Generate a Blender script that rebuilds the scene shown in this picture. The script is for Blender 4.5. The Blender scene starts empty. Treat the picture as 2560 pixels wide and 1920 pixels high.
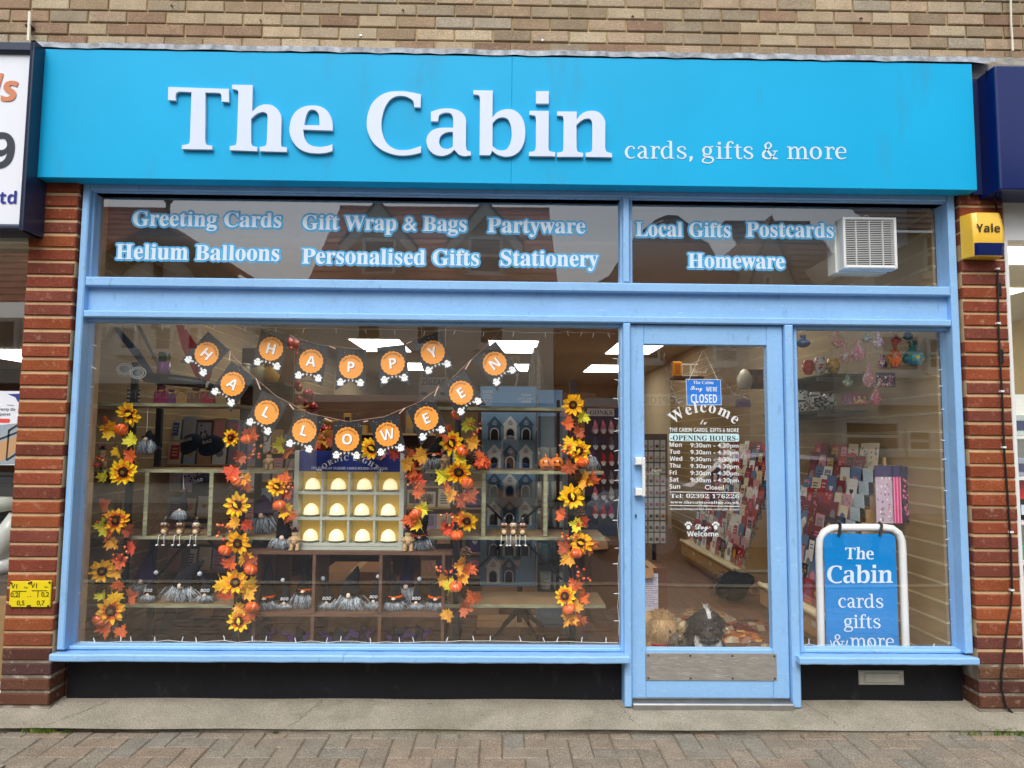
import bpy, bmesh, math, random
from mathutils import Vector, Matrix, Euler, noise as mnoise
random.seed(7)
S = bpy.context.scene
COL = S.collection
R_ = math.radians

# ------------------------------------------------------------------ camera
F_PX, CX, CY = 1775.0, 1280.0, 960.0            # photograph is 2560 x 1920
CAM = Vector((0.0, -3.8, 1.39))
yw, pt, rl = R_(0.82800142), R_(4.54517006), R_(0.48619304)
fwd = Vector((math.sin(yw) * math.cos(pt), math.cos(yw) * math.cos(pt), math.sin(pt)))
rgt0 = Vector((math.cos(yw), -math.sin(yw), 0)); up0 = rgt0.cross(fwd)
rgt = math.cos(rl) * rgt0 + math.sin(rl) * up0
upv = -math.sin(rl) * rgt0 + math.cos(rl) * up0
cd = bpy.data.cameras.new("camera"); cam = bpy.data.objects.new("camera", cd); COL.objects.link(cam)
m = Matrix.Identity(4)
for i in range(3):
    m[i][0], m[i][1], m[i][2], m[i][3] = rgt[i], upv[i], -fwd[i], CAM[i]
cam.matrix_world = m
cd.sensor_fit = 'HORIZONTAL'; cd.sensor_width = 36.0; cd.lens = 36.0 * F_PX / 2560.0
cd.clip_start = 0.05; cd.clip_end = 400.0
S.camera = cam

# ------------------------------------------------------------------ sky, sun, exposure (soft overcast daylight)
W = bpy.data.worlds.new("World"); S.world = W; W.use_nodes = True
wt = W.node_tree; wb = wt.nodes['Background']
sky = wt.nodes.new('ShaderNodeTexSky'); sky.sky_type = 'NISHITA'; sky.sun_disc = False
sky.sun_elevation = R_(58); sky.sun_rotation = R_(200); sky.air_density = 1.3; sky.dust_density = 4.0; sky.ozone_density = 1.0
hs = wt.nodes.new('ShaderNodeHueSaturation'); hs.inputs['Saturation'].default_value = 0.5
wt.links.new(sky.outputs[0], hs.inputs['Color']); wt.links.new(hs.outputs[0], wb.inputs[0]); wb.inputs[1].default_value = 0.15
sd = bpy.data.lights.new("sun", 'SUN'); sd.energy = 1.0; sd.angle = R_(26); sd.color = (1.0, 0.975, 0.94)
sun = bpy.data.objects.new("sun", sd); COL.objects.link(sun)
sun.rotation_euler = Vector((0.14, 0.86, -0.90)).to_track_quat('-Z', 'Y').to_euler()
S.view_settings.view_transform = 'Standard'; S.view_settings.look = 'None'
S.view_settings.exposure = 0.56; S.view_settings.gamma = 1.0
S.cycles.use_denoising = True
S.cycles.max_bounces = 8; S.cycles.diffuse_bounces = 3; S.cycles.glossy_bounces = 3; S.cycles.transparent_max_bounces = 16
S.cycles.sample_clamp_indirect = 6.0; S.cycles.caustics_reflective = False; S.cycles.caustics_refractive = False

# ------------------------------------------------------------------ helpers
def P(px, py, Y=0.0):
    "photo pixel -> point of the place at depth Y"
    d = (px - CX) / F_PX * rgt - (py - CY) / F_PX * upv + fwd
    return CAM + d * ((Y - CAM.y) / d.y)
def sc(Y): return F_PX / (Y - CAM.y)               # pixels per metre at depth Y
def RC(x0, y0, x1, y1, Y):
    a, b = P(x0, y0, Y), P(x1, y1, Y)
    return a.x, b.x, b.z, a.z                       # x0,x1,z0,z1
def lin(r, g, b):
    f = lambda c: (c / 255 / 12.92) if c <= 10 else ((c / 255 + 0.055) / 1.055) ** 2.4
    return (f(r), f(g), f(b), 1.0)
MATS = {}
def mat(name, col=None, rough=0.6, spec=0.4, var=0.0, vscale=8.0, bump=0.0, bscale=40.0, metal=0.0, emit=None, estr=0.0, attr=False, stretch=None, coat=0.0, sub=0.0, var2=0.0, v2scale=60.0, stains=()):
    m = bpy.data.materials.new(name); m.use_nodes = True
    t = m.node_tree; b = t.nodes['Principled BSDF']
    b.inputs['Roughness'].default_value = rough; b.inputs['Specular IOR Level'].default_value = spec
    b.inputs['Metallic'].default_value = metal; b.inputs['Coat Weight'].default_value = coat
    if attr:
        a = t.nodes.new('ShaderNodeAttribute'); a.attribute_name = 'col'; src = a.outputs['Color']
    else:
        a = t.nodes.new('ShaderNodeRGB'); a.outputs[0].default_value = col; src = a.outputs[0]
    tc = t.nodes.new('ShaderNodeTexCoord'); mp = t.nodes.new('ShaderNodeMapping')
    t.links.new(tc.outputs['Object'], mp.inputs[0])
    if stretch: mp.inputs['Scale'].default_value = stretch
    for amt, scl in ((var, vscale), (var2, v2scale)):
        if amt:
            n = t.nodes.new('ShaderNodeTexNoise'); n.inputs['Scale'].default_value = scl; n.inputs['Detail'].default_value = 5
            t.links.new(mp.outputs[0], n.inputs['Vector'])
            mr = t.nodes.new('ShaderNodeMapRange'); mr.inputs['From Min'].default_value = 0.3; mr.inputs['From Max'].default_value = 0.7
            mr.inputs['To Min'].default_value = 1 - amt; mr.inputs['To Max'].default_value = 1 + amt
            t.links.new(n.outputs['Fac'], mr.inputs['Value'])
            mx = t.nodes.new('ShaderNodeVectorMath'); mx.operation = 'SCALE'
            t.links.new(src, mx.inputs[0]); t.links.new(mr.outputs[0], mx.inputs['Scale']); src = mx.outputs[0]
    for (scol, sscale, lo, hi, sstretch) in stains:
        mp2 = t.nodes.new('ShaderNodeMapping'); mp2.inputs['Scale'].default_value = sstretch; mp2.inputs['Location'].default_value = (sscale * .37, lo * 9, hi * 5)
        t.links.new(tc.outputs['Object'], mp2.inputs[0])
        n = t.nodes.new('ShaderNodeTexNoise'); n.inputs['Scale'].default_value = sscale; n.inputs['Detail'].default_value = 7; n.inputs['Roughness'].default_value = .62
        t.links.new(mp2.outputs[0], n.inputs['Vector'])
        mr = t.nodes.new('ShaderNodeMapRange'); mr.inputs['From Min'].default_value = lo; mr.inputs['From Max'].default_value = hi; mr.inputs['To Max'].default_value = scol[3]
        t.links.new(n.outputs['Fac'], mr.inputs['Value'])
        mx = t.nodes.new('ShaderNodeMix'); mx.data_type = 'RGBA';
        t.links.new(mr.outputs[0], mx.inputs['Factor']); t.links.new(src, mx.inputs[6]); mx.inputs[7].default_value = (scol[0], scol[1], scol[2], 1); src = mx.outputs[2]
    t.links.new(src, b.inputs['Base Color'])
    if bump:
        n = t.nodes.new('ShaderNodeTexNoise'); n.inputs['Scale'].default_value = bscale; n.inputs['Detail'].default_value = 6
        t.links.new(mp.outputs[0], n.inputs['Vector'])
        bp = t.nodes.new('ShaderNodeBump'); bp.inputs['Strength'].default_value = bump; bp.inputs['Distance'].default_value = 0.01
        t.links.new(n.outputs['Fac'], bp.inputs['Height']); t.links.new(bp.outputs[0], b.inputs['Normal'])
    if emit:
        b.inputs['Emission Color'].default_value = emit; b.inputs['Emission Strength'].default_value = estr
    MATS[name] = m
    return m
def glass_mat(name, k, tint=(1, 1, 1, 1)):
    m = bpy.data.materials.new(name); m.use_nodes = True; t = m.node_tree; t.nodes.clear()
    o = t.nodes.new('ShaderNodeOutputMaterial'); ad = t.nodes.new('ShaderNodeAddShader')
    tr = t.nodes.new('ShaderNodeBsdfTransparent'); tr.inputs[0].default_value = tint
    gl = t.nodes.new('ShaderNodeBsdfGlossy'); gl.inputs['Roughness'].default_value = 0.0
    fr = t.nodes.new('ShaderNodeFresnel'); fr.inputs[0].default_value = 1.45
    ml = t.nodes.new('ShaderNodeMath'); ml.operation = 'ADD'; ml.inputs[1].default_value = k; ml.use_clamp = True
    cc = t.nodes.new('ShaderNodeCombineColor')
    t.links.new(fr.outputs[0], ml.inputs[0])
    for i in range(3): t.links.new(ml.outputs[0], cc.inputs[i])
    t.links.new(cc.outputs[0], gl.inputs[0])
    tc = t.nodes.new('ShaderNodeTexCoord'); n = t.nodes.new('ShaderNodeTexNoise'); n.inputs['Scale'].default_value = .9; n.inputs['Detail'].default_value = 1
    bp = t.nodes.new('ShaderNodeBump'); bp.inputs['Strength'].default_value = .035; bp.inputs['Distance'].default_value = .05
    t.links.new(tc.outputs['Object'], n.inputs['Vector']); t.links.new(n.outputs['Fac'], bp.inputs['Height']); t.links.new(bp.outputs[0], gl.inputs['Normal'])
    t.links.new(tr.outputs[0], ad.inputs[0]); t.links.new(gl.outputs[0], ad.inputs[1]); t.links.new(ad.outputs[0], o.inputs[0])
    MATS[name] = m
    return m

OFF = {}                                            # object -> world offset of its origin
class MB:
    "collects shapes; build() links them as ONE mesh object"
    @property
    def m(s): return s._m
    @m.setter
    def m(s, v): s._m = v; s.xf = (v != Matrix.Identity(4))
    def __init__(s): s.v = []; s.f = []; s.c = []; s.m = Matrix.Identity(4); s.col = (0.5, 0.5, 0.5, 1); s.mi = []; s.k = 0
    def add(s, vs, fs, col=None):
        o = len(s.v); mm = s.m
        s.v += [mm @ Vector(p) for p in vs] if s.xf else [Vector(p) for p in vs]
        c = col or s.col
        for f in fs: s.f.append([i + o for i in f]); s.c.append(c); s.mi.append(s.k)
        return s
    def box(s, x0, x1, y0, y1, z0, z1, col=None):
        return s.add([(x0, y0, z0), (x1, y0, z0), (x1, y1, z0), (x0, y1, z0), (x0, y0, z1), (x1, y0, z1), (x1, y1, z1), (x0, y1, z1)],
                     [(0, 3, 2, 1), (4, 5, 6, 7), (0, 1, 5, 4), (1, 2, 6, 5), (2, 3, 7, 6), (3, 0, 4, 7)], col)
    def cbox(s, x0, x1, y0, y1, z0, z1, b, col=None):
        "box with the four long front/side edges chamfered (front = -Y face)"
        b = min(b, (x1 - x0) / 3, (z1 - z0) / 3, (y1 - y0) / 2)
        vs = [(x0, y0 + b, z0), (x1, y0 + b, z0), (x1, y0 + b, z1), (x0, y0 + b, z1), (x0 + b, y0, z0 + b), (x1 - b, y0, z0 + b), (x1 - b, y0, z1 - b), (x0 + b, y0, z1 - b),
              (x0, y1, z0), (x1, y1, z0), (x1, y1, z1), (x0, y1, z1)]
        return s.add(vs, [(4, 5, 6, 7), (0, 1, 5, 4), (1, 2, 6, 5), (2, 3, 7, 6), (3, 0, 4, 7), (0, 8, 9, 1), (1, 9, 10, 2), (2, 10, 11, 3), (3, 11, 8, 0), (8, 11, 10, 9)], col)
    def quad(s, a, b, c, d, col=None): return s.add([a, b, c, d], [(0, 1, 2, 3)], col)
    def tube(s, pts, r, n=8, col=None, cap=True):
        pts = [Vector(p) for p in pts]; rr = r if isinstance(r, (list, tuple)) else [r] * len(pts)
        vs = []; fs = []
        t0 = (pts[1] - pts[0]).normalized()
        u = t0.orthogonal().normalized()
        for i, p in enumerate(pts):
            a = pts[max(0, i - 1)]; b = pts[min(len(pts) - 1, i + 1)]
            t = (b - a).normalized()
            u = (u - t * u.dot(t)).normalized() if (u - t * u.dot(t)).length > 1e-6 else t.orthogonal().normalized()
            w = t.cross(u)
            for k in range(n):
                an = 2 * math.pi * k / n
                vs.append(p + rr[i] * (math.cos(an) * u + math.sin(an) * w))
        for i in range(len(pts) - 1):
            for k in range(n):
                fs.append((i * n + k, i * n + (k + 1) % n, (i + 1) * n + (k + 1) % n, (i + 1) * n + k))
        if cap: fs.append(tuple(range(n))[::-1]); fs.append(tuple((len(pts) - 1) * n + k for k in range(n)))
        return s.add(vs, fs, col)
    def lathe(s, prof, n=16, c=(0, 0, 0), col=None, cols=None, sx=1, sy=1):
        vs = []; 
        for r, z in prof:
            for k in range(n):
                a = 2 * math.pi * k / n; vs.append((c[0] + sx * r * math.cos(a), c[1] + sy * r * math.sin(a), c[2] + z))
        o = len(s.v); s.v += [s.m @ Vector(p) for p in vs]
        for i in range(len(prof) - 1):
            for k in range(n):
                s.f.append([o + i * n + k, o + i * n + (k + 1) % n, o + (i + 1) * n + (k + 1) % n, o + (i + 1) * n + k])
                s.c.append(cols[i] if cols else (col or s.col)); s.mi.append(s.k)
        return s
    def ball(s, c, r, n=10, k=6, sx=1, sy=1, sz=1, col=None):
        prof = [(max(1e-4, r * math.sin(math.pi * i / k)), -r * sz * math.cos(math.pi * i / k)) for i in range(k + 1)]
        return s.lathe(prof, n, c, col, None, sx, sy)
    def prism(s, pts, y0, y1, col=None, side=None):
        "polygon in X,Z pushed from y0 (front) to y1"
        n = len(pts)
        vs = [(p[0], y0, p[1]) for p in pts] + [(p[0], y1, p[1]) for p in pts]
        s.add(vs, [tuple(range(n)), tuple(range(2 * n - 1, n - 1, -1))], col)
        s.add(vs, [(i, i + n, (i + 1) % n + n, (i + 1) % n) for i in range(n)], side or col)
        return s
    def build(s, name, mats, parent=None, smooth=False, bevel=0.0, kind=None, origin=None, fixn=True):
        me = bpy.data.meshes.new(name)
        off = OFF.get(parent, Vector((0, 0, 0))) if parent else Vector(origin or (0, 0, 0))
        me.from_pydata([tuple(p - off) for p in s.v], [], s.f)
        for mm in (mats if isinstance(mats, (list, tuple)) else [mats]): me.materials.append(MATS[mm] if isinstance(mm, str) else mm)
        at = me.attributes.new('col', 'FLOAT_COLOR', 'CORNER')
        buf = []
        for f, c in zip(s.f, s.c): buf += list(c) * len(f)
        at.data.foreach_set('color', buf)
        if any(s.mi): me.polygons.foreach_set('material_index', s.mi)
        if smooth: me.polygons.foreach_set('use_smooth', [True] * len(s.f))
        if fixn:
            bm = bmesh.new(); bm.from_mesh(me); bmesh.ops.recalc_face_normals(bm, faces=bm.faces); bm.to_mesh(me); bm.free()
        o = bpy.data.objects.new(name, me); COL.objects.link(o)
        if parent: o.parent = parent; OFF[o] = off
        else: o.location = off; OFF[o] = off
        if bevel:
            bv = o.modifiers.new('bevel', 'BEVEL'); bv.width = bevel; bv.segments = 2; bv.limit_method = 'ANGLE'; bv.harden_normals = False
        if kind: o['kind'] = kind
        return o
def tag(o, label=None, cat=None, group=None, kind=None):
    if label: o['label'] = label
    if cat: o['category'] = cat
    if group: o['group'] = group
    if kind: o['kind'] = kind
    return o
def thing(name, label, cat, loc=(0, 0, 0), group=None):
    o = bpy.data.objects.new(name, None); COL.objects.link(o); o.location = loc; o.empty_display_size = 0.1
    OFF[o] = Vector(loc); return tag(o, label, cat, group)
def dup(root, loc, rot=(0, 0, 0), scl=1.0, label=None, group=None):
    def cp(o, par):
        c = o.copy(); COL.objects.link(c)
        if par: c.parent = par
        for ch in [x for x in KIDS.get(o, [])]: cp(ch, c)
        return c
    if root not in KIDS:
        for ob in bpy.data.objects:
            if ob.parent: KIDS.setdefault(ob.parent, [])
            if ob.parent and ob not in KIDS[ob.parent]: KIDS[ob.parent].append(ob)
    r = cp(root, None); r.location = loc; r.rotation_euler = rot
    r.scale = (scl,) * 3 if isinstance(scl, (int, float)) else scl
    if label: r['label'] = label
    if group: r['group'] = group
    return r
KIDS = {}

# ------------------------------------------------------------------ lettering
GL = {}
def uni(c, style):
    if style == 'serif':
        if 'A' <= c <= 'Z': return chr(0x1D400 + ord(c) - 65)
        if 'a' <= c <= 'z': return chr(0x1D41A + ord(c) - 97)
        if c.isdigit(): return chr(0x1D7CE + int(c))
    if style == 'bold':
        if 'A' <= c <= 'Z': return chr(0x1D5D4 + ord(c) - 65)
        if 'a' <= c <= 'z': return chr(0x1D5EE + ord(c) - 97)
        if c.isdigit(): return chr(0x1D7EC + int(c))
    if style == 'script':
        if 'A' <= c <= 'Z': return chr(0x1D4D0 + ord(c) - 65)
        if 'a' <= c <= 'z': return chr(0x1D4EA + ord(c) - 97)
    if style == 'ital':
        if 'A' <= c <= 'Z': return chr(0x1D63C + ord(c) - 65)
        if 'a' <= c <= 'z': return chr(0x1D656 + ord(c) - 97)
    return c
def curve_mesh(splines, res=4, body=None, off=0.0):
    if body is not None:
        c = bpy.data.curves.new('t', 'FONT'); c.body = body; c.size = 1.0; c.offset = off
    else:
        c = bpy.data.curves.new('t', 'CURVE'); c.dimensions = '2D'
        for pts in splines:
            sp = c.splines.new('POLY'); sp.points.add(len(pts) - 1); sp.use_cyclic_u = True
            for i, p in enumerate(pts): sp.points[i].co = (p[0], p[1], 0, 1)
    c.dimensions = '2D'; c.fill_mode = 'FRONT'; c.resolution_u = res
    o = bpy.data.objects.new('t', c)
    me = o.to_mesh()
    vs = [(v.co.x, v.co.y) for v in me.vertices]; fs = [tuple(p.vertices) for p in me.polygons]
    o.to_mesh_clear(); bpy.data.objects.remove(o); bpy.data.curves.remove(c)
    return vs, fs
def glyph(c, style, off=0.0):
    k = (c, style, off)
    if k not in GL:
        u = uni(c, style)
        if c == ' ': GL[k] = ([], [], 0.28); return GL[k]
        vs, fs = curve_mesh(None, 4, u, off)
        w = lambda s: (lambda q: max(v[0] for v in q) - min(v[0] for v in q))(curve_mesh(None, 1, s)[0])
        bar = 'H' if style == 'sans' else uni('H', style)
        adv = w(bar + u + bar) - w(bar + bar)
        GL[k] = (vs, fs, adv)
    return GL[k]
def layout(s, style, track=0.0, off=0.0, xh=0.0):
    "list of (verts, faces) in em units, width"
    x = 0.0; out = []
    for c in s:
        vs, fs, adv = glyph(c, style, off)
        if xh and c.islower():
            def mp(y):
                a, t = 0.46, 0.70
                if y <= 0: return y
                if y <= a: return y * (1 + xh)
                return a * (1 + xh) + (y - a) * (t - a * (1 + xh)) / (t - a) if y < t else y
            vs = [(p[0], mp(p[1])) for p in vs]
        out.append(([(p[0] + x, p[1]) for p in vs], fs)); x += adv + track
    return out, x - track
def put_text(mb, s, style, x, z, Y, size, col, width=None, align='l', track=0.0, off=0.0, xh=0.0, shift=(0, 0), rot=0.0, sy=1.0, axis=None):
    g, w = layout(s, style, track, off, xh)
    allx = [p[0] for vs, fs in g for p in vs]
    if not allx: return
    x0, x1 = min(allx), max(allx)
    kx = (width / (x1 - x0)) if width else size
    ox = {'l': -x0, 'c': -(x0 + x1) / 2, 'r': -x1}[align]
    ca, sa = math.cos(rot), math.sin(rot)
    for vs, fs in g:
        q = []
        for p in vs:
            u = (p[0] + ox) * kx + shift[0]; v = p[1] * size * sy + shift[1]
            u, v = u * ca - v * sa, u * sa + v * ca
            q.append((x + u, Y, z + v) if axis is None else tuple(Vector((x, Y, z)) + axis[0] * u + axis[1] * v))
        mb.add(q, fs, col)
def arc_text(mb, s, style, cx, cz, Y, rad, size, col, track=0.0, start=None, flip=1):
    g, w = layout(s, style, track)
    tot = w * size / rad
    x = 0.0
    for c, (vs, fs) in zip(s, g):
        adv = glyph(c, style)[2]; a = math.pi / 2 + tot / 2 - (x + adv / 2) * size / rad
        q = []
        for p in vs:
            u = (p[0] - x - adv / 2) * size; v = p[1] * size
            q.append((cx + (rad + v) * math.cos(a) + u * math.sin(a), Y, cz + (rad + v) * math.sin(a) - u * math.cos(a)))
        mb.add(q, fs, col); x += adv + track
def spl(path):
    "outline string: plain points are corners, ~points are smooth"
    pts = []
    for t in path.split():
        s_ = t[0] == '~'; a, b = t.lstrip('~').split(','); pts.append((float(a), float(b), s_))
    out = []; n = len(pts)
    for i in range(n):
        p0, p1, p2, p3 = (Vector(pts[(i + k) % n][:2]) for k in (-1, 0, 1, 2))
        out.append(tuple(p1))
        if pts[i][2] or pts[(i + 1) % n][2]:
            t1 = (p2 - p0) * 0.5 if pts[i][2] else (p2 - p1)
            t2 = (p3 - p1) * 0.5 if pts[(i + 1) % n][2] else (p2 - p1)
            L = (p2 - p1).length
            for t_ in (t1, t2):
                if t_.length > 1.3 * L: t_ *= 1.3 * L / t_.length
            for j in (1, 2, 3, 4):
                t = j / 5
                out.append(tuple((2*t**3-3*t*t+1)*p1 + (t**3-2*t*t+t)*t1 + (-2*t**3+3*t*t)*p2 + (t**3-t*t)*t2))
    return out
BIG = {  # outline of each big sign letter: origin and zoom of the tracing, contours
 'T': (410, 200, 8.295, ["90,143 1345,185 1345,455 1195,445 ~1190,330 ~1165,275 ~1110,264 858,258 ~855,900 850,1230 ~862,1315 ~890,1345 1000,1362 1000,1440 370,1430 370,1350 ~490,1332 ~530,1285 540,1200 570,250 ~320,240 ~258,268 ~240,330 240,425 82,412"]),
 'h': (560, 200, 8.295, ["165,97 595,105 580,660 ~690,560 ~790,515 ~890,505 ~1010,530 ~1120,620 ~1180,730 1190,800 1180,1300 ~1195,1375 1305,1400 1305,1490 740,1475 740,1388 ~850,1365 ~880,1310 890,1230 905,790 ~895,710 ~850,672 ~790,662 ~680,700 560,800 560,1290 ~580,1355 ~620,1375 690,1390 690,1475 118,1452 118,1370 ~230,1350 ~258,1300 268,1200 300,280 ~290,225 ~250,200 165,180"]),
 'e': (690, 220, 9.217, ["1305,980 625,955 ~650,1130 ~720,1260 ~830,1330 ~980,1357 ~1130,1345 1300,1300 1300,1450 ~1120,1495 ~930,1503 ~720,1480 ~520,1385 ~380,1220 ~315,1030 ~315,880 ~360,690 ~470,530 ~640,430 ~840,402 ~1030,430 ~1180,530 ~1270,680 ~1305,830", "650,855 ~680,680 ~740,540 ~800,500 ~860,498 ~940,540 ~990,640 1003,860"]),
 'C': (900, 210, 8.295, ["1265,215 1255,485 1125,478 ~1110,370 ~1060,310 ~960,260 ~850,243 ~730,260 ~610,340 ~510,500 ~455,700 ~443,850 ~460,1000 ~520,1170 ~620,1290 ~750,1355 ~890,1370 ~1050,1355 1265,1285 1265,1420 ~1080,1465 ~860,1482 ~680,1455 ~470,1375 ~280,1220 ~170,1010 ~140,830 ~165,610 ~260,390 ~420,240 ~600,165 ~800,148 ~980,158"]),
 'a': (1040, 230, 9.217, ["345,455 ~530,395 ~740,377 ~940,410 ~1080,495 ~1145,610 1153,700 1150,1230 ~1165,1320 ~1190,1355 1255,1365 1268,1455 ~1120,1475 ~1000,1445 ~940,1390 885,1330 ~780,1415 ~640,1465 ~530,1465 ~400,1420 ~290,1310 ~243,1160 ~260,1020 ~340,910 ~460,845 ~620,822 857,822 857,640 ~845,560 ~800,495 ~720,472 ~620,485 ~540,530 ~520,590 507,675 345,670", "850,915 ~740,920 ~640,955 ~560,1030 ~535,1140 ~560,1240 ~620,1295 ~710,1313 ~790,1295 850,1255"]),
 'b': (1170, 210, 8.295, ["110,128 515,135 505,700 ~600,590 ~720,535 ~840,522 ~960,545 ~1080,640 ~1160,790 ~1187,980 ~1170,1180 ~1090,1360 ~970,1465 ~820,1505 ~690,1490 ~590,1450 500,1385 462,1475 238,1475 248,330 ~240,260 ~210,228 112,212", "510,810 ~600,720 ~700,690 ~790,705 ~860,780 ~900,930 ~900,1110 ~860,1270 ~790,1355 ~700,1378 ~600,1355 508,1290"]),
 'i': (1310, 220, 8.73, ["120,497 542,500 535,1290 ~548,1365 ~590,1385 680,1402 680,1490 108,1483 108,1395 ~210,1380 ~245,1340 258,1250 262,680 ~250,615 ~215,597 120,583", "262,68 542,68 540,338 262,338"]),
 'n': (1310, 220, 8.73, ["725,510 1150,515 1150,690 ~1240,580 ~1350,515 ~1490,497 ~1610,520 ~1710,600 ~1770,720 1775,800 1772,1290 ~1790,1375 ~1830,1400 1920,1425 1920,1510 1345,1500 1345,1412 ~1440,1398 ~1480,1360 1490,1260 1492,790 ~1475,710 ~1430,670 ~1370,663 ~1270,700 1145,805 1148,1290 ~1165,1380 ~1210,1402 1290,1418 1290,1500 720,1500 720,1412 ~810,1395 ~850,1360 860,1250 865,690 ~850,620 ~810,605 725,600"]),
}
# light slab letters as strokes: (x, y, width) along each pen stroke; x-height = 1
FT = [(.04, .04, .08), (.54, .04, .08)]
def ser(a, b, y): return [(a, y, .08), (b, y, .08)]
def stem(x, y0=.04, y1=.97): return [(x, y0, .2), (x, y1, .2)]
THIN = {
 'c': ([[(.70,.74,.15),(.69,.9,.1),(.48,.96,.09),(.22,.82,.17),(.11,.5,.22),(.22,.17,.17),(.48,.04,.10),(.78,.13,.07)]], .93),
 'a': ([[(.10,.74,.14),(.14,.9,.1),(.36,.96,.1),(.57,.86,.17),(.62,.66,.2),(.62,.2,.2),(.70,.05,.13),(.88,.05,.07)], [(.62,.57,.09),(.34,.5,.1),(.11,.27,.2),(.26,.05,.12),(.45,.07,.1),(.62,.22,.08)]], .94),
 'r': ([stem(.28), ser(.02,.3,.96), ser(.04,.58,.04), [(.30,.66,.08),(.44,.88,.1),(.60,.94,.1),(.70,.92,.12),(.71,.74,.14)]], .84),
 'd': ([[(.72,.86,.07),(.42,.96,.09),(.15,.74,.17),(.10,.45,.21),(.22,.1,.15),(.44,.03,.1),(.74,.2,.07)], stem(.78,.04,1.40), ser(.52,.8,1.38), ser(.74,1.04,.04)], 1.19),
 's': ([[(.65,.72,.13),(.62,.9,.09),(.40,.96,.09),(.16,.86,.14),(.13,.68,.18),(.36,.52,.17),(.62,.38,.18),(.67,.22,.17),(.56,.06,.1),(.32,.03,.09),(.12,.1,.09),(.08,.28,.13)]], .89),
 ',': ([[(.16,.20,.26),(.17,0,.22),(.06,-.26,.05)]], 1.0),
 'g': ([[(.42,.97,.1),(.2,.86,.14),(.13,.65,.19),(.2,.44,.14),(.42,.34,.1),(.64,.44,.14),(.70,.65,.19),(.64,.86,.14),(.42,.97,.1)], [(.6,.92,.07),(.9,.98,.1)], [(.25,.42,.08),(.14,.28,.13),(.3,.18,.14),(.7,.12,.17),(.88,-.05,.15),(.74,-.28,.1),(.4,-.33,.1),(.1,-.25,.12),(.09,-.08,.13),(.3,.14,.08)]], 1.0),
 'i': ([stem(.28), ser(.02,.3,.96), ser(.03,.53,.04), [(.27,1.13,.22),(.27,1.34,.22)]], .58),
 'f': ([[(.30,.04,.2),(.30,1.0,.2),(.37,1.27,.15),(.54,1.37,.09),(.68,1.35,.09),(.70,1.18,.14)], ser(.02,.62,.92), ser(.04,.60,.04)], .73),
 't': ([[(.28,1.18,.10),(.27,.9,.19),(.27,.25,.2),(.33,.07,.15),(.48,.03,.1),(.64,.08,.07)], ser(.0,.60,.92)], .76),
 'm': ([stem(.26), ser(0,.28,.96), ser(.02,.5,.04), [(.28,.66,.07),(.48,.90,.1),(.64,.95,.12),(.79,.84,.17),(.84,.64,.2),(.84,.04,.2)], ser(.62,1.06,.04), [(.86,.66,.07),(1.06,.90,.1),(1.22,.95,.12),(1.37,.84,.17),(1.42,.64,.2),(1.42,.04,.2)], ser(1.2,1.68,.04)], 1.75),
 'o': ([[(.47,.97,.1),(.2,.83,.16),(.11,.5,.22),(.2,.17,.16),(.47,.03,.1),(.74,.17,.16),(.83,.5,.22),(.74,.83,.16),(.47,.97,.1)]], 1.05),
 'e': ([ser(.16,.84,.53), [(.80,.53,.1),(.76,.78,.15),(.52,.96,.09),(.22,.84,.15),(.11,.5,.22),(.22,.16,.17),(.5,.04,.1),(.83,.14,.07)]], .92),
 '&': ([ser(.84,1.24,.64), [(1.06,.64,.08),(.94,.34,.09),(.68,.09,.11),(.44,.03,.12),(.17,.14,.19),(.1,.38,.2),(.24,.62,.15),(.6,.86,.1),(.74,1.08,.15),(.6,1.29,.1),(.44,1.27,.1),(.28,1.08,.15),(.36,.82,.15),(.62,.42,.2),(.9,.1,.18),(1.22,.04,.1)]], 1.81),
}
def thin_glyph(mb, c, x, z, Y, k, col, dy=0.00015):
    i = 0
    for st in THIN[c][0]:
        pts = []
        n = len(st)
        for a in range(n - 1):
            p0, p1, p2, p3 = (Vector(st[max(0, min(n - 1, a + q))]) for q in (-1, 0, 1, 2))
            seg = 1 if n == 2 else 4
            for j in range(seg):
                t = j / seg
                pts.append(0.5 * ((2*p1) + (p2-p0)*t + (2*p0-5*p1+4*p2-p3)*t*t + (3*p1-p0-3*p2+p3)*t**3))
        pts.append(Vector(st[-1]))
        L = []; Rr = []
        for a, p in enumerate(pts):
            q0 = pts[max(0, a - 1)]; q1 = pts[min(len(pts) - 1, a + 1)]
            d = Vector((q1.x - q0.x, q1.y - q0.y)); d = d.normalized() if d.length > 1e-6 else Vector((0, 1))
            nn = Vector((-d.y, d.x)) * p.z / 2
            L.append((x + (p.x + nn.x) * k, Y - i * dy, z + (p.y + nn.y) * k)); Rr.append((x + (p.x - nn.x) * k, Y - i * dy, z + (p.y - nn.y) * k))
        N = len(pts)
        mb.add(L + Rr, [(a, a + 1, a + 1 + N, a + N) for a in range(N - 1)], col); i += 1
def thin_text(mb, s, x, z, Y, k, col, adv=None):
    for c in s:
        if c == ' ': x += .2 * k; continue
        thin_glyph(mb, c, x, z, Y, k, col); x += (THIN[c][1] if c != '&' else 1.6) * k
    return x
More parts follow.
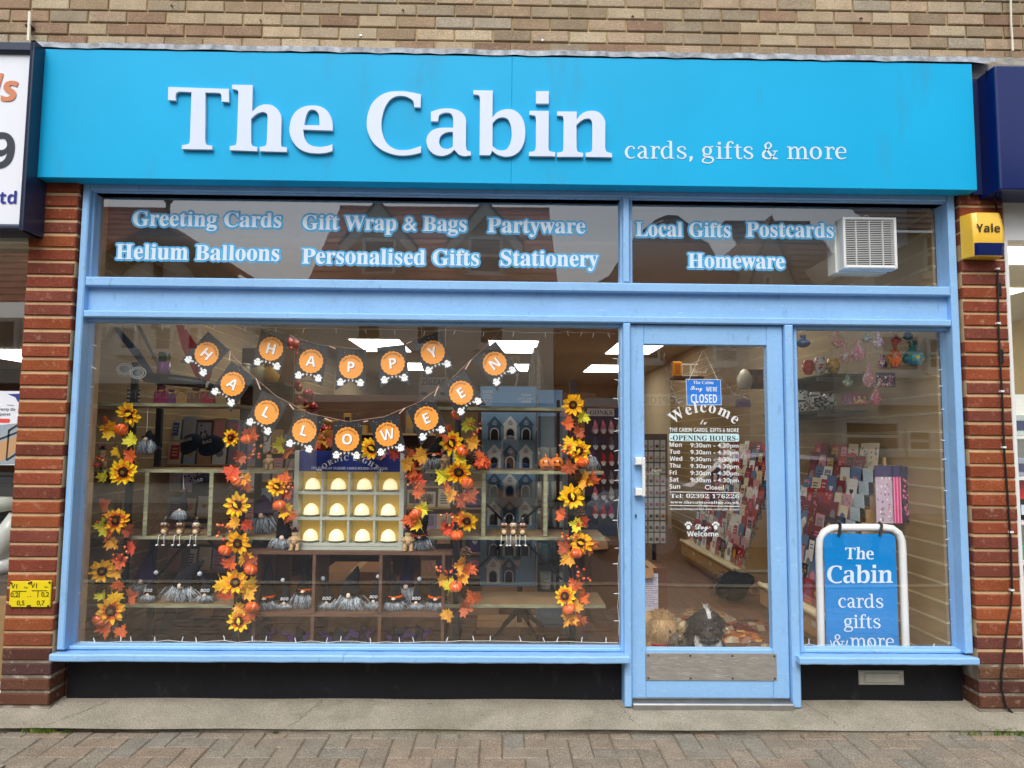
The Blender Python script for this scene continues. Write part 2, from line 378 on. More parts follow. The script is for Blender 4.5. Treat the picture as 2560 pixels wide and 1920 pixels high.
# ------------------------------------------------------------------ materials
WHITE = lin(232, 234, 236)
mat('frame_paint', lin(142, 189, 234), rough=0.40, spec=0.45, var=0.05, vscale=3, bump=0.16, bscale=70, var2=0.03, v2scale=45, stains=((lin(96, 116, 136)[:3] + (.55,), 26, .60, .78, (1, 1, .35)), (lin(190, 214, 236)[:3] + (.6,), 60, .64, .72, (.2, .2, 1))))
mat('sign_blue', lin(8, 170, 222), rough=0.5, spec=0.22, var=0.05, vscale=1.4, stains=((lin(70, 120, 150)[:3] + (.35,), 5, .56, .75, (1, 1, .25)), (lin(40, 110, 150)[:3] + (.4,), 34, .66, .76, (1, 1, .6))))
mat('sign_white', lin(208, 220, 238), rough=0.4, var=0.02)
mat('vinyl', attr=True, rough=0.5, spec=0.3)
mat('brick', attr=True, rough=0.9, spec=0.15, var=0.12, vscale=9, bump=0.6, bscale=130, var2=0.30, v2scale=190, stains=((lin(88, 72, 60)[:3] + (.75,), 95, .62, .70, (1, 1, 1)), (lin(206, 186, 160)[:3] + (.35,), 30, .58, .75, (1, 1, 1))))
mat('mortar', lin(180, 158, 118), rough=0.95, spec=0.1, var=0.14, vscale=14, bump=0.6, bscale=150)
mat('mortar_red', lin(205, 174, 134), rough=0.95, spec=0.1, var=0.15, vscale=10, bump=0.5, bscale=120)
mat('mortar_old', lin(128, 118, 104), rough=.95, var=.2, vscale=20, bump=.6, bscale=100, stains=((lin(200, 194, 186)[:3] + (.7,), 14, .52, .66, (1, 1, 1)),))
mat('paver', attr=True, rough=0.92, spec=0.15, var=0.14, vscale=12, bump=0.8, bscale=170, var2=0.6, v2scale=210, stains=((lin(84, 76, 66)[:3] + (.7,), 160, .62, .68, (1, 1, 1)), (lin(196, 186, 168)[:3] + (.8,), 190, .64, .69, (1, 1, 1))))
mat('joint', lin(112, 103, 88), rough=1, spec=0.05, var=0.25, vscale=20)
mat('concrete', lin(154, 147, 132), rough=0.95, spec=0.15, var=0.16, vscale=4, bump=0.8, bscale=120, var2=0.36, v2scale=150, stains=((lin(112, 112, 84)[:3] + (.6,), 3.2, .52, .70, (1, 1, 1)), (lin(92, 86, 76)[:3] + (.7,), 42, .66, .72, (1, 1, 1)), (lin(206, 200, 186)[:3] + (.7,), 130, .66, .72, (1, 1, 1))))
mat('asphalt', lin(72, 72, 74), rough=0.95, spec=0.2, var=0.2, vscale=30, bump=0.5, bscale=200)
mat('black_paint', lin(18, 19, 25), rough=0.55, spec=0.3, var=0.25, vscale=2.5, bump=0.10, bscale=60, stains=((lin(84, 82, 78)[:3] + (.35,), 18, .58, .80, (1, 1, .5)), (lin(96, 92, 84)[:3] + (.5,), 90, .69, .74, (1, 1, 1))))
mat('lead', lin(150, 156, 164), rough=0.7, metal=0.1, var=0.45, vscale=22, bump=0.5, bscale=40)
mat('tarp', lin(128, 126, 120), rough=0.6, var=0.3, vscale=14, bump=0.6, bscale=25)
mat('navy', lin(9, 30, 92), rough=0.16, spec=0.5, var=0.08, vscale=2)
mat('navy_dull', lin(10, 26, 74), rough=0.5, var=0.12, vscale=4)
mat('navy_trim', lin(34, 46, 70), rough=0.3, spec=0.5)
mat('sign_face_white', lin(226, 230, 238), rough=0.35)
mat('steel', lin(168, 168, 166), rough=0.38, metal=0.85, var=0.12, vscale=20)
mat('alu_bright', lin(178, 176, 166), rough=.45, metal=.25, var=.06, vscale=20)
mat('alu_plate', lin(158, 153, 146), rough=0.5, metal=0.35, var=0.14, vscale=14, bump=0.25, bscale=60, stretch=(1, 1, 4))
mat('white_plastic', lin(228, 230, 228), rough=0.4, spec=0.45)
mat('cream_plastic', lin(212, 214, 202), rough=0.5)
mat('attr', attr=True, rough=0.6, spec=0.3, var=0.05, vscale=30)
mat('card', attr=True, rough=0.55, spec=0.3)
mat('gloss', attr=True, rough=0.18, spec=0.55, var=0.05, vscale=20)
mat('cloth', attr=True, rough=0.95, spec=0.1, var=0.15, vscale=60, bump=0.4, bscale=220)
mat('petal', attr=True, rough=0.65, spec=0.25, var=0.08, vscale=60)
mat('hair', attr=True, rough=0.7, spec=0.2)
mat('dark_metal', lin(40, 44, 50), rough=0.45, metal=0.5, var=0.1)
mat('rustic_wood', lin(128, 104, 74), rough=0.75, var=0.3, vscale=6, bump=0.4, bscale=40, stretch=(1, 8, 8))
mat('rustic_edge', lin(142, 142, 112), rough=0.9, var=0.4, vscale=20, bump=0.5, bscale=70, stretch=(0.5, 3, 3))
mat('brown_board', lin(96, 68, 50), rough=0.6, var=0.2, vscale=5, stretch=(1, 6, 6))
mat('slat_wood', lin(146, 121, 82), rough=0.55, var=0.12, vscale=3, stretch=(6, 1, 6))
mat('slat_rail', lin(216, 200, 158), rough=0.5)
mat('floor_wood', lin(104, 70, 46), rough=0.5, var=0.28, vscale=3, stretch=(9, 0.8, 1))
mat('ceiling', lin(200, 198, 192), rough=0.9, var=0.04)
mat('bulkhead', lin(176, 176, 172), rough=0.9, var=0.03)
mat('plaster', lin(196, 178, 146), rough=0.9, var=0.05)
mat('panel_light', lin(255, 250, 236), emit=(1.0, 0.96, 0.87, 1), estr=3.3)
mat('panel_light_right', lin(255, 250, 220), emit=(1.0, 0.95, 0.66, 1), estr=3.6)
mat('panel_light_left', lin(255, 250, 240), emit=(1.0, 0.97, 0.9, 1), estr=4.0)
mat('porcelain_lit', lin(240, 226, 190), rough=0.3, emit=(1.0, 0.80, 0.42, 1), estr=0.50)
mat('yellow_lit', lin(214, 180, 84), rough=0.7, emit=(1.0, 0.72, 0.22, 1), estr=0.08)
mat('grey_green_wood', lin(178, 184, 170), rough=0.6, var=0.06, vscale=20)
mat('alarm_yellow', lin(236, 190, 62), rough=0.3, spec=0.5, coat=0.2)
mat('plate_yellow', lin(226, 204, 20), rough=0.45, var=0.05)
mat('wire_white', lin(214, 210, 190), rough=0.5)
mat('rubber', lin(26, 22, 22), rough=0.6)
mat('tile_terra', lin(196, 124, 96), rough=0.85, var=0.3, vscale=2.2, bump=0.5, bscale=14)
mat('render_wall', lin(236, 228, 210), rough=0.9, var=0.06, vscale=2)
mat('render_grey', lin(196, 196, 186), rough=0.9, var=0.06, vscale=2)
mat('far_brick', lin(158, 104, 72), rough=0.9, var=0.2, vscale=8)
mat('timber_dark', lin(60, 42, 34), rough=0.8, var=0.15)
mat('boarding', lin(206, 168, 112), rough=0.8, var=0.1, vscale=2, stretch=(1, 1, 12))
mat('white_trim', lin(232, 228, 216), rough=0.6)
mat('dark_pane', lin(40, 44, 48), rough=0.08, spec=0.6)
mat('slate', lin(112, 92, 80), rough=0.85, var=0.2, vscale=3)
mat('car_paint', lin(186, 190, 194), rough=0.2, metal=0.3, coat=0.6)
mat('tan_wood', lin(198, 158, 106), rough=0.55, var=0.07, vscale=3)
mat('film', lin(200, 190, 175), rough=0.12, spec=0.7)
mat('grass', attr=True, rough=0.8, spec=0.2)
glass_mat('glass', 0.15)
glass_mat('glass_upper', 0.11)
glass_mat('clear_plastic', 0.0, (0.93, 0.95, 0.96, 1))

def Z2(a, b, Y): return (P(a[0], a[1], Y).z + P(b[0], b[1], Y).z) / 2
def X2(a, b, Y): return (P(a[0], a[1], Y).x + P(b[0], b[1], Y).x) / 2

# ------------------------------------------------------------------ ground
mb = MB(); mb.quad((-120, -120, -0.17), (120, -120, -0.17), (120, 120, -0.17), (-120, 120, -0.17)); mb.build('road', 'asphalt', kind='structure')
mb = MB(); mb.box(-30, 30, -3.2, 0.5, -0.165, -0.0535); mb.build('pavement', 'joint', kind='structure')
mb = MB(); mb.box(-30, 30, -3.35, -3.2, -0.165, -0.04); mb.build('kerb', 'concrete', kind='structure')
mb = MB(); mb.box(-40, 40, -13, -9.8, -0.165, -0.04); mb.build('pavement', 'concrete', kind='structure')
FRONT = [y / 1000 for y in range(-420, -180) if True]
def py_of(p):
    d = Vector(p) - CAM; return CY - F_PX * d.dot(upv) / d.dot(fwd)
YA_ = min(FRONT, key=lambda y: abs(py_of((0.6, y, -0.03)) - 1825))
# herringbone blocks
mb = MB(); rp = random.Random(3)
pal = [lin(143, 131, 115), lin(140, 130, 116), lin(137, 130, 117), lin(145, 130, 113), lin(135, 130, 119), lin(141, 131, 117)]
def block(x0, y0, x1, y1):
    if y1 > (YA_+.012) or x0 > 4.6 or x1 < -4.6 or y0 < -2.4: 
        if y0 >= (YA_+.012) or x0 > 4.6 or x1 < -4.6 or y0 < -2.4: return
        y1 = (YA_+.012)
    if y1 - y0 < 0.02: return
    g = 0.0025; c = rp.choice(pal); k = rp.uniform(.93, 1.06); c = (c[0]*k, c[1]*k, c[2]*k, 1)
    z = -0.048 + rp.uniform(-.0025, .0025); b = 0.005
    x0 += g; x1 -= g; y0 += g; y1 -= g
    dz = [rp.uniform(-.0015, .0015) for _ in range(4)]
    mb.add([(x0, y0, -.07), (x1, y0, -.07), (x1, y1, -.07), (x0, y1, -.07), (x0, y0, z-b), (x1, y0, z-b), (x1, y1, z-b), (x0, y1, z-b),
            (x0+b, y0+b, z+dz[0]), (x1-b, y0+b, z+dz[1]), (x1-b, y1-b, z+dz[2]), (x0+b, y1-b, z+dz[3])],
           [(0, 1, 5, 4), (1, 2, 6, 5), (2, 3, 7, 6), (3, 0, 4, 7), (4, 5, 9, 8), (5, 6, 10, 9), (6, 7, 11, 10), (7, 4, 8, 11), (8, 9, 10, 11)], c)
u = 0.105
for i in range(-48, 48):
    for j in range(-30, 6):
        q = (i - j) % 4
        x, y = i * u + 0.02, j * u - 0.03
        if q == 0: block(x, y, x + 2*u, y + u)
        if q == 3: block(x, y, x + u, y + 2*u) if (i - j) % 4 == 3 else None
mb.build('paving', 'paver', kind='structure')
# concrete apron in front of the shop, sloping to the paving, with curved left end
mb = MB(); ra = random.Random(5)
xs = [-2.72 + i * 0.06 for i in range(92)]
def fy(x): return YA_ + 0.012 * math.sin(x * 2.1) + 0.012 * max(0, -x) * 0.8 - 0.02 * (x < -2.4) + ra.uniform(-.003, .003)
rows = [0.16, 0.02, -0.1, -0.2, None]
grid = []
for x in xs:
    f = fy(x); col = []
    for r in rows:
        y = f if r is None else r
        if x < -2.40 and y < 0 : y = max(y, -0.02 - 0.9 * (x + 2.78))if x < -2.5 else y
        z = 0.016 - 0.036 * (0.16 - y) / (0.16 - YA_) + 0.002 * math.sin(x * 7 + y * 9) + (-0.012 if r is None else 0)
        col.append((x, y, z))
    col.append((x, col[-1][1] - 0.002, -0.06)); grid.append(col)
vs = [p for c_ in grid for p in c_]; n = 6
mb.add(vs, [(i*n+k, i*n+k+1, (i+1)*n+k+1, (i+1)*n+k) for i in range(len(xs)-1) for k in range(n-1)])
mb.k = 1; rcx = random.Random(14)
for (xa, xb) in ((-.93, -1.02), (.62, .70), (1.62, 1.72), (2.28, 2.46), (-2.05, -2.2)):
    pts = []
    for i in range(13):
        f_ = i / 12; y = .10 + (YA_ + .004 - .10) * f_; x = xa + (xb - xa) * f_ + rcx.uniform(-.012, .012); z = 0.016 - 0.036 * (0.16 - y) / (0.16 - YA_) + .0024 + 0.002 * math.sin(x * 7 + y * 9); w = rcx.uniform(.0008, .0026); pts += [(x - w, y, z), (x + w, y, z)]
    mb.add(pts, [(2*i, 2*i+1, 2*i+3, 2*i+2) for i in range(12)])
mb.build('pavement_apron', ['concrete', 'joint'], smooth=False, kind='structure')

# ------------------------------------------------------------------ brick building
def bricks(mb, x0, x1, z0, z1, Y, pal, course=0.075, L=0.225, j=0.010, depth=0.05, seed=1, half=True, phase=0.0, dark=None, edge=0.004, miss=0.0):
    r = random.Random(seed); row = 0; z = z0
    while z < z1 - 0.01:
        x = x0 - (L / 2 if (row % 2 and half) else 0) + phase
        while x > x0: x -= L
        while x < x1 - 0.005:
            a, b = max(x, x0), min(x + L, x1)
            if b - a > 0.03:
                c = r.choice(pal); k = r.uniform(.96, 1.18); c = [c[0]*k, c[1]*k, c[2]*k]
                if dark: 
                    d = dark(z); c = [c[q] * d[q] for q in range(3)]
                zt = min(z + course, z1)
                dy = r.uniform(-.0025, .0025); J = j / 2
                jj = [r.uniform(-.0016, .0016) for _ in range(4)]
                mb.cbox(a + J + jj[0], b - J + jj[1], Y + dy, Y + depth, z + J + jj[2], zt - J + jj[3], edge, (c[0], c[1], c[2], 1))
            x += L
        z += course; row += 1
bld = thing('brick_building', 'buff brick upper storey with red brick piers framing the blue shopfront', 'building', (0, 0.3, 0))
buff = [lin(160, 145, 122), lin(152, 139, 118), lin(172, 154, 127), lin(142, 126, 104), lin(164, 144, 121), lin(136, 112, 92), lin(154, 144, 126), lin(178, 162, 136), lin(146, 122, 100), lin(150, 130, 106)]
YW = 0.20
mb = MB(); bricks(mb, -3.6, 3.6, 3.50, 4.40, YW, buff, seed=11, phase=0.04)
mb.k = 1; mb.box(-9, 9, YW + 0.011, 0.42, 3.10, 4.40); mb.box(-9, 9, 0.42, 13, 3.14, 6.2); mb.box(-9, 9, YW + 0.01, 0.42, 4.402, 6.2)
mb.build('upper_wall', ['brick', 'mortar'], bld)
red = [lin(140, 72, 50), lin(132, 67, 50), lin(146, 76, 50), lin(122, 67, 54), lin(138, 70, 46), lin(126, 70, 57), lin(150, 82, 50), lin(120, 64, 50)]
def grime(z):
    t = min(1, max(0, (0.40 - z) / 0.22)); return [1 - .55 * t, 1 - .22 * t, 1 + .10 * t]
for xa, xb, sd_ in ((-2.572, -2.306, 21), (2.516, 2.772, 22)):
    mb = MB(); bricks(mb, xa, xb, 0.005, 2.80, 0.0, red, L=0.30, half=False, depth=0.145, seed=sd_, dark=(lambda z: [q * .88 for q in grime(z)]), j=0.015, edge=0.005)
    # side return below the sill
    mb.k = 1; mb.box(xa + 0.008, xb - 0.008, 0.009, 0.30, 0.235, 2.80); mb.k = 2; mb.box(xa + 0.008, xb - 0.008, 0.009, 0.30, -0.06, 0.234); mb.box(xa - .004, xb + .004, -.006, .13, -.06, .006)
    mb.build('brick_pier', ['brick', 'mortar_red', 'mortar_old'], bld)
# lead flashing over the signs
mb = MB(); rf = random.Random(9)
vs = []; NF = 90
ztop = P(1280, 139, -0.078).z
for i in range(NF + 1):
    x = -3.4 + i * 6.1 / NF; d = rf.uniform(-.004, .004)
    zt = ztop + .010 + d
    vs += [(x, YW - .004, zt + .055), (x, YW - .02, zt + .04), (x, -.078, zt + .024), (x, -.0825 - abs(d) * .5, zt - .006 - abs(d))]
mb.add(vs, [(i*4+k, (i+1)*4+k, (i+1)*4+k+1, i*4+k+1) for i in range(NF) for k in range(3)])
mb.build('lead_flashing', 'lead', bld, fixn=False)
# little fixings left in the wall
for i, (px, py) in enumerate(((2150, 47), (430, 15), (652, 52), (1007, 26), (1580, 42))):
    p = P(px, py, YW); mb = MB(); mb.tube([(p.x, p.y + .01, p.z), (p.x, p.y - .012, p.z), (p.x + .008, p.y - .016, p.z - .012)], .004, 6); mb.build('wall_hook', 'rubber', bld)
for px, py in ((902, 89), (1356, 101)):
    p = P(px, py, YW); mb = MB(); mb.tube([(p.x, p.y + .01, p.z), (p.x, p.y - .006, p.z)], .007, 10); mb.build('wall_screw', 'steel', bld)

# ------------------------------------------------------------------ thin cables on the wall
a, b = P(75, 30, 0.17), P(71, 103, 0.15); mb = MB(); mb.tube([a, b], 0.009, 8); o = mb.build('wall_conduit', 'wire_white', origin=b)
tag(o, 'short pale conduit standing on the flashing at top left', 'pipe')
mb = MB(); mb.box(a.x - .015, a.x + .015, .155, .2, P(74, 66, .17).z - .006, P(74, 66, .17).z + .006); mb.build('clip', 'rubber', o)
mb = MB(); mb.tube([P(2526, -30, .17), P(2528, 60, .17), P(2531, 100, .17), P(2532, 128, .16)], 0.006, 6)
tag(mb.build('wall_cable', 'wire_white', origin=P(2532, 128, .16)), 'white cable running down the brickwork to the grey tarpaulin', 'cable')

# ------------------------------------------------------------------ the blue fascia sign
YS = -0.078
sx0, sx1 = X2((102, 122), (87.5, 443), YS), X2((2430, 160), (2442.6, 475), YS)
sz1, sz0 = Z2((102, 122), (2430, 160), YS), Z2((87.5, 443), (2442.6, 475), YS)
sign = thing('fascia_sign', 'bright blue fascia sign with raised white lettering across the shopfront', 'shop sign', ((sx0 + sx1) / 2, YS, sz0))
seam = P(1279, 300, YS).x
mb = MB(); mb.cbox(sx0, seam - .0003, YS, 0.015, sz0, sz1, 0.0015); mb.cbox(seam + .0003, sx1, YS, 0.015, sz0, sz1, 0.0015)
mb.build('panel', 'sign_blue', sign)
YL = YS - 0.020
def big_letter(c, xf=None, Y0=YL, depth=0.022):
    ox, oy, k, cs = BIG[c]
    cont = [[(ox + p[0] / k, oy + p[1] / k) for p in spl(s)] for s in cs]
    w = [[xf(p) for p in ct] for ct in cont]
    vs, fs = curve_mesh([[tuple(q) for q in ct] for ct in w])
    return w, vs, fs
def sgn(p): q = P(p[0], p[1], YL); return (q.x, q.z)
LET = {}
for c in 'TheCabin':
    w, vs, fs = big_letter(c, sgn); LET[c] = (w, vs, fs)
    mb = MB(); mb.add([(v[0], YL, v[1]) for v in vs], fs)
    for ct in w:
        n = len(ct); mb.add([(q[0], YL, q[1]) for q in ct] + [(q[0], YS - .002, q[1]) for q in ct], [(i, (i + 1) % n, (i + 1) % n + n, i + n) for i in range(n)])
    o = mb.build('letter', 'sign_white', sign, fixn=True); o['label'] = 'raised white letter ' + c
mb = MB(); col = lin(206, 226, 240)
k_ = 33.6 / F_PX * 3.64 * 1.02
for s_, xx in (('c', 1550 + 88 / 7.373), ('a', 1550 + 318 / 7.373), ('r', 1550 + 553 / 7.373), ('d', 1550 + 752 / 7.373), ('s', 1550 + 1045 / 7.373), (',', 1550 + 1270 / 7.373), ('g', 1550 + 1508 / 7.373), ('i', 1550 + 1770 / 7.373), ('f', 1550 + 1915 / 7.373), ('t', 1550 + 2103 / 7.373),
               ('s', 1840 + 138 / 7.373), ('&', 1840 + 478 / 7.373), ('m', 1840 + 942 / 7.373), ('o', 1840 + 1362 / 7.373), ('r', 1840 + 1636 / 7.373), ('e', 1840 + 1832 / 7.373)):
    yy = 330 + 488 / 7.373 + (xx - 1560) * 0.0035
    q = P(xx, yy, YS - .002); thin_glyph(mb, s_, q.x, q.z, YS - .002, k_, col)
mb.build('lettering', 'vinyl', sign, fixn=False)

# ------------------------------------------------------------------ shopfront joinery
sf = thing('shopfront', 'pale blue painted timber shopfront with glazed door and large windows', 'shopfront', (0.1, 0.05, 0.0))
xL0, xR0 = -2.301, 2.511
xL1, xR1 = P(217, 600, .02).x, P(2381, 800, .02).x
YG = 0.095                                         # glass plane
zr1t, zr1b = Z2((232, 694), (2361, 715), .03), Z2((214, 713), (2373, 740), .02)
zr2t, zr2b = Z2((208, 775), (2345, 799), .02), Z2((208, 791), (2383, 817), .02)
zht = 2.79
gz1 = Z2((247, 486), (2352, 518), YG); gz0 = zr1t + .004
lz1, lz0 = Z2((229, 804), (2360, 830), YG), Z2((177, 1607.6), (2396, 1622), YG)
gl0 = X2((247.6, 486), (235, 693.6), YG); gl1 = X2((1548.6, 507.6), (1547, 712), YG)
gr0 = P(1578, 600, YG).x; gr1 = X2((2352, 518), (2359, 713), YG)
wl0, wl1 = X2((228.6, 804), (176.7, 1607.6), YG), P(1549, 1200, YG).x
wr0, wr1 = X2((1986, 827), (2002.7, 1616), YG), X2((2360, 830), (2396, 1622), YG)
jl0, jl1 = P(1559.5, 1100, .02).x, P(1577.5, 1100, .02).x
jr0, jr1 = X2((1966.6, 815), (1978, 1745), .02), X2((1984, 815), (2003, 1770), .02)
mb = MB(); B = 0.006
mb.cbox(xL0, xL1, .02, .14, 0.285, zht, B); mb.cbox(xR1, xR0, .02, .14, 0.285, zht, B)
mb.cbox(jl0, jl1, .018, .14, 0.006, zr2b - .002, B); mb.cbox(jr0, jr1, .018, .14, 0.004, zr2b - .002, B)
mb.cbox(xL1 + .001, xR1 - .001, .022, .14, zr1b, zr1t, B); mb.cbox(xL1 + .001, xR1 - .001, .022, .14, zr2b, zr2t, B)
mb.cbox(jl0 + .001, jl1 - .001, .024, .14, zr1t + .001, zht, B)
mb.box(xL1, xR1, .062, .135, zr2t, zr1b)
# head mouldings stepping back under the sign
for k, (y, d) in enumerate(((.022, .0), (.042, .035), (.066, .062))):
    mb.cbox(xL1 + .001, xR1 - .001, y, .139, max(gz1, zht - .05 - d) if k < 2 else gz1, zht - .005 - k * .004 - d * .5, .004)
# glazing beads
def bead(x0, x1, z0, z1, w=.020, y=.058):
    mb.cbox(x0 - w, x0, y, YG + .03, z0 - w, z1 + w, .005); mb.cbox(x1, x1 + w, y, YG + .03, z0 - w, z1 + w, .005)
    mb.cbox(x0 + .0005, x1 - .0005, y + .002, YG + .03, z1, z1 + w, .005); mb.cbox(x0 + .0005, x1 - .0005, y + .002, YG + .03, z0 - w, z0, .005)
bead(gl0, gl1, gz0, gz1, .016); bead(gr0, gr1, gz0, gz1, .016)
bead(wl0, wl1, lz0, lz1); bead(wr0, wr1, lz0, lz1)
# fill behind beads
mb.box(xL1 - .002, wl0 - .018, .075, .138, lz0, zr2b); mb.box(wl1 + .018, jl0 + .004, .075, .138, lz0, zr2b); mb.box(wr1 + .018, xR1 + .002, .075, .138, lz0, zr2b)
mb.box(jr1 - .003, wr0 - .018, .075, .138, lz0, zr2b)
mb.build('frame', 'frame_paint', sf)
# sills
zs1 = lz0 - .020; zs0 = Z2((123.6, 1652.7), (2448, 1664), -.03)
def sill(x0, x1, wl=False):
    mb = MB(); y0 = -.035
    r = random.Random(int(x0 * 50))
    prof = [(.14, zs0 + .012), (y0 + .004, zs0), (y0, zs0 + .006), (y0, zs0 + .030), (y0 + .008, zs0 + .036), (.05, zs1 - .004), (.14, zs1)]
    N = 24; vs = []
    for i in range(N + 1):
        x = x0 + (x1 - x0) * i / N; j = r.uniform(-.0012, .0012)
        vs += [(x, p[0], p[1] + j) for p in prof]
    n = len(prof)
    mb.add(vs, [(i*n+k, i*n+(k+1) % n, (i+1)*n+(k+1) % n, (i+1)*n+k) for i in range(N) for k in range(n)] + [tuple(range(n)), tuple(N*n+k for k in range(n))])
    return mb.build('sill', 'frame_paint', sf)
s_l0, s_l1 = P(124, 1645, -.03).x, P(1573, 1640, -.03).x
s_m = P(858, 1645, -.03).x
sill(s_l0, s_m - .001); sill(s_m + .001, s_l1)
sill(P(1998, 1640, -.03).x, P(2448, 1660, -.03).x)
# stall risers
for x0, x1 in ((-2.29, jl0 + .002), (jr1 - .002, 2.505)):
    mb = MB(); mb.box(x0, x1, .115, .15, -.05, zs0 + .006); mb.build('stall_riser', 'black_paint', sf)
# letter box
lx0, lx1, lbz0, lbz1 = RC(2148, 1676.7, 2262, 1713.6, .10); lx0, lx1 = min(lx0, lx1), max(lx0, lx1)
mb = MB(); mb.cbox(lx0, lx1, .103, .116, min(lbz0, lbz1), max(lbz0, lbz1), .004)
lb = mb.build('letter_box', 'alu_bright', sf)
mb = MB(); zz0, zz1 = min(lbz0, lbz1), max(lbz0, lbz1); mb.cbox(lx0 + .030, lx1 - .030, .096, .1025, zz0 + .014, zz1 - .012, .003); mb.build('flap', 'alu_bright', lb)
# glass panes
def pane(name, x0, x1, z0, z1, m, Y=YG, par=None):
    mb = MB(); mb.quad((x0, Y, z0), (x1, Y, z0), (x1, Y, z1), (x0, Y, z1)); return mb.build(name, m, par or sf, fixn=False)
pTL = pane('transom_pane', gl0, gl1, gz0, gz1, 'glass_upper'); pTR = pane('transom_pane', gr0, gr1, gz0, gz1, 'glass_upper')
pL = pane('window_pane', wl0, wl1, lz0, lz1, 'glass'); pR = pane('window_pane', wr0, wr1, lz0, lz1, 'glass')
# blue and white vinyl wording on the transoms
def halo(par, s, pl, pr, py_l, py_r, cap):
    YT = YG - .001
    a, b = P(pl, py_l, YT), P(pr, py_r, YT); w = b.x - a.x; size = cap / sc(YT) * 1.03 / 0.68
    mb = MB(); z = (a.z + b.z) / 2
    deep, mid, lite = lin(38, 140, 196), lin(66, 168, 222), lin(128, 204, 238)
    k = 0
    for rad, c in ((.0118, deep), (.0100, lite), (.0082, mid)):
        for t in range(8):
            an = 2 * math.pi * t / 8
            put_text(mb, s, 'serif', a.x, z, YT - k * .00004, size, c, width=w, xh=.12, shift=(rad * math.cos(an), rad * math.sin(an))); k += 1
    for q in ((-.0012, 0), (.0012, 0), (0, .001), (0, -.001)):
        k += 1; put_text(mb, s, 'serif', a.x, z, YT - .0016 - k * .00004, size, lin(214, 228, 240), width=w, xh=.12, shift=q)
    mb.build('lettering', 'vinyl', par, fixn=False)
halo(pTL, 'Greeting Cards', 333, 703, 564.5, 568.5, 36); halo(pTL, 'Gift Wrap & Bags', 757, 1166, 572, 580, 36); halo(pTL, 'Partyware', 1219, 1463, 581, 584, 36)
halo(pTL, 'Helium Balloons', 290, 698, 647, 653, 37); halo(pTL, 'Personalised Gifts', 755, 1197, 658, 665, 37); halo(pTL, 'Stationery', 1252, 1496, 664, 667, 37)
halo(pTR, 'Local Gifts', 1589, 1826, 591.5, 592.5, 36); halo(pTR, 'Postcards', 1866, 2084, 592, 594, 36); halo(pTR, 'Homeware', 1720, 1961, 670, 672, 36)
# ---- door
YD = .05
dz0, dz1 = Z2((1581, 1743), (1977, 1750), YD), zr2b - .004
dx0, dx1 = jl1 + .003, jr0 - .003
ox0, ox1 = X2((1609, 863), (1614, 1621), YD + .01), X2((1916, 863), (1930, 1621), YD + .01)
oz0, oz1 = Z2((1614, 1621), (1930, 1621), YD + .02), Z2((1609, 863), (1916, 863), YD + .01)
mb = MB()
mb.cbox(dx0, ox0, YD, .10, dz0, dz1, .004); mb.cbox(ox1, dx1, YD, .10, dz0, dz1, .004)
mb.cbox(ox0 + .0003, ox1 - .0003, YD + .0015, .099, oz1, dz1 - .0005, .004); mb.cbox(ox0 + .0003, ox1 - .0003, YD + .0015, .099, dz0 + .0005, oz0, .004)
door = mb.build('door', 'frame_paint', sf)
pD = pane('glass_pane', ox0, ox1, oz0, oz1, 'glass', Y=YD + .03, par=door)
kx0, kx1 = P(1614.5, 1660, YD).x, P(1941, 1660, YD).x; kz1, kz0 = Z2((1614, 1632), (1940, 1634), YD), Z2((1614, 1701), (1941, 1701), YD)
mb = MB(); mb.cbox(kx0, kx1, YD - .004, YD - .0005, kz0, kz1, .001)
kp = mb.build('kick_plate', 'alu_plate', door)
mb = MB(); rk = random.Random(2)
for i in range(4):
    for z in (kz0 + .012, kz1 - .012):
        x = kx0 + .012 + (kx1 - kx0 - .024) * i / 3; mb.tube([(x, YD - .001, z), (x, YD - .008, z)], .005, 8, col=lin(70, 62, 54))
for i in range(70):                                  # scratches
    x, z = rk.uniform(kx0 + .02, kx1 - .08), rk.uniform(kz0 + .015, kz1 - .015); L = rk.uniform(.01, .05); d = rk.uniform(-.008, .006); w = rk.uniform(.0004, .001)
    mb.quad((x, YD - .0046, z), (x + L, YD - .0046, z + d), (x + L, YD - .0046, z + d + w), (x, YD - .0046, z + w * 1.5), lin(214, 212, 206))
mb.build('screws', 'attr', kp, fixn=False)
# handle and lock
mb = MB(); hx0, hx1 = P(1590, 1190, 0).x, P(1612, 1190, 0).x; hz1, hz0 = P(1600, 1143, 0).z, P(1600, 1241, 0).z
mb.cbox(hx1 - .014, hx1 + .002, -.012, .008, hz0, hz1, .005)
for z in (hz1 - .042, hz0 + .002):
    mb.cbox(hx0, hx1 + .001, .0085, YD - .0005, z, z + .040, .004)
h = mb.build('handle', 'white_plastic', door)
p = P(1589, 1289, YD); mb = MB(); mb.lathe([(0, -.007), (.014, -.007), (.017, -.003), (.017, 0)], 20, (0, 0, 0)); lk = MB()
lk.m = Matrix.Translation((p.x, YD - .0005, p.z)) @ Matrix.Rotation(R_(-90), 4, 'X')
lk.lathe([(.001, .007), (.013, .007), (.017, .003), (.017, 0)], 20, col=lin(170, 170, 168)); lk.m = Matrix.Translation((p.x, YD - .009, p.z))
lk.box(-.0035, .0035, 0, .002, -.009, .004, lin(20, 20, 20)); lk.ball((0, .001, .004), .005, 8, 4, 1, .3, 1, lin(20, 20, 20))
lk.build('lock', 'gloss', door)
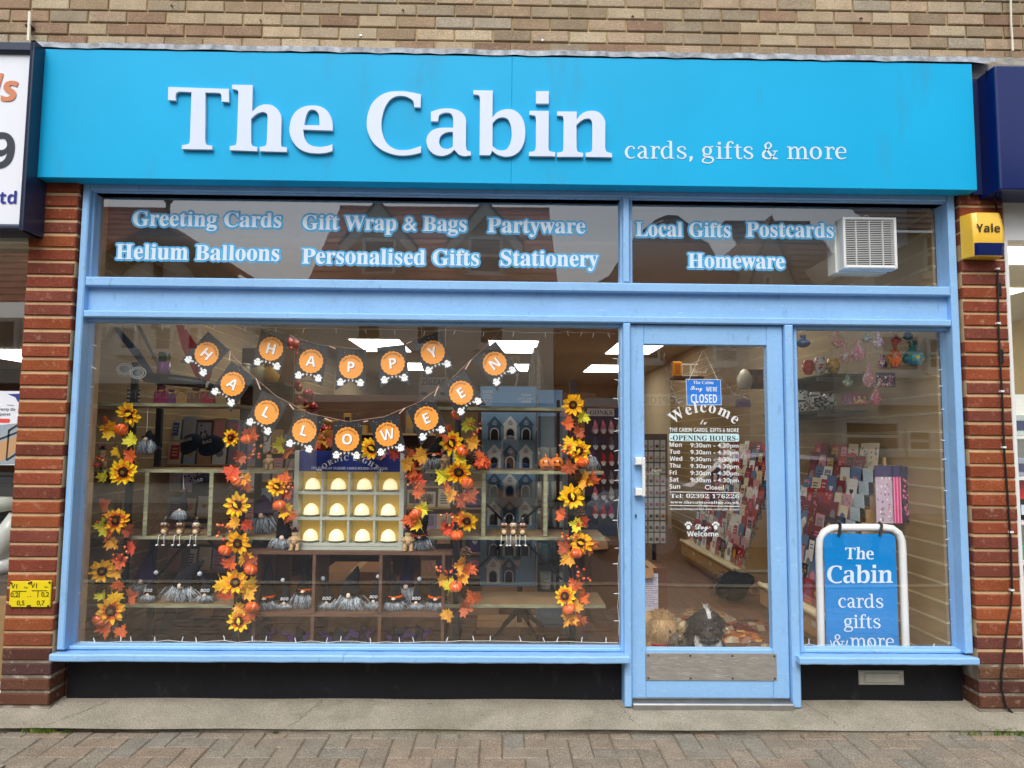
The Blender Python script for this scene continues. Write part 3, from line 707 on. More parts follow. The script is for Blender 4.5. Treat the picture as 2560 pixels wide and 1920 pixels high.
# door vinyl: opening hours
YT = YD + .029
mb = MB(); wv = lin(222, 228, 228)
def dl(s, st, x, y, cap, col=wv, align='l', wpx=None, **k):
    q = P(x, y, YT); put_text(mb, s, st, q.x, q.z, YT, cap / sc(YT) / .70, col, width=(wpx / sc(YT)) if wpx else None, align=align, **k)
q = P(1762, 1135, YT); rad = 110 / sc(YT)
arc_text(mb, 'Welcome', 'serif', q.x, q.z - .012, YT, rad, .088, wv, track=.06)
dl('to', 'script', 1759, 1061, 14, align='c')
dl('THE CABIN CARDS, GIFTS & MORE', 'bold', 1674, 1079, 9.5, wpx=174)
x0, x1, z0, z1 = RC(1673, 1083, 1848, 1104, YT); z0, z1 = min(z0, z1), max(z0, z1)
r_ = .006; mb.add([(x0 + r_, YT + .0006, z0), (x1 - r_, YT + .0006, z0), (x1, YT + .0006, z0 + r_), (x1, YT + .0006, z1 - r_), (x1 - r_, YT + .0006, z1), (x0 + r_, YT + .0006, z1), (x0, YT + .0006, z1 - r_), (x0, YT + .0006, z0 + r_)], [tuple(range(8))], lin(196, 226, 230))
dl('-OPENING HOURS-', 'serif', 1676, 1100.5, 12.5, col=lin(24, 40, 48), wpx=170)
for i, (d, t) in enumerate((('Mon', '9:30am - 4.30pm'), ('Tue', '9.30am - 4:30pm'), ('Wed', '9:30am - 4:30pm'), ('Thu', '9.30am - 4:30pm'), ('Fri', '9:30am - 4:30pm'), ('Sat', '9:30am - 4:30pm'), ('Sun', 'Closed'))):
    y = 1117 + i * 17.4
    dl(d, 'bold', 1674, y, 10.5, off=0)
    if i < 6: dl(t, 'sans', 1726, y + 1, 10.5, wpx=121, off=.012)
    else: dl(t, 'sans', 1762, y + 2, 11, wpx=48, off=.012)
for y in (1229.5, 1263.5): 
    a, b = P(1674, y, YT), P(1850, y + 2.5, YT); mb.quad((a.x, YT, a.z - .0018), (b.x, YT, b.z - .0018), (b.x, YT, b.z + .0018), (a.x, YT, a.z + .0018), wv)
dl('Tel: 02392 176226', 'serif', 1676, 1244.5, 10, wpx=172); dl('www.thecabinonline.co.uk', 'serif', 1676, 1258.5, 7, wpx=172)
dl('facebook/instagram-the cabin cards gifts & more', 'serif', 1675, 1274.5, 5, wpx=174)
dl('Dogs', 'script', 1758, 1323, 14, align='c', off=.012); dl('Welcome', 'bold', 1757, 1341, 12, align='c', wpx=78)
dl('Alarm', 'bold', 1628, 1179, 6, col=lin(170, 176, 160)); dl('PROTECTED', 'bold', 1613, 1187, 5, col=lin(170, 176, 160), wpx=36)
for cx_ in (1721, 1789):
    for dx, dy, r in ((0, 4, 5.0), (-7, -3, 2.6), (-2.6, -7, 2.8), (2.6, -7, 2.8), (7, -3, 2.6)):
        c_ = P(cx_ + dx, 1314 + dy, YT); rr = r / sc(YT); mb.add([(c_.x + rr * math.cos(a_ * .628), YT, c_.z + rr * 1.15 * math.sin(a_ * .628)) for a_ in range(10)], [tuple(range(10))], wv)
mb.build('lettering', 'vinyl', pD, fixn=False)
# threshold
mb = MB(); mb.cbox(jl1 + .001, jr0 - .001, .0, .14, -.02, .030, .006); mb.cbox(jl1 + .001, jr0 - .001, .06, .2, .0305, .05, .004); mb.build('threshold', 'steel', sf)
# closed notice on string
p = P(1760, 890, YD + .04); cs = thing('closed_sign', 'blue hanging notice saying sorry we are closed inside the door', 'sign', (p.x, YD + .05, p.z))
YC = YD + .05
ca, cb, cc, cdn = P(1715, 948, YC), P(1801.5, 949, YC), P(1803, 1012, YC), P(1717.5, 1013, YC)
mb = MB(); mb.prism([(cdn.x, cdn.z), (cc.x, cc.z), (cb.x, cb.z), (ca.x, ca.z)], YC, YC + .003, lin(14, 120, 214)); 
mb.build('board', 'attr', cs)
mb = MB()
def cl(s, st, x, y, cap, wpx, **k):
    q = P(x, y, YC - .001); put_text(mb, s, st, q.x, q.z, YC - .001, cap / sc(YC) / .70, lin(226, 232, 240), width=wpx / sc(YC), align='c', **k)
cl('The Cabin', 'serif', 1758.5, 960, 8, 51); cl('Sorry', 'script', 1741, 975, 11, 30, off=.015); cl("WE'RE", 'bold', 1779, 978.5, 11, 28); cl('CLOSED', 'bold', 1760, 1007, 21, 66)
for (a, b) in ((ca, cb), (cb, cc), (cc, cdn), (cdn, ca)):
    d = (b - a).normalized(); nn = Vector((-d.z, 0, d.x)) * .0012; off = Vector((0, -.001, 0)); mb.quad(a + off - nn, b + off - nn, b + off + nn, a + off + nn, lin(226, 232, 240))
mb.build('lettering', 'vinyl', cs, fixn=False)
mb = MB(); tp = P(1758, 874, YC); mb.tube([P(1721, 952, YC - .002), tp, P(1795, 952, YC - .002)], .0018, 6); mb.build('string', 'wire_white', cs)
# ------------------------------------------------------------------ the shop room
def wallbox(name, x0, x1, y0, y1, z0, z1, m, kind='structure'):
    mb = MB(); mb.box(x0, x1, y0, y1, z0, z1); return mb.build(name, m, kind=kind)
FZ, CZ, XL, XR, YB = 0.10, 2.60, -2.43, 2.46, 11.5
wallbox('shop_floor', XL - .1, XR + .1, .14, YB + .1, FZ - .12, FZ, 'floor_wood')
wallbox('shop_ceiling', XL - .1, XR + .1, .42, YB + .1, CZ, CZ + .05, 'ceiling')
wallbox('ceiling_bulkhead', XL, XR, .40, .4195, CZ - .004, 3.13, 'bulkhead')
wallbox('shop_back_wall', XL - .1, XR + .1, YB, YB + .1, FZ, CZ, 'plaster')
wallbox('outer_wall', XL - .16, XL - .1, .15, YB + .1, -.1, 3.13, 'plaster'); wallbox('outer_wall', XR + .1, XR + .16, .15, YB + .1, -.1, 3.13, 'plaster')
def slatwall(x, s, y0, y1, z1):
    mb = MB(); rr = random.Random(4)
    z = FZ; ph = 0.105
    while z < z1:
        zt = min(z + ph - .012, z1)
        mb.cbox_side = None
        if s > 0: mb.box(x, x + .018, y0, y1, z, zt)
        else: mb.box(x - .018, x, y0, y1, z, zt)
        z += ph
    o = mb.build('slat_wall', 'slat_wood', kind='structure')
    mb = MB(); z = FZ + ph - .012
    while z < z1:
        for a in (.0005, .0085):
            if s > 0: mb.box(x - .0015, x + .019, y0, y1, z + a, z + a + .003)
            else: mb.box(x - .019, x + .0015, y0, y1, z + a, z + a + .003)
        if s > 0: mb.box(x + .012, x + .019, y0, y1, z + .003, z + .009, None)
        else: mb.box(x - .019, x - .012, y0, y1, z + .003, z + .009, None)
        z += ph
    mb.build('slat_rail', 'slat_rail', o)
    return o
slatwall(XR, 1, .16, 6.5, 2.9); slatwall(XL, -1, .16, 6.5, 2.9)
# flat ceiling lights; the unseen first row is added to light the display
k = 0
nm = ['first', 'second', 'third', 'fourth']
cx_ = [-1.55, .14, 1.72]
for r, (y0, y1) in enumerate(((1.7, 2.9), (4.72, 5.90), (7.35, 8.5))):
    for c, x in enumerate(cx_):
        w = .30
        t = thing('ceiling_light', 'lit square ceiling panel, %s row from the window, %s column' % (nm[r], ['left', 'middle', 'right'][c]), 'ceiling light', (x, (y0 + y1) / 2, CZ), 'square ceiling lights in the shop')
        mb = MB(); mb.box(x - w - .02, x + w + .02, y0 - .02, y1 + .02, CZ - .008, CZ - .0005); mb.build('frame', 'white_plastic', t)
        mb = MB(); mb.box(x - w, x + w, y0, y1, CZ - .012, CZ - .0085); mb.build('diffuser', 'panel_light', t)

# ------------------------------------------------------------------ left neighbour
nl = thing('neighbour_sign', 'white neighbouring fascia sign with navy frame, cut off at the left', 'shop sign', (-2.9, -.1, 2.6))
Yn = -.10
fx = X2((94, 136), (71, 560), Yn - .03); ft, fb = P(60, 136, Yn - .03).z, P(40, 562, Yn - .03).z
ex = sx0 - .004
mb = MB(); mb.box(-4.6, fx, Yn - .028, .0, fb, ft); mb.build('face', 'sign_face_white', nl)
mb = MB(); mb.cbox(fx + .0005, ex, Yn - .055, .0, fb - .035, ft + .06, .012); mb.cbox(-4.6, fx, Yn - .055, -.002, ft + .0005, ft + .06, .012); mb.cbox(-4.6, fx, Yn - .055, -.002, fb - .035, fb - .0005, .012)
mb.build('frame', 'navy_trim', nl)
mb = MB()
YA = Yn - .032
def nt(s, st, x, y, cap, col, align='r', **k):
    q = P(x, y, YA); put_text(mb, s, st, q.x, q.z, YA, cap / sc(YA) / .70, col, align=align, **k)
nt('ls', 'ital', 44, 252, 66, lin(206, 130, 94), off=.01); nt('9', 'bold', 33, 421, 92, lin(54, 58, 68)); nt('Ltd', 'bold', 40, 509, 31, lin(40, 46, 140))
mb.build('lettering', 'vinyl', nl, fixn=False)
lw = thing('neighbour_window', 'neighbouring shop window at the left with pale head board and wooden panel', 'shop window', (-3.4, .08, 0))
Yl = .06
def LZ(y): return P(40, y, Yl).z
mb = MB(); mb.cbox(-4.6, -2.575, .02, .14, LZ(612), LZ(560), .006); mb.build('head_board', 'cream_plastic', lw)
mb = MB(); mb.box(-4.6, -2.574, .07, .13, LZ(1705), LZ(1497)); mb.build('timber_panel', 'slat_wood', lw)
mb = MB(); mb.box(-4.6, -2.575, .05, .14, -.05, LZ(1706)); mb.build('plinth', 'white_plastic', lw)
pane('glass_pane', -4.6, -2.575, LZ(1497), LZ(612), 'glass_upper', Y=.09, par=lw)
wallbox('neighbour_room', -9.2, -2.62, 9.0, 9.1, -.1, 2.6, 'brown_board'); wallbox('neighbour_room_ceiling', -9.2, -2.62, .15, 9, 2.6, 2.65, 'ceiling'); wallbox('neighbour_room_floor', -9.2, -2.62, .15, 9, -.1, .05, 'floor_wood')
wallbox('neighbour_room_wall', -9.3, -9.2, .1, 9.1, -.1, 2.65, 'plaster')
mb = MB(); mb.box(-7.6, -6.6, 6.2, 7.6, 2.56, 2.58); tag(mb.build('ceiling_light', 'panel_light_left', origin=(-7, 6.9, 2.58)), 'lit ceiling panel inside the neighbouring shop at the far left', 'ceiling light')
# poster with a stair picture
Yp = .12
x1 = P(64, 1070, Yp).x; x0 = x1 - .42; z1, z0 = P(64, 978, Yp).z, P(64, 1163, Yp).z
po = thing('poster', 'white poster with a staircase picture taped inside the left window', 'poster', (x1 - .2, Yp, z0))
mb = MB(); mb.box(x0, x1, Yp, Yp + .003, z0, z1); mb.build('sheet', 'sign_face_white', po)
mb = MB(); Yq = Yp - .001
def pp(x, y): q = P(x, y, Yq); return (q.x, Yq, q.z)
blue = lin(46, 62, 130)
mb.add([pp(19, 985), pp(53, 984), pp(53, 1006), pp(44, 1004), pp(38, 993), pp(28, 989)], [tuple(range(6))], blue)
q = P(38, 1027, Yq); put_text(mb, 'Warranty On', 'ital', q.x, q.z, Yq, .021, lin(60, 62, 80), align='r'); q = P(26, 1039, Yq); put_text(mb, '& Spares', 'ital', q.x, q.z, Yq, .021, lin(60, 62, 80), align='r')
q = P(35, 1015, Yq); put_text(mb, 'Mobility', 'sans', q.x, q.z, Yq, .012, lin(110, 112, 120), align='r')
mb.add([pp(-20, 1046), pp(23, 1047), pp(26, 1051), pp(23, 1057), pp(-20, 1057)], [tuple(range(5))], lin(214, 80, 72))
mb.quad(pp(-40, 1066), pp(46, 1058), pp(42, 1160), pp(-40, 1162), lin(150, 164, 172))
Yq -= .0004; mb.add([pp(-40, 1118), pp(44, 1090), pp(38, 1128), pp(14, 1150), pp(-40, 1160)], [tuple(range(5))], lin(190, 150, 108))
Yq -= .0004
for (a_, b_, c_, d_) in (((20, 1075), (25, 1073), (18, 1150), (14, 1150)), ((20, 1075), (46, 1058), (46, 1064), (21, 1081)), ((-40, 1110), (44, 1078), (44, 1083), (-40, 1116)), ((14, 1150), (42, 1130), (42, 1137), (18, 1152))):
    mb.quad(pp(*a_), pp(*b_), pp(*c_), pp(*d_), lin(46, 50, 54))
mb.build('print', 'vinyl', po, fixn=False)
# mobility scooter behind that window
ms = thing('mobility_scooter', 'grey mobility scooter parked inside the neighbouring window', 'scooter', (-3.0, .9, .05))
def SP(x, y): return P(x, y, .7)
mb = MB()
mb.tube([SP(-60, 1262), SP(-10, 1262), SP(42, 1258)], [.05, .052, .04], 12, lin(182, 188, 178)); 
mb.build('armrest', 'attr', ms, smooth=True)
mb = MB(); mb.tube([SP(46, 1290), SP(26, 1330), SP(4, 1365), SP(-60, 1400)], [.055, .075, .09, .09], 12, lin(200, 206, 200)); mb.tube([SP(-80, 1420), SP(0, 1415), SP(40, 1412)], [.06, .06, .05], 12, lin(190, 196, 192)); mb.build('body', 'gloss', ms, smooth=True)
mb = MB(); mb.box(-3.6, -2.75, .75, 1.2, SP(20, 1440).z, SP(20, 1190).z, lin(30, 32, 36)); mb.build('seat', 'attr', ms, bevel=.04)
mb = MB(); c_ = SP(30, 1440); mb.m = Matrix.Translation((c_.x - .05, .7, .22)) @ Matrix.Rotation(R_(90), 4, 'X'); mb.lathe([(.02, -.05), (.14, -.05), (.165, -.03), (.165, .03), (.14, .05), (.02, .05)], 24, col=lin(26, 26, 28)); mb.build('wheel', 'attr', ms, smooth=True)
# yellow gas marker plates on the left pier
gs = []
for i, (x0_, y0_, x1_, y1_, tl, tr, bt) in enumerate(((25.6, 1454, 73, 1518, '0,2', '.', '0,5'), (75, 1452, 124, 1518, '.', '0,2', '0,7'))):
    a, b = P(x0_, y0_, -.012), P(x1_, y1_, -.012)
    t = thing('gas_marker', 'yellow %s gas marker plate reading %s on the brick pier' % (('left', '0,5') if i == 0 else ('right', '0,7')), 'marker plate', ((a.x + b.x) / 2, -.012, b.z), 'yellow gas marker plates')
    mb = MB(); mb.cbox(a.x, b.x, -.012, -.002, b.z, a.z, .002); mb.build('plate', 'plate_yellow', t)
    mb = MB(); Yt = -.0132; h = a.z - b.z; w = b.x - a.x; ink = lin(50, 46, 20)
    put_text(mb, 'V1', 'sans', a.x + .006, a.z - h * .27, Yt, .034, ink, off=.012); put_text(mb, 'Gas', 'sans', b.x - .012, a.z - h * .26, Yt, .014, ink, align='r')
    mb.quad((a.x + .012, Yt, a.z - h * .39), (b.x - .018, Yt, a.z - h * .39), (b.x - .018, Yt, a.z - h * .36), (a.x + .012, Yt, a.z - h * .36), ink)
    xm = a.x + w * (.46 if i == 0 else .40); mb.quad((xm, Yt, a.z - h * .62), (xm + .004, Yt, a.z - h * .62), (xm + .004, Yt, a.z - h * .37), (xm, Yt, a.z - h * .37), ink)
    put_text(mb, tl, 'sans', a.x + .006, a.z - h * .60, Yt, .034, ink, off=.012); put_text(mb, tr, 'sans', b.x - .006, a.z - h * .60, Yt, .034, ink, align='r', off=.012)
    put_text(mb, bt, 'sans', (a.x + b.x) / 2 + .008, a.z - h * .92, Yt, .034, ink, align='c', off=.012)
    mb.build('lettering', 'vinyl', t, fixn=False)
    for q in range(4):
        mb = MB(); x = (a.x + .007, b.x - .007)[q % 2]; z = (a.z - .007, b.z + .006)[q // 2]; mb.tube([(x, -.011, z), (x, -.016, z)], .0055, 8, lin(80, 56, 30)); mb.build('screw', 'attr', t)

# ------------------------------------------------------------------ right neighbour
nr = thing('neighbour_sign', 'glossy navy neighbouring fascia box, cut off at the right', 'shop sign', (3.0, -.2, 2.6))
Yr = -.17
bx = X2((2488.6, 162), (2500, 473), Yr); bt_, bb = P(2495, 163, Yr).z, P(2495, 474, Yr).z
mb = MB(); mb.cbox(bx, 4.8, Yr, .12, bb, bt_, .006); mb.build('box', 'navy', nr, bevel=.004)
mb = MB(); x0_ = sx1 + .01; mb.box(x0_, bx + .3, -.03, .10, P(2445, 486, -.03).z, P(2445, 197, -.03).z); mb.build('back_panel', 'navy_dull', nr)
mb = MB(); mb.box(x0_, bx + .3, -.02, .14, P(2445, 197, -.03).z, P(2445, 158, -.03).z); mb.build('felt_strip', 'tarp', nr)
# crumpled tarpaulin strip
mb = MB(); rt = random.Random(8); xa, xb = P(2386, 140, .0).x, 4.2; vs = []
zt, zb = P(2386, 134, .12).z, P(2386, 158, .02).z
for i in range(41):
    x = xa + (xb - xa) * i / 40
    for kx in range(5):
        f_ = kx / 4; vs.append((x, .15 - .13 * f_ + rt.uniform(-.012, .012), zt + (zb - zt) * f_ + rt.uniform(-.006, .006)))
mb.add(vs, [(i*5+k, i*5+k+1, (i+1)*5+k+1, (i+1)*5+k) for i in range(40) for k in range(4)])
tag(mb.build('tarpaulin', 'tarp', origin=(2.9, .1, 3.5), fixn=False), 'crumpled grey tarpaulin strip above the navy sign', 'tarpaulin')
rw = thing('neighbour_window', 'neighbouring shop window at the right with white frame and lit shelves', 'shop window', (3.4, .08, 0))
def RZ(y): return P(2530, y, .06).z
mb = MB(); mb.cbox(2.786, 4.8, .03, .14, RZ(606), 2.86, .004); mb.cbox(2.776, 2.80, .02, .14, -.04, RZ(606), .004); mb.box(2.7755, 4.8, .05, .14, -.05, RZ(1662))
mb.build('frame', 'white_plastic', rw)
mb = MB(); mb.box(2.801, 4.8, .035, .12, RZ(600), RZ(575)); mb.build('head_strip', 'cream_plastic', rw)
pane('glass_pane', 2.80, 4.8, RZ(1662), RZ(606), 'glass', Y=.10, par=rw)
wallbox('neighbour_room', 2.7, 5.2, 4.6, 4.7, -.1, 2.7, 'plaster'); wallbox('neighbour_room_ceiling', 2.7, 5.2, .15, 4.6, 2.64, 2.7, 'ceiling'); wallbox('neighbour_room_floor', 2.7, 5.2, .15, 4.6, -.1, .05, 'ceiling'); wallbox('neighbour_room_wall', 5.2, 5.3, .1, 4.7, -.1, 2.7, 'plaster')
wallbox('neighbour_room_wall', 2.66, 2.70, .15, 4.7, -.1, 2.7, 'plaster')
for i, (y0, y1) in enumerate(((.42, .95), (1.75, 2.4), (3.2, 3.9))):
    mb = MB(); mb.box(2.95, 4.2, y0, y1, 2.625, 2.635)
    tag(mb.build('ceiling_light', 'panel_light_right', origin=(3.3, y0, 2.63)), 'yellowish lit ceiling panel, %s from the glass, in the right shop' % nm[i], 'ceiling light', 'ceiling panels of the right shop')
sh = thing('display_shelf', 'white shelving with packed goods inside the right window', 'shelving', (3.2, .5, 0))
Ys = .45
def shp(y): return P(2530, y, Ys).z
mb = MB()
for y in (1090, 1190, 1298, 1396, 1436, 1572): mb.box(2.72, 4.4, Ys - .12, Ys + .2, shp(y) - .018, shp(y))
mb.box(2.72, 4.4, Ys + .2, Ys + .22, 0, shp(980))
mb.build('shelves', 'white_plastic', sh)
def boxitem(name, lab, cat, x0, x1, y, h, col, m='attr', d=.1, band=None):
    z = shp(y); mb = MB(); a, b = P(x0, 1200, Ys - .05).x, P(x1, 1200, Ys - .05).x
    mb.cbox(a, b, Ys - .06, Ys - .06 + d, z + .0005, z + h, .006, col); o = mb.build(name, m, origin=((a + b) / 2, Ys, z))
    tag(o, lab, cat)
    if band:
        mb = MB(); mb.box(a + (b - a) * .25, b - (b - a) * .2, Ys - .0625, Ys - .0605, z + h * .25, z + h * .7, band); mb.build('label', 'attr', o)
boxitem('packet', 'clear packet with navy print on the top shelf at the right edge', 'packet', 2520, 2585, 1090, .13, lin(176, 190, 186), 'gloss', band=lin(50, 60, 96))
boxitem('packet', 'pair pack with grey labels on the second shelf at the right edge', 'packet', 2522, 2590, 1190, .11, lin(150, 156, 170), 'gloss', band=lin(60, 66, 90))
boxitem('red_carton', 'red carton lying below the grey packs at the right edge', 'carton', 2526, 2600, 1298, .235, lin(186, 24, 30)); 
boxitem('blue_box', 'bright blue box on the third shelf at the right edge', 'box', 2528, 2600, 1298, .13, lin(24, 110, 196), d=.05, band=lin(190, 210, 226))
boxitem('green_tin', 'green round topped tub on the fourth shelf at the right edge', 'tub', 2532, 2600, 1396, .085, lin(70, 150, 130), 'gloss', band=lin(150, 210, 196))
boxitem('lime_tray', 'lime green tray under the green tub at the right edge', 'tray', 2530, 2600, 1436, .04, lin(96, 190, 40))
boxitem('grey_carton', 'pale grey carton on the lowest shelf at the right edge', 'carton', 2536, 2600, 1572, .19, lin(196, 202, 200))
# alarm bell box
al = thing('alarm_box', 'yellow burglar alarm box with navy strip on the right pier', 'alarm box', (2.65, -.05, 2.4))
Ya = -.075
ax0, ax1 = P(2429, 560, Ya).x, P(2508, 560, Ya).x; az1, az0 = P(2470, 531, Ya).z, P(2470, 641, Ya).z
mb = MB(); N = 12; vs = []
for i in range(N + 1):
    f_ = i / N; z = az0 + (az1 - az0) * f_
    bulge = .018 * math.sin(math.pi * min(1, f_ * .9 + .1)) 
    ins = .012 * (1 - math.sin(math.pi * (.12 + .76 * f_)))
    vs += [(ax0 - .014, 0.0, z), (ax0 + ins, Ya - bulge + .012, z), (ax0 + .02 + ins, Ya - bulge, z), (ax1 - .02 - ins, Ya - bulge, z), (ax1 - ins, Ya - bulge + .012, z), (ax1 + .006, 0.0, z)]
mb.add(vs, [(i*6+k, i*6+k+1, (i+1)*6+k+1, (i+1)*6+k) for i in range(N) for k in range(5)] + [tuple(range(6)), tuple(N*6+5-k for k in range(6))])
mb.build('case', 'alarm_yellow', al, smooth=False, bevel=.004)
mb = MB(); vs = []
za, zb = P(2466, 639, Ya).z, P(2466, 609, Ya).z
for i in range(7):
    f_ = (za + (zb - za) * i / 6 - az0) / (az1 - az0); z = za + (zb - za) * i / 6
    y = Ya - .018 * math.sin(math.pi * min(1, f_ * .9 + .1)) - .0015
    ins = .012 * (1 - math.sin(math.pi * (.12 + .76 * f_)))
    vs += [(ax0 + ins + .003, y + .010, z), (ax0 + .02 + ins, y, z), (ax1 - .02 - ins, y, z), (ax1 - ins - .002, y + .010, z)]
mb.add(vs, [(i*4+k, i*4+k+1, i*4+k+5, i*4+k+4) for i in range(6) for k in range(3)]); mb.build('strip', 'navy', al, fixn=False)
mb = MB(); Yt = Ya - .0215; a, b = P(2441, 579, Yt), P(2501, 581, Yt); put_text(mb, 'Yale', 'bold', a.x, (a.z + b.z) / 2, Yt, .062, lin(52, 46, 30), width=b.x - a.x); mb.build('lettering', 'vinyl', al, fixn=False)
# black cable down the right pier
cpts = [(2494, 668), (2495, 730), (2496, 808), (2500, 900), (2505, 978), (2510, 1118), (2519, 1240), (2527, 1360), (2530, 1475), (2528, 1510), (2519, 1560), (2508, 1650), (2503, 1690), (2505, 1730), (2515, 1765), (2530, 1782), (2552, 1791)]
mb = MB(); pts = [P(x, y, -.012) for x, y in cpts] + [Vector((2.9, -.03, -.03)), Vector((3.3, -.02, -.035))]
mb.tube(pts, .0055, 7); 
cab = mb.build('cable', 'rubber', origin=pts[-2]); tag(cab, 'black cable clipped down the right pier to the pavement', 'cable')
mb = MB(); mb.tube([P(2482, 488, -.03), P(2490, 512, -.01), P(2494, 535, -.01)], .0055, 6); mb.tube([P(2466, 176, -.12), P(2460, 230, -.05), P(2461, 330, -.05), P(2466, 420, -.05), P(2478, 487, -.03)], .004, 6); mb.build('upper_run', 'rubber', cab)
for x, y in ((2494, 672), (2496, 808), (2505, 978), (2510, 1118), (2528, 1330), (2530, 1475)):
    p = P(x, y, -.014); mb = MB(); mb.box(p.x - .009, p.x + .009, -.021, -.001, p.z - .005, p.z + .005); mb.build('clip', 'white_plastic', cab)
for i, (x, y) in enumerate(((2499, 722), (2504, 890))):
    p = P(x, y, -.01); mb = MB(); mb.cbox(p.x - .009, p.x + .012, -.012, 0, p.z - .035, p.z + .035, .003); tag(mb.build('contact_strip', 'rubber', origin=p), ['upper', 'lower'][i] + ' dark contact strip on the edge of the right pier', 'contact strip')

# ------------------------------------------------------------------ weeds at the foot of the apron, drain cover
def weed(px, py, n, sc_, lab, seed):
    r = random.Random(seed); mb = MB(); Yw = YA_ - .004
    p = P(px, py, Yw); k = (P(px, py, Yw).z + .045); 
    d = (CAM - p).normalized(); t_ = (-.045 - p.z) / (CAM.z - p.z) if False else 0
    base = Vector((p.x, Yw, -.046))
    for i in range(n):
        a = r.uniform(0, 6.28); L = sc_ * r.uniform(.4, 1.0); w = .0022 * r.uniform(.7, 1.5)
        o = base + Vector((r.gauss(0, sc_ * .55), r.gauss(0, .008), 0))
        dx, dy = math.cos(a) * L * .7, math.sin(a) * L * .35 - .01
        m1 = o + Vector((dx * .4, dy * .4, L * .55)); tip = o + Vector((dx, dy, L * .75))
        c = r.choice([lin(88, 120, 40), lin(110, 140, 50), lin(70, 100, 36), lin(132, 136, 70)])
        mb.add([o - Vector((w, 0, 0)), o + Vector((w, 0, 0)), m1 + Vector((w, 0, 0)), m1 - Vector((w, 0, 0)), tip], [(0, 1, 2, 3), (3, 2, 4)], c)
    tag(mb.build('weed', 'grass', origin=base, fixn=False), lab, 'weed')
weed(95, 1838, 120, .045, 'leafy green weed at the left end of the concrete apron', 1); weed(118, 1846, 70, .03, 'low green weed along the left apron edge, beside the leafy one', 2)
weed(2427, 1818, 90, .045, 'grass tuft at the right of the apron, nearest the door', 3); weed(2502, 1820, 110, .05, 'large grass tuft by the right pier, between two others', 4); weed(2552, 1822, 70, .045, 'grass tuft at the far right edge of the apron', 5)
weed(690, 1832, 16, .016, 'tiny moss sprig on the apron edge under the big window', 6); weed(2265, 1824, 14, .018, 'tiny green sprig on the apron edge below the letter box', 7); weed(165, 1846, 30, .02, 'thin moss line beside the left apron corner', 8)
mb = MB(); mb.box(-2.45, -2.2, -.75, -.585, -.052, -.040); dc = mb.build('drain_cover', 'dark_metal', origin=(-2.3, -.65, -.05)); tag(dc, 'dark metal cover set in the paving at bottom left', 'drain cover')
mb = MB(); mb.box(-2.50, -2.15, -.58, -.545, -.06, -.038); mb.box(-2.195, -2.16, -.8, -.582, -.06, -.038); mb.build('concrete_rim', 'concrete', dc)

# ------------------------------------------------------------------ houses across the street (seen in the glass)
def mir(px, py, D): q = P(px, py, D); return Vector((q.x, .19 - q.y, q.z))
def house(label, cat='house'): return thing('house', label, cat, (0, -13, 0))
def windows(par, lst, D, frame='white_trim', bar=True):
    for (a, b, c, d) in lst:
        p, q = mir(a, b, D), mir(c, d, D); x0, x1, z0, z1 = p.x, q.x, q.z, p.z
        Y = p.y; mb = MB(); w = .07
        mb.box(x0, x1, Y + .003, Y + .10, z0, z0 + w); mb.box(x0, x1, Y + .003, Y + .10, z1 - w, z1); mb.box(x0, x0 + w, Y + .003, Y + .10, z0 + w, z1 - w); mb.box(x1 - w, x1, Y + .003, Y + .10, z0 + w, z1 - w)
        if bar: zm = (z0 + z1) / 2; mb.box(x0 + w, x1 - w, Y + .003, Y + .08, zm - .03, zm + .03)
        mb.box(x0 - .08, x1 + .08, Y + .003, Y + .16, z0 - .1, z0 - .0)
        f = mb.build('window', frame, par); mb = MB(); mb.quad((x0 + w, Y + .02, z0 + w), (x1 - w, Y + .02, z0 + w), (x1 - w, Y + .02, z1 - w), (x0 + w, Y + .02, z1 - w)); mb.build('pane', 'dark_pane', f, fixn=False)
def tiles(x0, x1, y0, z0, y1, z1, m='tile_terra', n=13, overhang=.1):
    "stepped tile courses from eaves (y0,z0) up to ridge (y1,z1)"
    mb = MB()
    for i in range(n):
        a, b = i / n, (i + 1) / n
        ya, yb, za, zb = y0 + (y1 - y0) * a, y0 + (y1 - y0) * b, z0 + (z1 - z0) * a, z0 + (z1 - z0) * b
        mb.add([(x0 - overhang, ya, za + .05), (x1 + overhang, ya, za + .05), (x1 + overhang, yb, zb + .012), (x0 - overhang, yb, zb + .012), (x0 - overhang, ya, za), (x1 + overhang, ya, za)], [(0, 1, 2, 3), (4, 5, 1, 0)])
    mb.box(x0 - overhang, x1 + overhang, y1 - .2, y1 + .05, z1 - .02, z1 + .08)
    return mb
D0 = 12.0; YF = .19 - D0
hb = house('pale rendered shop house with red roof and two dormers, reflected mid glass')
xb0, xb1 = mir(770, 760, D0).x, mir(1385, 760, D0).x; ze = mir(1000, 742, D0).z
mb = MB(); mb.box(xb0, xb1, YF - 6, YF, -.1, ze); mb.build('wall', 'render_wall', hb)
zr = mir(1000, 521, 15.2).z; yr = .19 - 15.2
tiles(xb0, xb1, YF + .25, ze - .05, yr, zr).build('roof', 'tile_terra', hb, fixn=False)
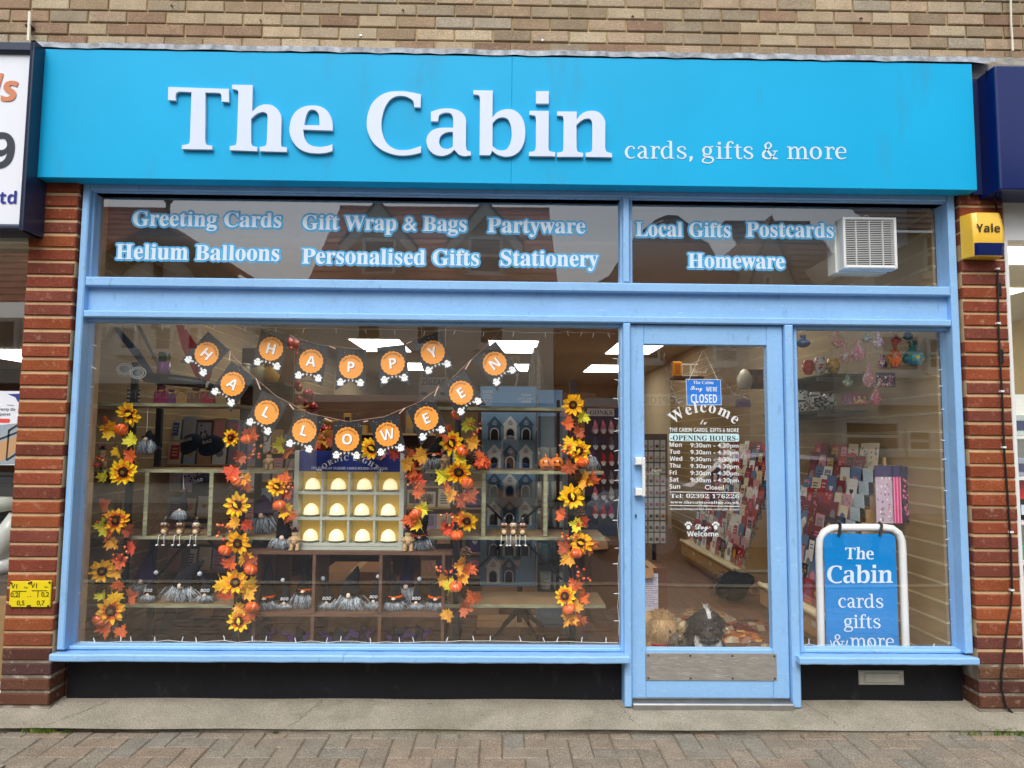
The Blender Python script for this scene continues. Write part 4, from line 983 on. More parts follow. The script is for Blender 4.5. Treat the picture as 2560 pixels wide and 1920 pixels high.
for cx0 in (948, 1215):
    Dd = 12.6; pk = mir(cx0, 505, Dd); l = mir(cx0 - 68, 700, Dd); r = mir(cx0 + 68, 700, Dd); ev = mir(cx0, 596, Dd).z; Y = pk.y
    mb = MB(); mb.prism([(l.x, l.z - .4), (r.x, l.z - .4), (r.x, ev), (pk.x, pk.z - .25), (l.x, ev)], Y - 2.6, Y); dm = mb.build('dormer', 'boarding', hb)
    mb = MB()
    for s_ in (-1, 1):
        xo = pk.x + s_ * (r.x - pk.x + .22); zo = ev - .22
        mb.add([(pk.x, Y + .14, pk.z), (xo, Y + .14, zo), (xo, Y + .14, zo - .3), (pk.x, Y + .14, pk.z - .36), (pk.x, Y - .02, pk.z), (xo, Y - .02, zo), (xo, Y - .02, zo - .3), (pk.x, Y - .02, pk.z - .36)], [(0, 1, 2, 3), (0, 4, 5, 1), (3, 2, 6, 7), (1, 5, 6, 2)])
    mb.build('bargeboard', 'white_trim', dm, fixn=False)
    mb = MB()
    for s_ in (-1, 1):
        xo = pk.x + s_ * (r.x - pk.x + .26); zo = ev - .22
        mb.add([(pk.x, Y + .2, pk.z + .06), (xo, Y + .2, zo + .06), (xo, Y - 3, zo + .06), (pk.x, Y - 3, pk.z + .06), (pk.x, Y + .2, pk.z), (xo, Y + .2, zo)], [(0, 1, 2, 3), (0, 4, 5, 1)])
    mb.build('roof', 'slate', dm, fixn=False)
    windows(hb, [(cx0 - 42, 594, cx0 + 42, 690)], Dd - .005)
windows(hb, [(890, 800, 958, 868), (1040, 800, 1105, 868), (1195, 800, 1262, 868)], D0, bar=False)
mb = MB(); a = mir(770, 1004, D0); mb.box(xb0 + .02, xb1 - .02, YF + .002, YF + .2, 2.05, a.z); mb.build('fascia', 'timber_dark', hb)
mb = MB(); mb.box(xb0 + .3, xb1 - .3, YF + .004, YF + .06, .5, 2.0); mb.build('shop_window', 'dark_pane', hb)
ha = house('half timbered gabled house with terracotta roof, reflected at the left')
xa0, xa1 = mir(-260, 760, D0).x, mir(640, 760, D0).x; za = mir(400, 800, D0).z
mb = MB(); mb.box(xa0, xa1, YF - 6, YF - .02, -.1, za); 
ap, gl_, gr_ = mir(404, 590, D0), mir(170, 740, D0), mir(655, 745, D0)
mb.prism([(gl_.x, za - .2), (gr_.x, za - .2), (gr_.x, gr_.z), (ap.x, ap.z), (gl_.x, gl_.z)], YF - 5, YF); mb.build('wall', 'render_wall', ha)
zr_a = mir(300, 526, 15.5).z
tiles(xa0, mir(400, 700, 15.5).x, YF - .6, mir(300, 760, 12.6).z, .19 - 15.5, zr_a, n=16).build('roof', 'tile_terra', ha, fixn=False)
mb = MB()
for s_, e in ((-1, gl_), (1, gr_)):
    dx = e.x - ap.x; dz = e.z - ap.z
    a2 = (ap.x, ap.z + .35); e2 = (ap.x + dx * 1.12, ap.z + .35 + dz * 1.12)
    mb.add([(a2[0], YF + .35, a2[1]), (e2[0], YF + .35, e2[1]), (e2[0], YF - 5, e2[1]), (a2[0], YF - 5, a2[1])], [(0, 1, 2, 3)])
    mb.add([(a2[0], YF + .35, a2[1]), (e2[0], YF + .35, e2[1]), (e2[0], YF + .35, e2[1] - .12), (a2[0], YF + .35, a2[1] - .12)], [(0, 1, 2, 3)])
mb.build('gable_roof', 'tile_terra', ha, fixn=False)
mb = MB()
def beam(p, q, w=.22):
    d = Vector((q[0] - p[0], 0, q[1] - p[1])).normalized(); nn = Vector((-d.z, 0, d.x)) * w / 2; a_ = Vector((p[0], YF + .12, p[1])); b_ = Vector((q[0], YF + .12, q[1])); o_ = Vector((0, -.1, 0))
    mb.add([a_ - nn, b_ - nn, b_ + nn, a_ + nn, a_ - nn + o_, b_ - nn + o_, b_ + nn + o_, a_ + nn + o_], [(0, 1, 2, 3), (0, 4, 5, 1), (3, 2, 6, 7)])
beam((ap.x, ap.z - .05), (gl_.x, gl_.z - .05), .34); beam((ap.x, ap.z - .05), (gr_.x, gr_.z - .05), .34); beam((ap.x, ap.z), (ap.x, za - .2), .16)
for s_ in (-1, 1):
    pts = [(ap.x + s_ * (.12 + .95 * math.sin(t * .26)), ap.z - .45 - 1.1 * (1 - math.cos(t * .26))) for t in range(7)]
    for i in range(6): beam(pts[i], pts[i + 1], .15)
mb.build('timbers', 'timber_dark', ha, fixn=False)
mb = MB(); q = mir(419, 525, 15.5); mb.tube([(q.x, q.y, q.z - .6), (q.x, q.y, q.z + .25)], .06, 8); mb.ball((q.x, q.y, q.z + .3), .13); mb.build('finial', 'timber_dark', ha)
windows(ha, [(-30, 800, 50, 880), (300, 812, 345, 880), (385, 812, 435, 880), (470, 812, 505, 880)], D0, bar=False)
mb = MB(); zf = mir(400, 962, D0).z; zf2 = mir(400, 1010, D0).z; mb.box(xa0, xa1, YF, YF + .25, zf2, zf); fa = mb.build('fascia', 'timber_dark', ha)
mb = MB(); a, b = mir(563, 990, D0 - .26), mir(318, 990, D0 - .26); Yt = YF + .256
put_text(mb, 'SOLENT FUNERAL SERVICES', 'serif', a.x, a.z - .06, Yt, .24, lin(190, 180, 150), width=abs(a.x - b.x), axis=(Vector((-1, 0, 0)), Vector((0, 0, 1)))); mb.build('lettering', 'vinyl', fa, fixn=False)
mb = MB(); mb.box(xa0 + .5, xa1 - .3, YF - .01, YF + .05, .4, zf2 - .1); mb.build('shop_window', 'dark_pane', ha)
# brick building with a curved gable
hc = house('brown brick building with a curved parapet gable, reflected above the door')
Dc = 14.0; pts = [(1390, 1240), (1390, 735), (1480, 722), (1520, 700), (1548, 655), (1580, 622), (1584, 604), (1640, 560), (1668, 549), (1695, 551), (1722, 572), (1745, 606), (1770, 620), (1790, 655), (1815, 678), (1840, 692), (1868, 698), (1868, 1240)]
w_ = [mir(x, y, Dc) for x, y in pts]
mb = MB(); mb.prism([(p.x, p.z) for p in w_], .19 - Dc - 4, .19 - Dc); mb.build('wall', 'far_brick', hc)
mb = MB()
for i in range(1, len(w_) - 2):
    a, b = w_[i], w_[i + 1]; mb.add([(a.x, .24 - Dc, a.z), (b.x, .24 - Dc, b.z), (b.x, .24 - Dc, b.z + .10), (a.x, .24 - Dc, a.z + .10), (a.x, -.2 - Dc, a.z + .1), (b.x, -.2 - Dc, b.z + .1)], [(0, 1, 2, 3), (3, 2, 5, 4)])
mb.build('coping', 'timber_dark', hc, fixn=False)
windows(hc, [(1600, 820, 1650, 905), (1780, 840, 1850, 910)], Dc)
a, b = mir(1590, 985, Dc), mir(1960, 1015, Dc); mb = MB(); mb.box(a.x, b.x, .19 - Dc + .001, .19 - Dc + .3, b.z, a.z); fa = mb.build('fascia', 'white_trim', hc)
mb = MB(); p = mir(1690, 1008, Dc - .31); put_text(mb, 'OPTOMETRIST', 'bold', p.x, p.z, .19 - Dc + .306, .24, lin(60, 30, 26), align='l', axis=(Vector((-1, 0, 0)), Vector((0, 0, 1)))); mb.build('lettering', 'vinyl', fa, fixn=False)
mb = MB(); p, q = mir(1600, 1030, Dc), mir(1860, 1180, Dc); mb.box(p.x, q.x, .19 - Dc + .002, .19 - Dc + .06, q.z, p.z); mb.build('shop_window', 'dark_pane', hc)
hd = house('pale gabled house with slate roof, reflected right of the curved gable')
Dd = 13.0; pk, l, r, rr = mir(1925, 560, Dd), mir(1870, 720, Dd), mir(1992, 720, Dd), mir(2095, 640, Dd)
mb = MB(); mb.prism([(l.x, -.1), (r.x, -.1), (r.x, r.z), (pk.x, pk.z), (l.x, l.z)], .19 - Dd - 5, .19 - Dd); mb.build('wall', 'render_grey', hd)
mb = MB()
for e in (l, r):
    dx, dz = e.x - pk.x, e.z - pk.z
    mb.add([(pk.x, .34 - Dd, pk.z + .15), (pk.x + dx * 1.15, .34 - Dd, pk.z + .15 + dz * 1.15), (pk.x + dx * 1.15, -5 - Dd, pk.z + .15 + dz * 1.15), (pk.x, -5 - Dd, pk.z + .15), (pk.x, .34 - Dd, pk.z - .05), (pk.x + dx * 1.15, .34 - Dd, pk.z - .05 + dz * 1.15)], [(0, 1, 2, 3), (0, 1, 5, 4)])
mb.build('roof', 'slate', hd, fixn=False)
windows(hd, [(1905, 690, 1930, 745)], Dd)
tiles(r.x - .5, mir(2180, 700, Dd).x, -.4 - Dd, mir(2050, 720, Dd).z, -3.4 - Dd, mir(2050, 560, 16.4).z, 'slate', 12).build('side_roof', 'slate', hd, fixn=False)
mb = MB(); mb.box(r.x + .01, mir(2180, 700, Dd).x, -6 - Dd, .19 - Dd, -.1, mir(2050, 716, Dd).z); mb.build('side_wall', 'render_grey', hd)
he = house('white shop house with sash windows, reflected in the right window')
De = 11.0; xa_, xb_ = mir(2185, 700, De).x, mir(2750, 700, De).x
mb = MB(); mb.box(xa_, xb_, .19 - De - 6, .19 - De, -.1, mir(2300, 585, De).z); mb.build('wall', 'render_wall', he)
tiles(xa_, xb_, .5 - De, mir(2300, 590, De).z, -3 - De, mir(2300, 430, 14).z, 'slate', 12).build('roof', 'slate', he, fixn=False)
windows(he, [(2300, 590, 2335, 690), (2190, 835, 2300, 935), (2310, 845, 2400, 930)], De)
mb = MB(); a, b = mir(2080, 975, De), mir(2420, 985, De); mb.box(a.x, xb_, .19 - De, .45 - De, b.z - .25, b.z); mb.build('fascia', 'white_trim', he)
windows(he, [(2100, 1048, 2250, 1130), (2262, 1070, 2330, 1130)], De)

# ------------------------------------------------------------------ silver car parked in the street and the photographer (seen in the glass)
car = thing('parked_car', 'silver hatchback parked at the kerb, reflected in the door and right window', 'car', (3.4, -6.2, -.17))
def section(x):  # (z belt profile per station) -> list of (y, z)
    t = (x - 1.3) / 4.1
    top = [(0, .62), (.06, .80), (.22, .92), (.30, 1.02), (.42, 1.36), (.55, 1.42), (.75, 1.38), (.90, 1.18), (.97, .95), (1, .70)]
    for (a, za), (b, zb_) in zip(top, top[1:]):
        if a <= t <= b: zt = za + (zb_ - za) * (t - a) / (b - a); break
    wb = .84 - .10 * (abs(t - .5) * 2) ** 4; wt = wb - .20 * max(0, min(1, (zt - .95) / .45)) - .03
    belt = min(zt - .02, .92)
    z0 = .20
    return [(-wb + .04, z0), (-wb, .45), (-wb, belt * .82), (-wb + .04, belt), (-wt, zt - .05 if zt > 1 else zt - .01), (-wt + .10, zt), (wt - .10, zt), (wt, zt - .05 if zt > 1 else zt - .01), (wb - .04, belt), (wb, belt * .82), (wb, .45), (wb - .04, z0)]
mb = MB(); NS = 44; ss = [section(1.3 + 4.1 * i / NS) for i in range(NS + 1)]; n = 12; vs = []
for i, s_ in enumerate(ss): vs += [(1.3 + 4.1 * i / NS, -6.2 + a, b - .17) for a, b in s_]
for i in range(NS):
    for k in range(n):
        t = (i + .5) / NS; glassy = k in (3, 7) and .36 < t < .86 and abs(t - .60) > .012; scr = k in (4, 5, 6) and (.30 < t < .42 or .78 < t < .93)
        mb.k = 1 if glassy or scr else 0
        mb.add([vs[i*n+k], vs[i*n+(k+1) % n], vs[(i+1)*n+(k+1) % n], vs[(i+1)*n+k]], [(0, 1, 2, 3)])
mb.k = 0; mb.add(vs[:n], [tuple(range(n))]); mb.add(vs[-n:], [tuple(range(n))])
mb.build('body', ['car_paint', 'dark_pane'], car)
for x in (2.1, 4.65):
    for y in (-6.98, -5.42):
        mb = MB(); mb.m = Matrix.Translation((x, y, .14)) @ Matrix.Rotation(R_(90), 4, 'X'); mb.lathe([(.20, -.10), (.28, -.10), (.315, -.07), (.315, .07), (.28, .10), (.20, .10)], 24, col=lin(24, 24, 26)); w = mb.build('wheel', 'attr', car, smooth=True)
        mb = MB(); mb.m = Matrix.Translation((x, y, .14)) @ Matrix.Rotation(R_(90), 4, 'X'); mb.lathe([(.001, -.095), (.20, -.085), (.20, .085), (.001, .095)], 16, col=lin(150, 152, 156)); mb.build('rim', 'gloss', w)
for y in (-6.8, -5.6): mb = MB(); mb.ball((1.42, y, .53), .12, 10, 6, .5, 1.2, .7, lin(210, 214, 216)); mb.build('headlight', 'gloss', car, smooth=True)
for y in (-5.34, -7.06): mb = MB(); mb.ball((2.75, y, .80), .09, 10, 6, .8, .8, .8, lin(150, 154, 158)); mb.build('door_mirror', 'gloss', car, smooth=True)
pe = thing('person', 'person in a blue jacket and grey hat holding up a phone, reflected in the window', 'person', (.10, -4.18, -.055))
def skin(name, joints, edges, m, par, lvl=2):
    me = bpy.data.meshes.new(name); me.from_pydata([j[:3] for j in joints], edges, []); o = bpy.data.objects.new(name, me); COL.objects.link(o)
    sk = o.modifiers.new('skin', 'SKIN'); 
    for i, j in enumerate(joints): me.skin_vertices[0].data[i].radius = (j[3], j[4] if len(j) > 4 else j[3]); me.skin_vertices[0].data[i].use_root = (i == 0)
    o.modifiers.new('sub', 'SUBSURF').levels = lvl; o.modifiers['sub'].render_levels = lvl
    dg = bpy.context.evaluated_depsgraph_get(); m2 = bpy.data.meshes.new_from_object(o.evaluated_get(dg)); bpy.data.objects.remove(o)
    off = OFF[par]
    for v in m2.vertices: v.co -= off
    m2.materials.clear(); m2.materials.append(MATS[m]); m2.polygons.foreach_set('use_smooth', [True] * len(m2.polygons)); ob = bpy.data.objects.new(name, m2); COL.objects.link(ob); ob.parent = par; OFF[ob] = off; return ob
mat('skin_tone', lin(214, 166, 140), rough=.55); mat('jacket', lin(50, 96, 150), rough=.85, var=.12, bump=.3, bscale=60); mat('trousers', lin(46, 48, 58), rough=.9); mat('grey_knit', lin(140, 140, 142), rough=.95, bump=.5, bscale=160)
X, Y = .10, -4.20
J = [(X, Y, .72, .13, .10), (X, Y, .90, .125, .095), (X, Y + .01, 1.06, .155, .10), (X, Y + .02, 1.14, .07, .06), (X, Y + .03, 1.20, .052, .052), (X, Y + .05, 1.31, .076, .085), (X, Y + .05, 1.38, .055, .06),
     (X - .17, Y, 1.08, .055), (X - .20, Y + .05, .90, .045), (X - .12, Y + .24, 1.10, .034), (X - .07, Y + .31, 1.24, .026), (X + .17, Y, 1.08, .055), (X + .20, Y + .05, .90, .045), (X + .04, Y + .24, 1.10, .034), (X - .01, Y + .31, 1.24, .026),
     (X - .085, Y, .62, .085), (X - .09, Y + .01, .36, .06), (X - .09, Y - .02, .02, .042), (X - .095, Y + .12, -.02, .035), (X + .085, Y, .62, .085), (X + .09, Y + .01, .36, .06), (X + .09, Y - .02, .02, .042), (X + .095, Y + .12, -.02, .035)]
E_ = [(0, 1), (1, 2), (2, 3), (3, 4), (4, 5), (5, 6), (2, 7), (7, 8), (8, 9), (9, 10), (2, 11), (11, 12), (12, 13), (13, 14), (0, 15), (15, 16), (16, 17), (17, 18), (0, 19), (19, 20), (20, 21), (21, 22)]
skin('body', J, E_, 'skin_tone', pe)
gr = lambda j, d: tuple(j[:3]) + tuple(r + d for r in j[3:])
skin('jacket', [gr(J[0], .02), gr(J[1], .022), gr(J[2], .02), gr(J[3], .014)] + [gr(J[i], .014) for i in (7, 8, 9, 11, 12, 13)], [(0, 1), (1, 2), (2, 3), (2, 4), (4, 5), (5, 6), (2, 7), (7, 8), (8, 9)], 'jacket', pe)
skin('trousers', [gr(J[0], .012)] + [gr(J[i], .012) for i in (15, 16, 17, 19, 20, 21)], [(0, 1), (1, 2), (2, 3), (0, 4), (4, 5), (5, 6)], 'trousers', pe)
mb = MB(); mb.ball((X, Y + .035, 1.36), .105, 16, 10, 1, 1.08, .95); mb.build('hat', 'grey_knit', pe, smooth=True)
for s_ in (-1, 1):
    for f_ in range(4):   # fingers curled round the phone edge
        z = 1.245 + f_ * .017; x0_ = X - .04 + s_ * .05; mb = MB(); mb.tube([(x0_, Y + .31, z), (x0_ + s_ * .012, Y + .34, z + .004), (x0_ - s_ * .012, Y + .352, z + .006)], [.009, .008, .006], 7); mb.build('finger', 'skin_tone', pe, smooth=True)
    mb = MB(); mb.tube([(x0_, Y + .31, 1.24), (x0_ - s_ * .01, Y + .325, 1.27), (x0_ - s_ * .02, Y + .322, 1.295)], [.011, .010, .007], 7); mb.build('thumb', 'skin_tone', pe, smooth=True)
ph = MB(); ph.cbox(X - .075, X - .005, Y + .330, Y + .338, 1.22, 1.37, .004, lin(24, 24, 28)); tag(ph.build('phone', 'gloss', origin=(X - .04, Y + .33, 1.22)), 'dark phone held up by the person in the blue jacket', 'phone')
# ------------------------------------------------------------------ window display: shelving
YSH, YSB = .42, .78                                 # front and back of the display shelving
def zat(y, Y, x=400): return P(x, y, Y).z
def board(mb, x0, x1, y, th=.016, Y=YSH, Yb=YSB, xm=None):
    a, b = P(x0, y, Y), P(x1, y, Y); z = P((x0 + x1) / 2 if xm is None else xm, y, Y).z
    mb.box(a.x, b.x, Y + .004, Yb, z - th, z); mb.k = 1; mb.box(a.x, b.x, Y, Y + .0035, z - th - .002, z + .001); mb.k = 0
    return z
def post(mb, px, w, y0, y1, Y):
    x = P(px, 1300, Y).x; mb.box(x - w / 2, x + w / 2, Y, Y + .03, P(px, y1, Y).z, P(px, y0, Y).z)
def shelf_unit(label, loc, boards, posts, divs, braces, wood='rustic_wood', edge='rustic_edge'):
    t = thing('display_shelf', label, 'shelving', loc)
    for (x0, x1, y) in boards: mb = MB(); board(mb, x0, x1, y); mb.build('shelf_board', [wood, edge], t)
    for (px, w, y0, y1, Y) in posts: mb = MB(); post(mb, px, w, y0, y1, Y); mb.build('post', 'dark_metal', t)
    for (px, y0, y1) in divs:
        mb = MB(); a, b = P(px, y0, YSH + .002), P(px, y1, YSH + .002); mb.box(a.x - .01, a.x + .01, YSH + .004, YSB - .1, b.z, a.z); mb.k = 1; mb.box(a.x - .0115, a.x + .0115, YSH - .001, YSH + .0035, b.z, a.z); mb.build('divider', [wood, edge], t)
    for (x0, y0, x1, y1) in braces:
        mb = MB(); mb.tube([P(x0, y0, YSB - .02), P(x1, y1, YSB - .02)], .008, 6); mb.build('brace', 'dark_metal', t)
    return t
zfl = FZ
lsu = shelf_unit('tall rustic shelf unit on black posts at the left of the window', (-2.0, .6, FZ),
    [(232, 590, 1008), (217, 720, 1174), (206, 690, 1341), (196, 582, 1511)],
    [(316, .032, 905, 1650, YSH + .012), (600, .036, 1055, 1650, YSH + .012), (384, .035, 880, 1650, YSB), (640, .04, 1080, 1650, YSB)],
    [(369, 1178, 1339), (530, 1178, 1339)], [(470, 1350, 396, 1440), (520, 1350, 575, 1400), (466, 1290, 540, 1350)])
rsu = shelf_unit('tall rustic shelf unit on black posts at the right of the window', (.05, .6, FZ),
    [(1088, 1410, 1018), (1063, 1509, 1177), (1061, 1513, 1342), (1100, 1514, 1512)],
    [(1142, .034, 1020, 1650, YSH + .012), (1432, .040, 950, 1650, YSH + .012), (1150, .035, 1100, 1650, YSB), (1395, .02, 1000, 1500, YSB)],
    [(1210, 1181, 1340), (1364, 1181, 1340)], [(1175, 1217, 1258, 1303), (1352, 1262, 1294, 1313), (1261, 1353, 1172, 1444), (1317, 1358, 1405, 1449)])
msu = thing('display_shelf', 'low brown shelf unit in the middle of the window under the lit cabinet', 'shelving', (-.8, .5, FZ))
YM = .36
def zm(y): return P(870, y, YM).z
for (x0, x1, y) in ((610, 1130, 1379), (625, 1118, 1534)):
    mb = MB(); a, b = P(x0, y, YM), P(x1, y, YM); mb.box(a.x, b.x, YM, YM + .34, zm(y) - .018, zm(y)); mb.build('shelf_board', 'brown_board', msu)
for px in (638, 784, 951, 1108):
    for (y0, y1) in ((1384.5, 1533), (1540, 1680)):
        mb = MB(); x = P(px, 1450, YM).x; mb.box(x - .009, x + .009, YM + .001, YM + .33, zm(y1), zm(y0) - .0005); mb.build('divider', 'brown_board', msu)

# ------------------------------------------------------------------ lit light cabinet
YC0 = .40
cab_ = thing('light_cabinet', 'grey green display cabinet of lit porcelain domes with a navy header', 'display cabinet', (P(870, 1372, YC0).x, YC0, zm(1379)))
xc0, xc1 = X2((737.4, 1127), (729.5, 1372), YC0), X2((1013.6, 1127), (1005.5, 1372), YC0)
zc0, zc1 = zm(1379) + .001, P(870, 1127, YC0).z
def cz(y): return P(870, y, YC0).z
mb = MB(); dpt = .11
mb.box(xc0, xc0 + .026, YC0, YC0 + dpt, zc0, zc1); mb.box(xc1 - .026, xc1, YC0, YC0 + dpt, zc0, zc1)
for y in (1233, 1297, 1362): mb.box(xc0 + .0265, xc1 - .0265, YC0 + .002, YC0 + dpt - .008, cz(y + 3.5), cz(y - 3.5))
mb.box(xc0 + .0265, xc1 - .0265, YC0 + .004, YC0 + dpt, zc0 + .0005, cz(1366) - .0005)
colx = [X2((807, 1205), (799, 1345), YC0), X2((874, 1205), (868, 1345), YC0), X2((939, 1205), (933, 1345), YC0)]
for x in colx:
    for (a, b) in ((1181, 1229.3), (1236.7, 1293.3), (1300.7, 1358.3)): mb.box(x - .006, x + .006, YC0 + .004, YC0 + dpt - .009, cz(b), cz(a))
mb.build('frame', 'grey_green_wood', cab_)
mb = MB(); mb.box(xc0 + .0265, xc1 - .0265, YC0 + dpt - .008, YC0 + dpt - .003, cz(1362), cz(1180)); mb.build('back_panel', 'yellow_lit', cab_)
mb = MB(); mb.box(xc0 + .0265, xc1 - .0265, YC0 + .003, YC0 + .012, cz(1179), zc1 - .001, lin(22, 40, 112)); hp = mb.build('header', 'attr', cab_)
mb = MB(); q = P(875, 1320, YC0); arc_text(mb, 'NORDIC LIGHTS', 'serif', (xc0 + xc1) / 2, cz(1128) - .288, YC0 + .002, .235, .042, lin(214, 220, 232), track=.12)
q = P(875, 1174, YC0 + .002); put_text(mb, 'FINE PORCELAIN TEALIGHT, CANDLE HOLDERS AND BURNERS', 'serif', (xc0 + xc1) / 2, q.z + .0008, YC0 + .002, .0205, lin(214, 220, 232), width=.445, align='c')
mb.build('lettering', 'vinyl', hp, fixn=False)
dome0 = None; ordn = ['first', 'second', 'third', 'fourth']
for r, (rowy, cxs) in enumerate(((1229.5, (781, 845, 910, 975)), (1293.5, (777, 842, 904, 970)), (1358.5, (775, 840, 905.5, 970)))):
    for c in range(4):
        x = P(cxs[c], rowy, YC0 + .05).x; z = cz(rowy) + .0008
        lab = 'lit porcelain dome in the %s row of the cabinet, %s from left' % (['top', 'middle', 'bottom'][r], ordn[c])
        if dome0 is None:
            dome0 = thing('porcelain_dome', lab, 'tealight holder', (0, 0, 0), 'lit porcelain domes')
            mb = MB(); mb.lathe([(.001, .012), (.044, .012), (.0425, .030), (.037, .050), (.026, .064), (.014, .071), (.0135, .0735), (.001, .0735)], 24); mb.build('dome', 'porcelain_lit', dome0, smooth=True)
            mb = MB(); mb.lathe([(.001, 0), (.028, .0), (.050, .010), (.053, .0125), (.047, .0135), (.001, .0118)], 24, col=lin(226, 220, 200)); mb.build('saucer', 'gloss', dome0, smooth=True)
            first = dome0
            dome0.location = (x, YC0 + .055, z)
        else: dup(dome0, (x, YC0 + .055, z), label=lab)

# ------------------------------------------------------------------ autumn garlands
YE, OR_, RS = lin(244, 196, 40), lin(212, 98, 44), lin(172, 84, 50)
GO, RE, YG_ = lin(222, 158, 50), lin(200, 76, 46), lin(216, 206, 56)
def rotm(seed, tilt=.35): r = random.Random(seed); return Euler((r.uniform(-tilt, tilt), r.uniform(-3.14, 3.14), r.uniform(-tilt, tilt))).to_matrix().to_4x4()
def sunflower(par, px, py, rad, seed, Y=.30, hue=0):
    r = random.Random(seed); R = rad / sc(Y); p = P(px, py, Y)
    tl = Euler((r.uniform(-.35, .45), 0, r.uniform(-.4, .4))).to_matrix().to_4x4()
    mb = MB(); tip = r.choice([lin(252, 204, 12), lin(250, 196, 20), lin(253, 186, 10)]); base = r.choice([lin(240, 150, 16), lin(232, 110, 14), lin(246, 176, 20)])
    for layer, (n, k, dy) in enumerate(((11, 1.0, .006), (10, .86, .0))):
        for i in range(n):
            a = 2 * math.pi * (i + layer * .5) / n + r.uniform(-.12, .12); L = R * k * r.uniform(.86, 1.06); w = R * .17 * r.uniform(.85, 1.15)
            mb.m = Matrix.Translation(p) @ tl @ Matrix.Rotation(a, 4, 'Y') @ Matrix.Rotation(r.uniform(-.25, .35), 4, 'X')
            curl = r.uniform(-.25, .4) * R * .4; r0 = R * .28
            vs = [(-w * .35, dy, r0), (w * .35, dy, r0), (-w, dy - .002 - curl * .25, L * .62), (w, dy - .002 - curl * .25, L * .62), (0, dy - curl * .1 + .003, L * .6), (0, dy + .003, r0), (-w * .62, dy - curl * .6, L * .86), (w * .62, dy - curl * .6, L * .86), (0, dy - curl, L)]
            mb.add(vs, [(0, 5, 4, 2), (5, 1, 3, 4)], base); mb.add(vs, [(2, 4, 8, 6), (4, 3, 7, 8)], tip)
    if r.random() < .5:   # one petal fallen over the centre
        a = r.uniform(0, 6.28); mb.m = Matrix.Translation(p) @ tl @ Matrix.Rotation(a, 4, 'Y'); w = R * .14
        mb.add([(-w * .4, -.012, R * .3), (w * .4, -.012, R * .3), (w, -.02, 0), (-w, -.02, 0), (0, -.016, -R * .28)], [(0, 1, 2, 3), (3, 2, 4)], tip)
    f = mb.build('sunflower', 'petal', par, fixn=False)
    mb = MB(); mb.m = Matrix.Translation(p) @ tl @ Matrix.Rotation(R_(90), 4, 'X')
    mb.lathe([(.001, .010), (R * .14, .010)], 14, col=lin(120, 96, 24)); mb.lathe([(R * .14, .011), (R * .22, .014), (R * .33, .008), (R * .36, -.004)], 16, col=lin(52, 26, 18)); mb.build('flower_centre', 'cloth', f, fixn=False)
LEAF = [(0, -.5), (.05, -.30), (.30, -.42), (.26, -.25), (.55, -.15), (.42, -.02), (.52, .18), (.30, .14), (.26, .24), (.14, .20), (.16, .42), (.06, .38), (0, .58), (-.06, .38), (-.16, .42), (-.14, .20), (-.26, .24), (-.30, .14), (-.52, .18), (-.42, -.02), (-.55, -.15), (-.26, -.25), (-.30, -.42), (-.05, -.30)]
def leaf(par, px, py, size, col, seed, Y=.31):
    r = random.Random(seed); k = size / sc(Y); p = P(px, py, Y)
    mb = MB(); mb.m = Matrix.Translation(p) @ Euler((r.uniform(-.5, .5), r.uniform(0, 6.28), r.uniform(-.7, .7))).to_matrix().to_4x4()
    b = r.uniform(.2, .75) * k; vs = [(0, 0, 0)] + [(q[0] * k, -b * abs(q[0]) + r.uniform(-.1, .1) * b, q[1] * k) for q in LEAF]
    n = len(LEAF)
    for i in range(n):
        kk = r.uniform(.9, 1.08); cc = tuple(min(1, c * kk) for c in col[:3]) + (1,)
        mb.add([vs[0], vs[1 + i], vs[1 + (i + 1) % n]], [(0, 1, 2)], cc)
    dk = tuple(c * .6 for c in col[:3]) + (1,)
    mb.add([(-.01 * k, -.002, -.72 * k), (.01 * k, -.002, -.72 * k), (.008 * k, -.002, .4 * k), (-.008 * k, -.002, .4 * k)], [(0, 1, 2, 3)], dk)
    mb.build('leaf', 'petal', par, fixn=False)
def minipumpkin(par, px, py, size, seed, Y=.29):
    r = random.Random(seed); k = size / sc(Y) / 2; p = P(px, py, Y); mb = MB(); mb.m = Matrix.Translation(p) @ Euler((r.uniform(-.9, .9), r.uniform(-.9, .9), 0)).to_matrix().to_4x4()
    N, K = 32, 8; vs = []; o = lin(228, 92, 28); l = lin(240, 140, 70)
    for i in range(K + 1):
        ph = math.pi * i / K
        for j in range(N):
            a = 2 * math.pi * j / N; rr = k * (1 + .10 * abs(math.cos(4 * a))) * math.sin(ph) * .98 + .0004
            vs.append((rr * math.cos(a), rr * math.sin(a), -k * .78 * math.cos(ph)))
    for i in range(K):
        for j in range(N): mb.add([vs[i*N+j], vs[i*N+(j+1) % N], vs[(i+1)*N+(j+1) % N], vs[(i+1)*N+j]], [(0, 1, 2, 3)], l if j % 4 == 2 and j % 8 == 2 else o)
    mb.tube([(0, 0, k * .7), (k * .1, 0, k * 1.0), (k * .3, 0, k * 1.2)], [k * .18, k * .12, k * .14], 6, lin(112, 90, 46))
    mb.build('mini_pumpkin', 'gloss', par, fixn=False)
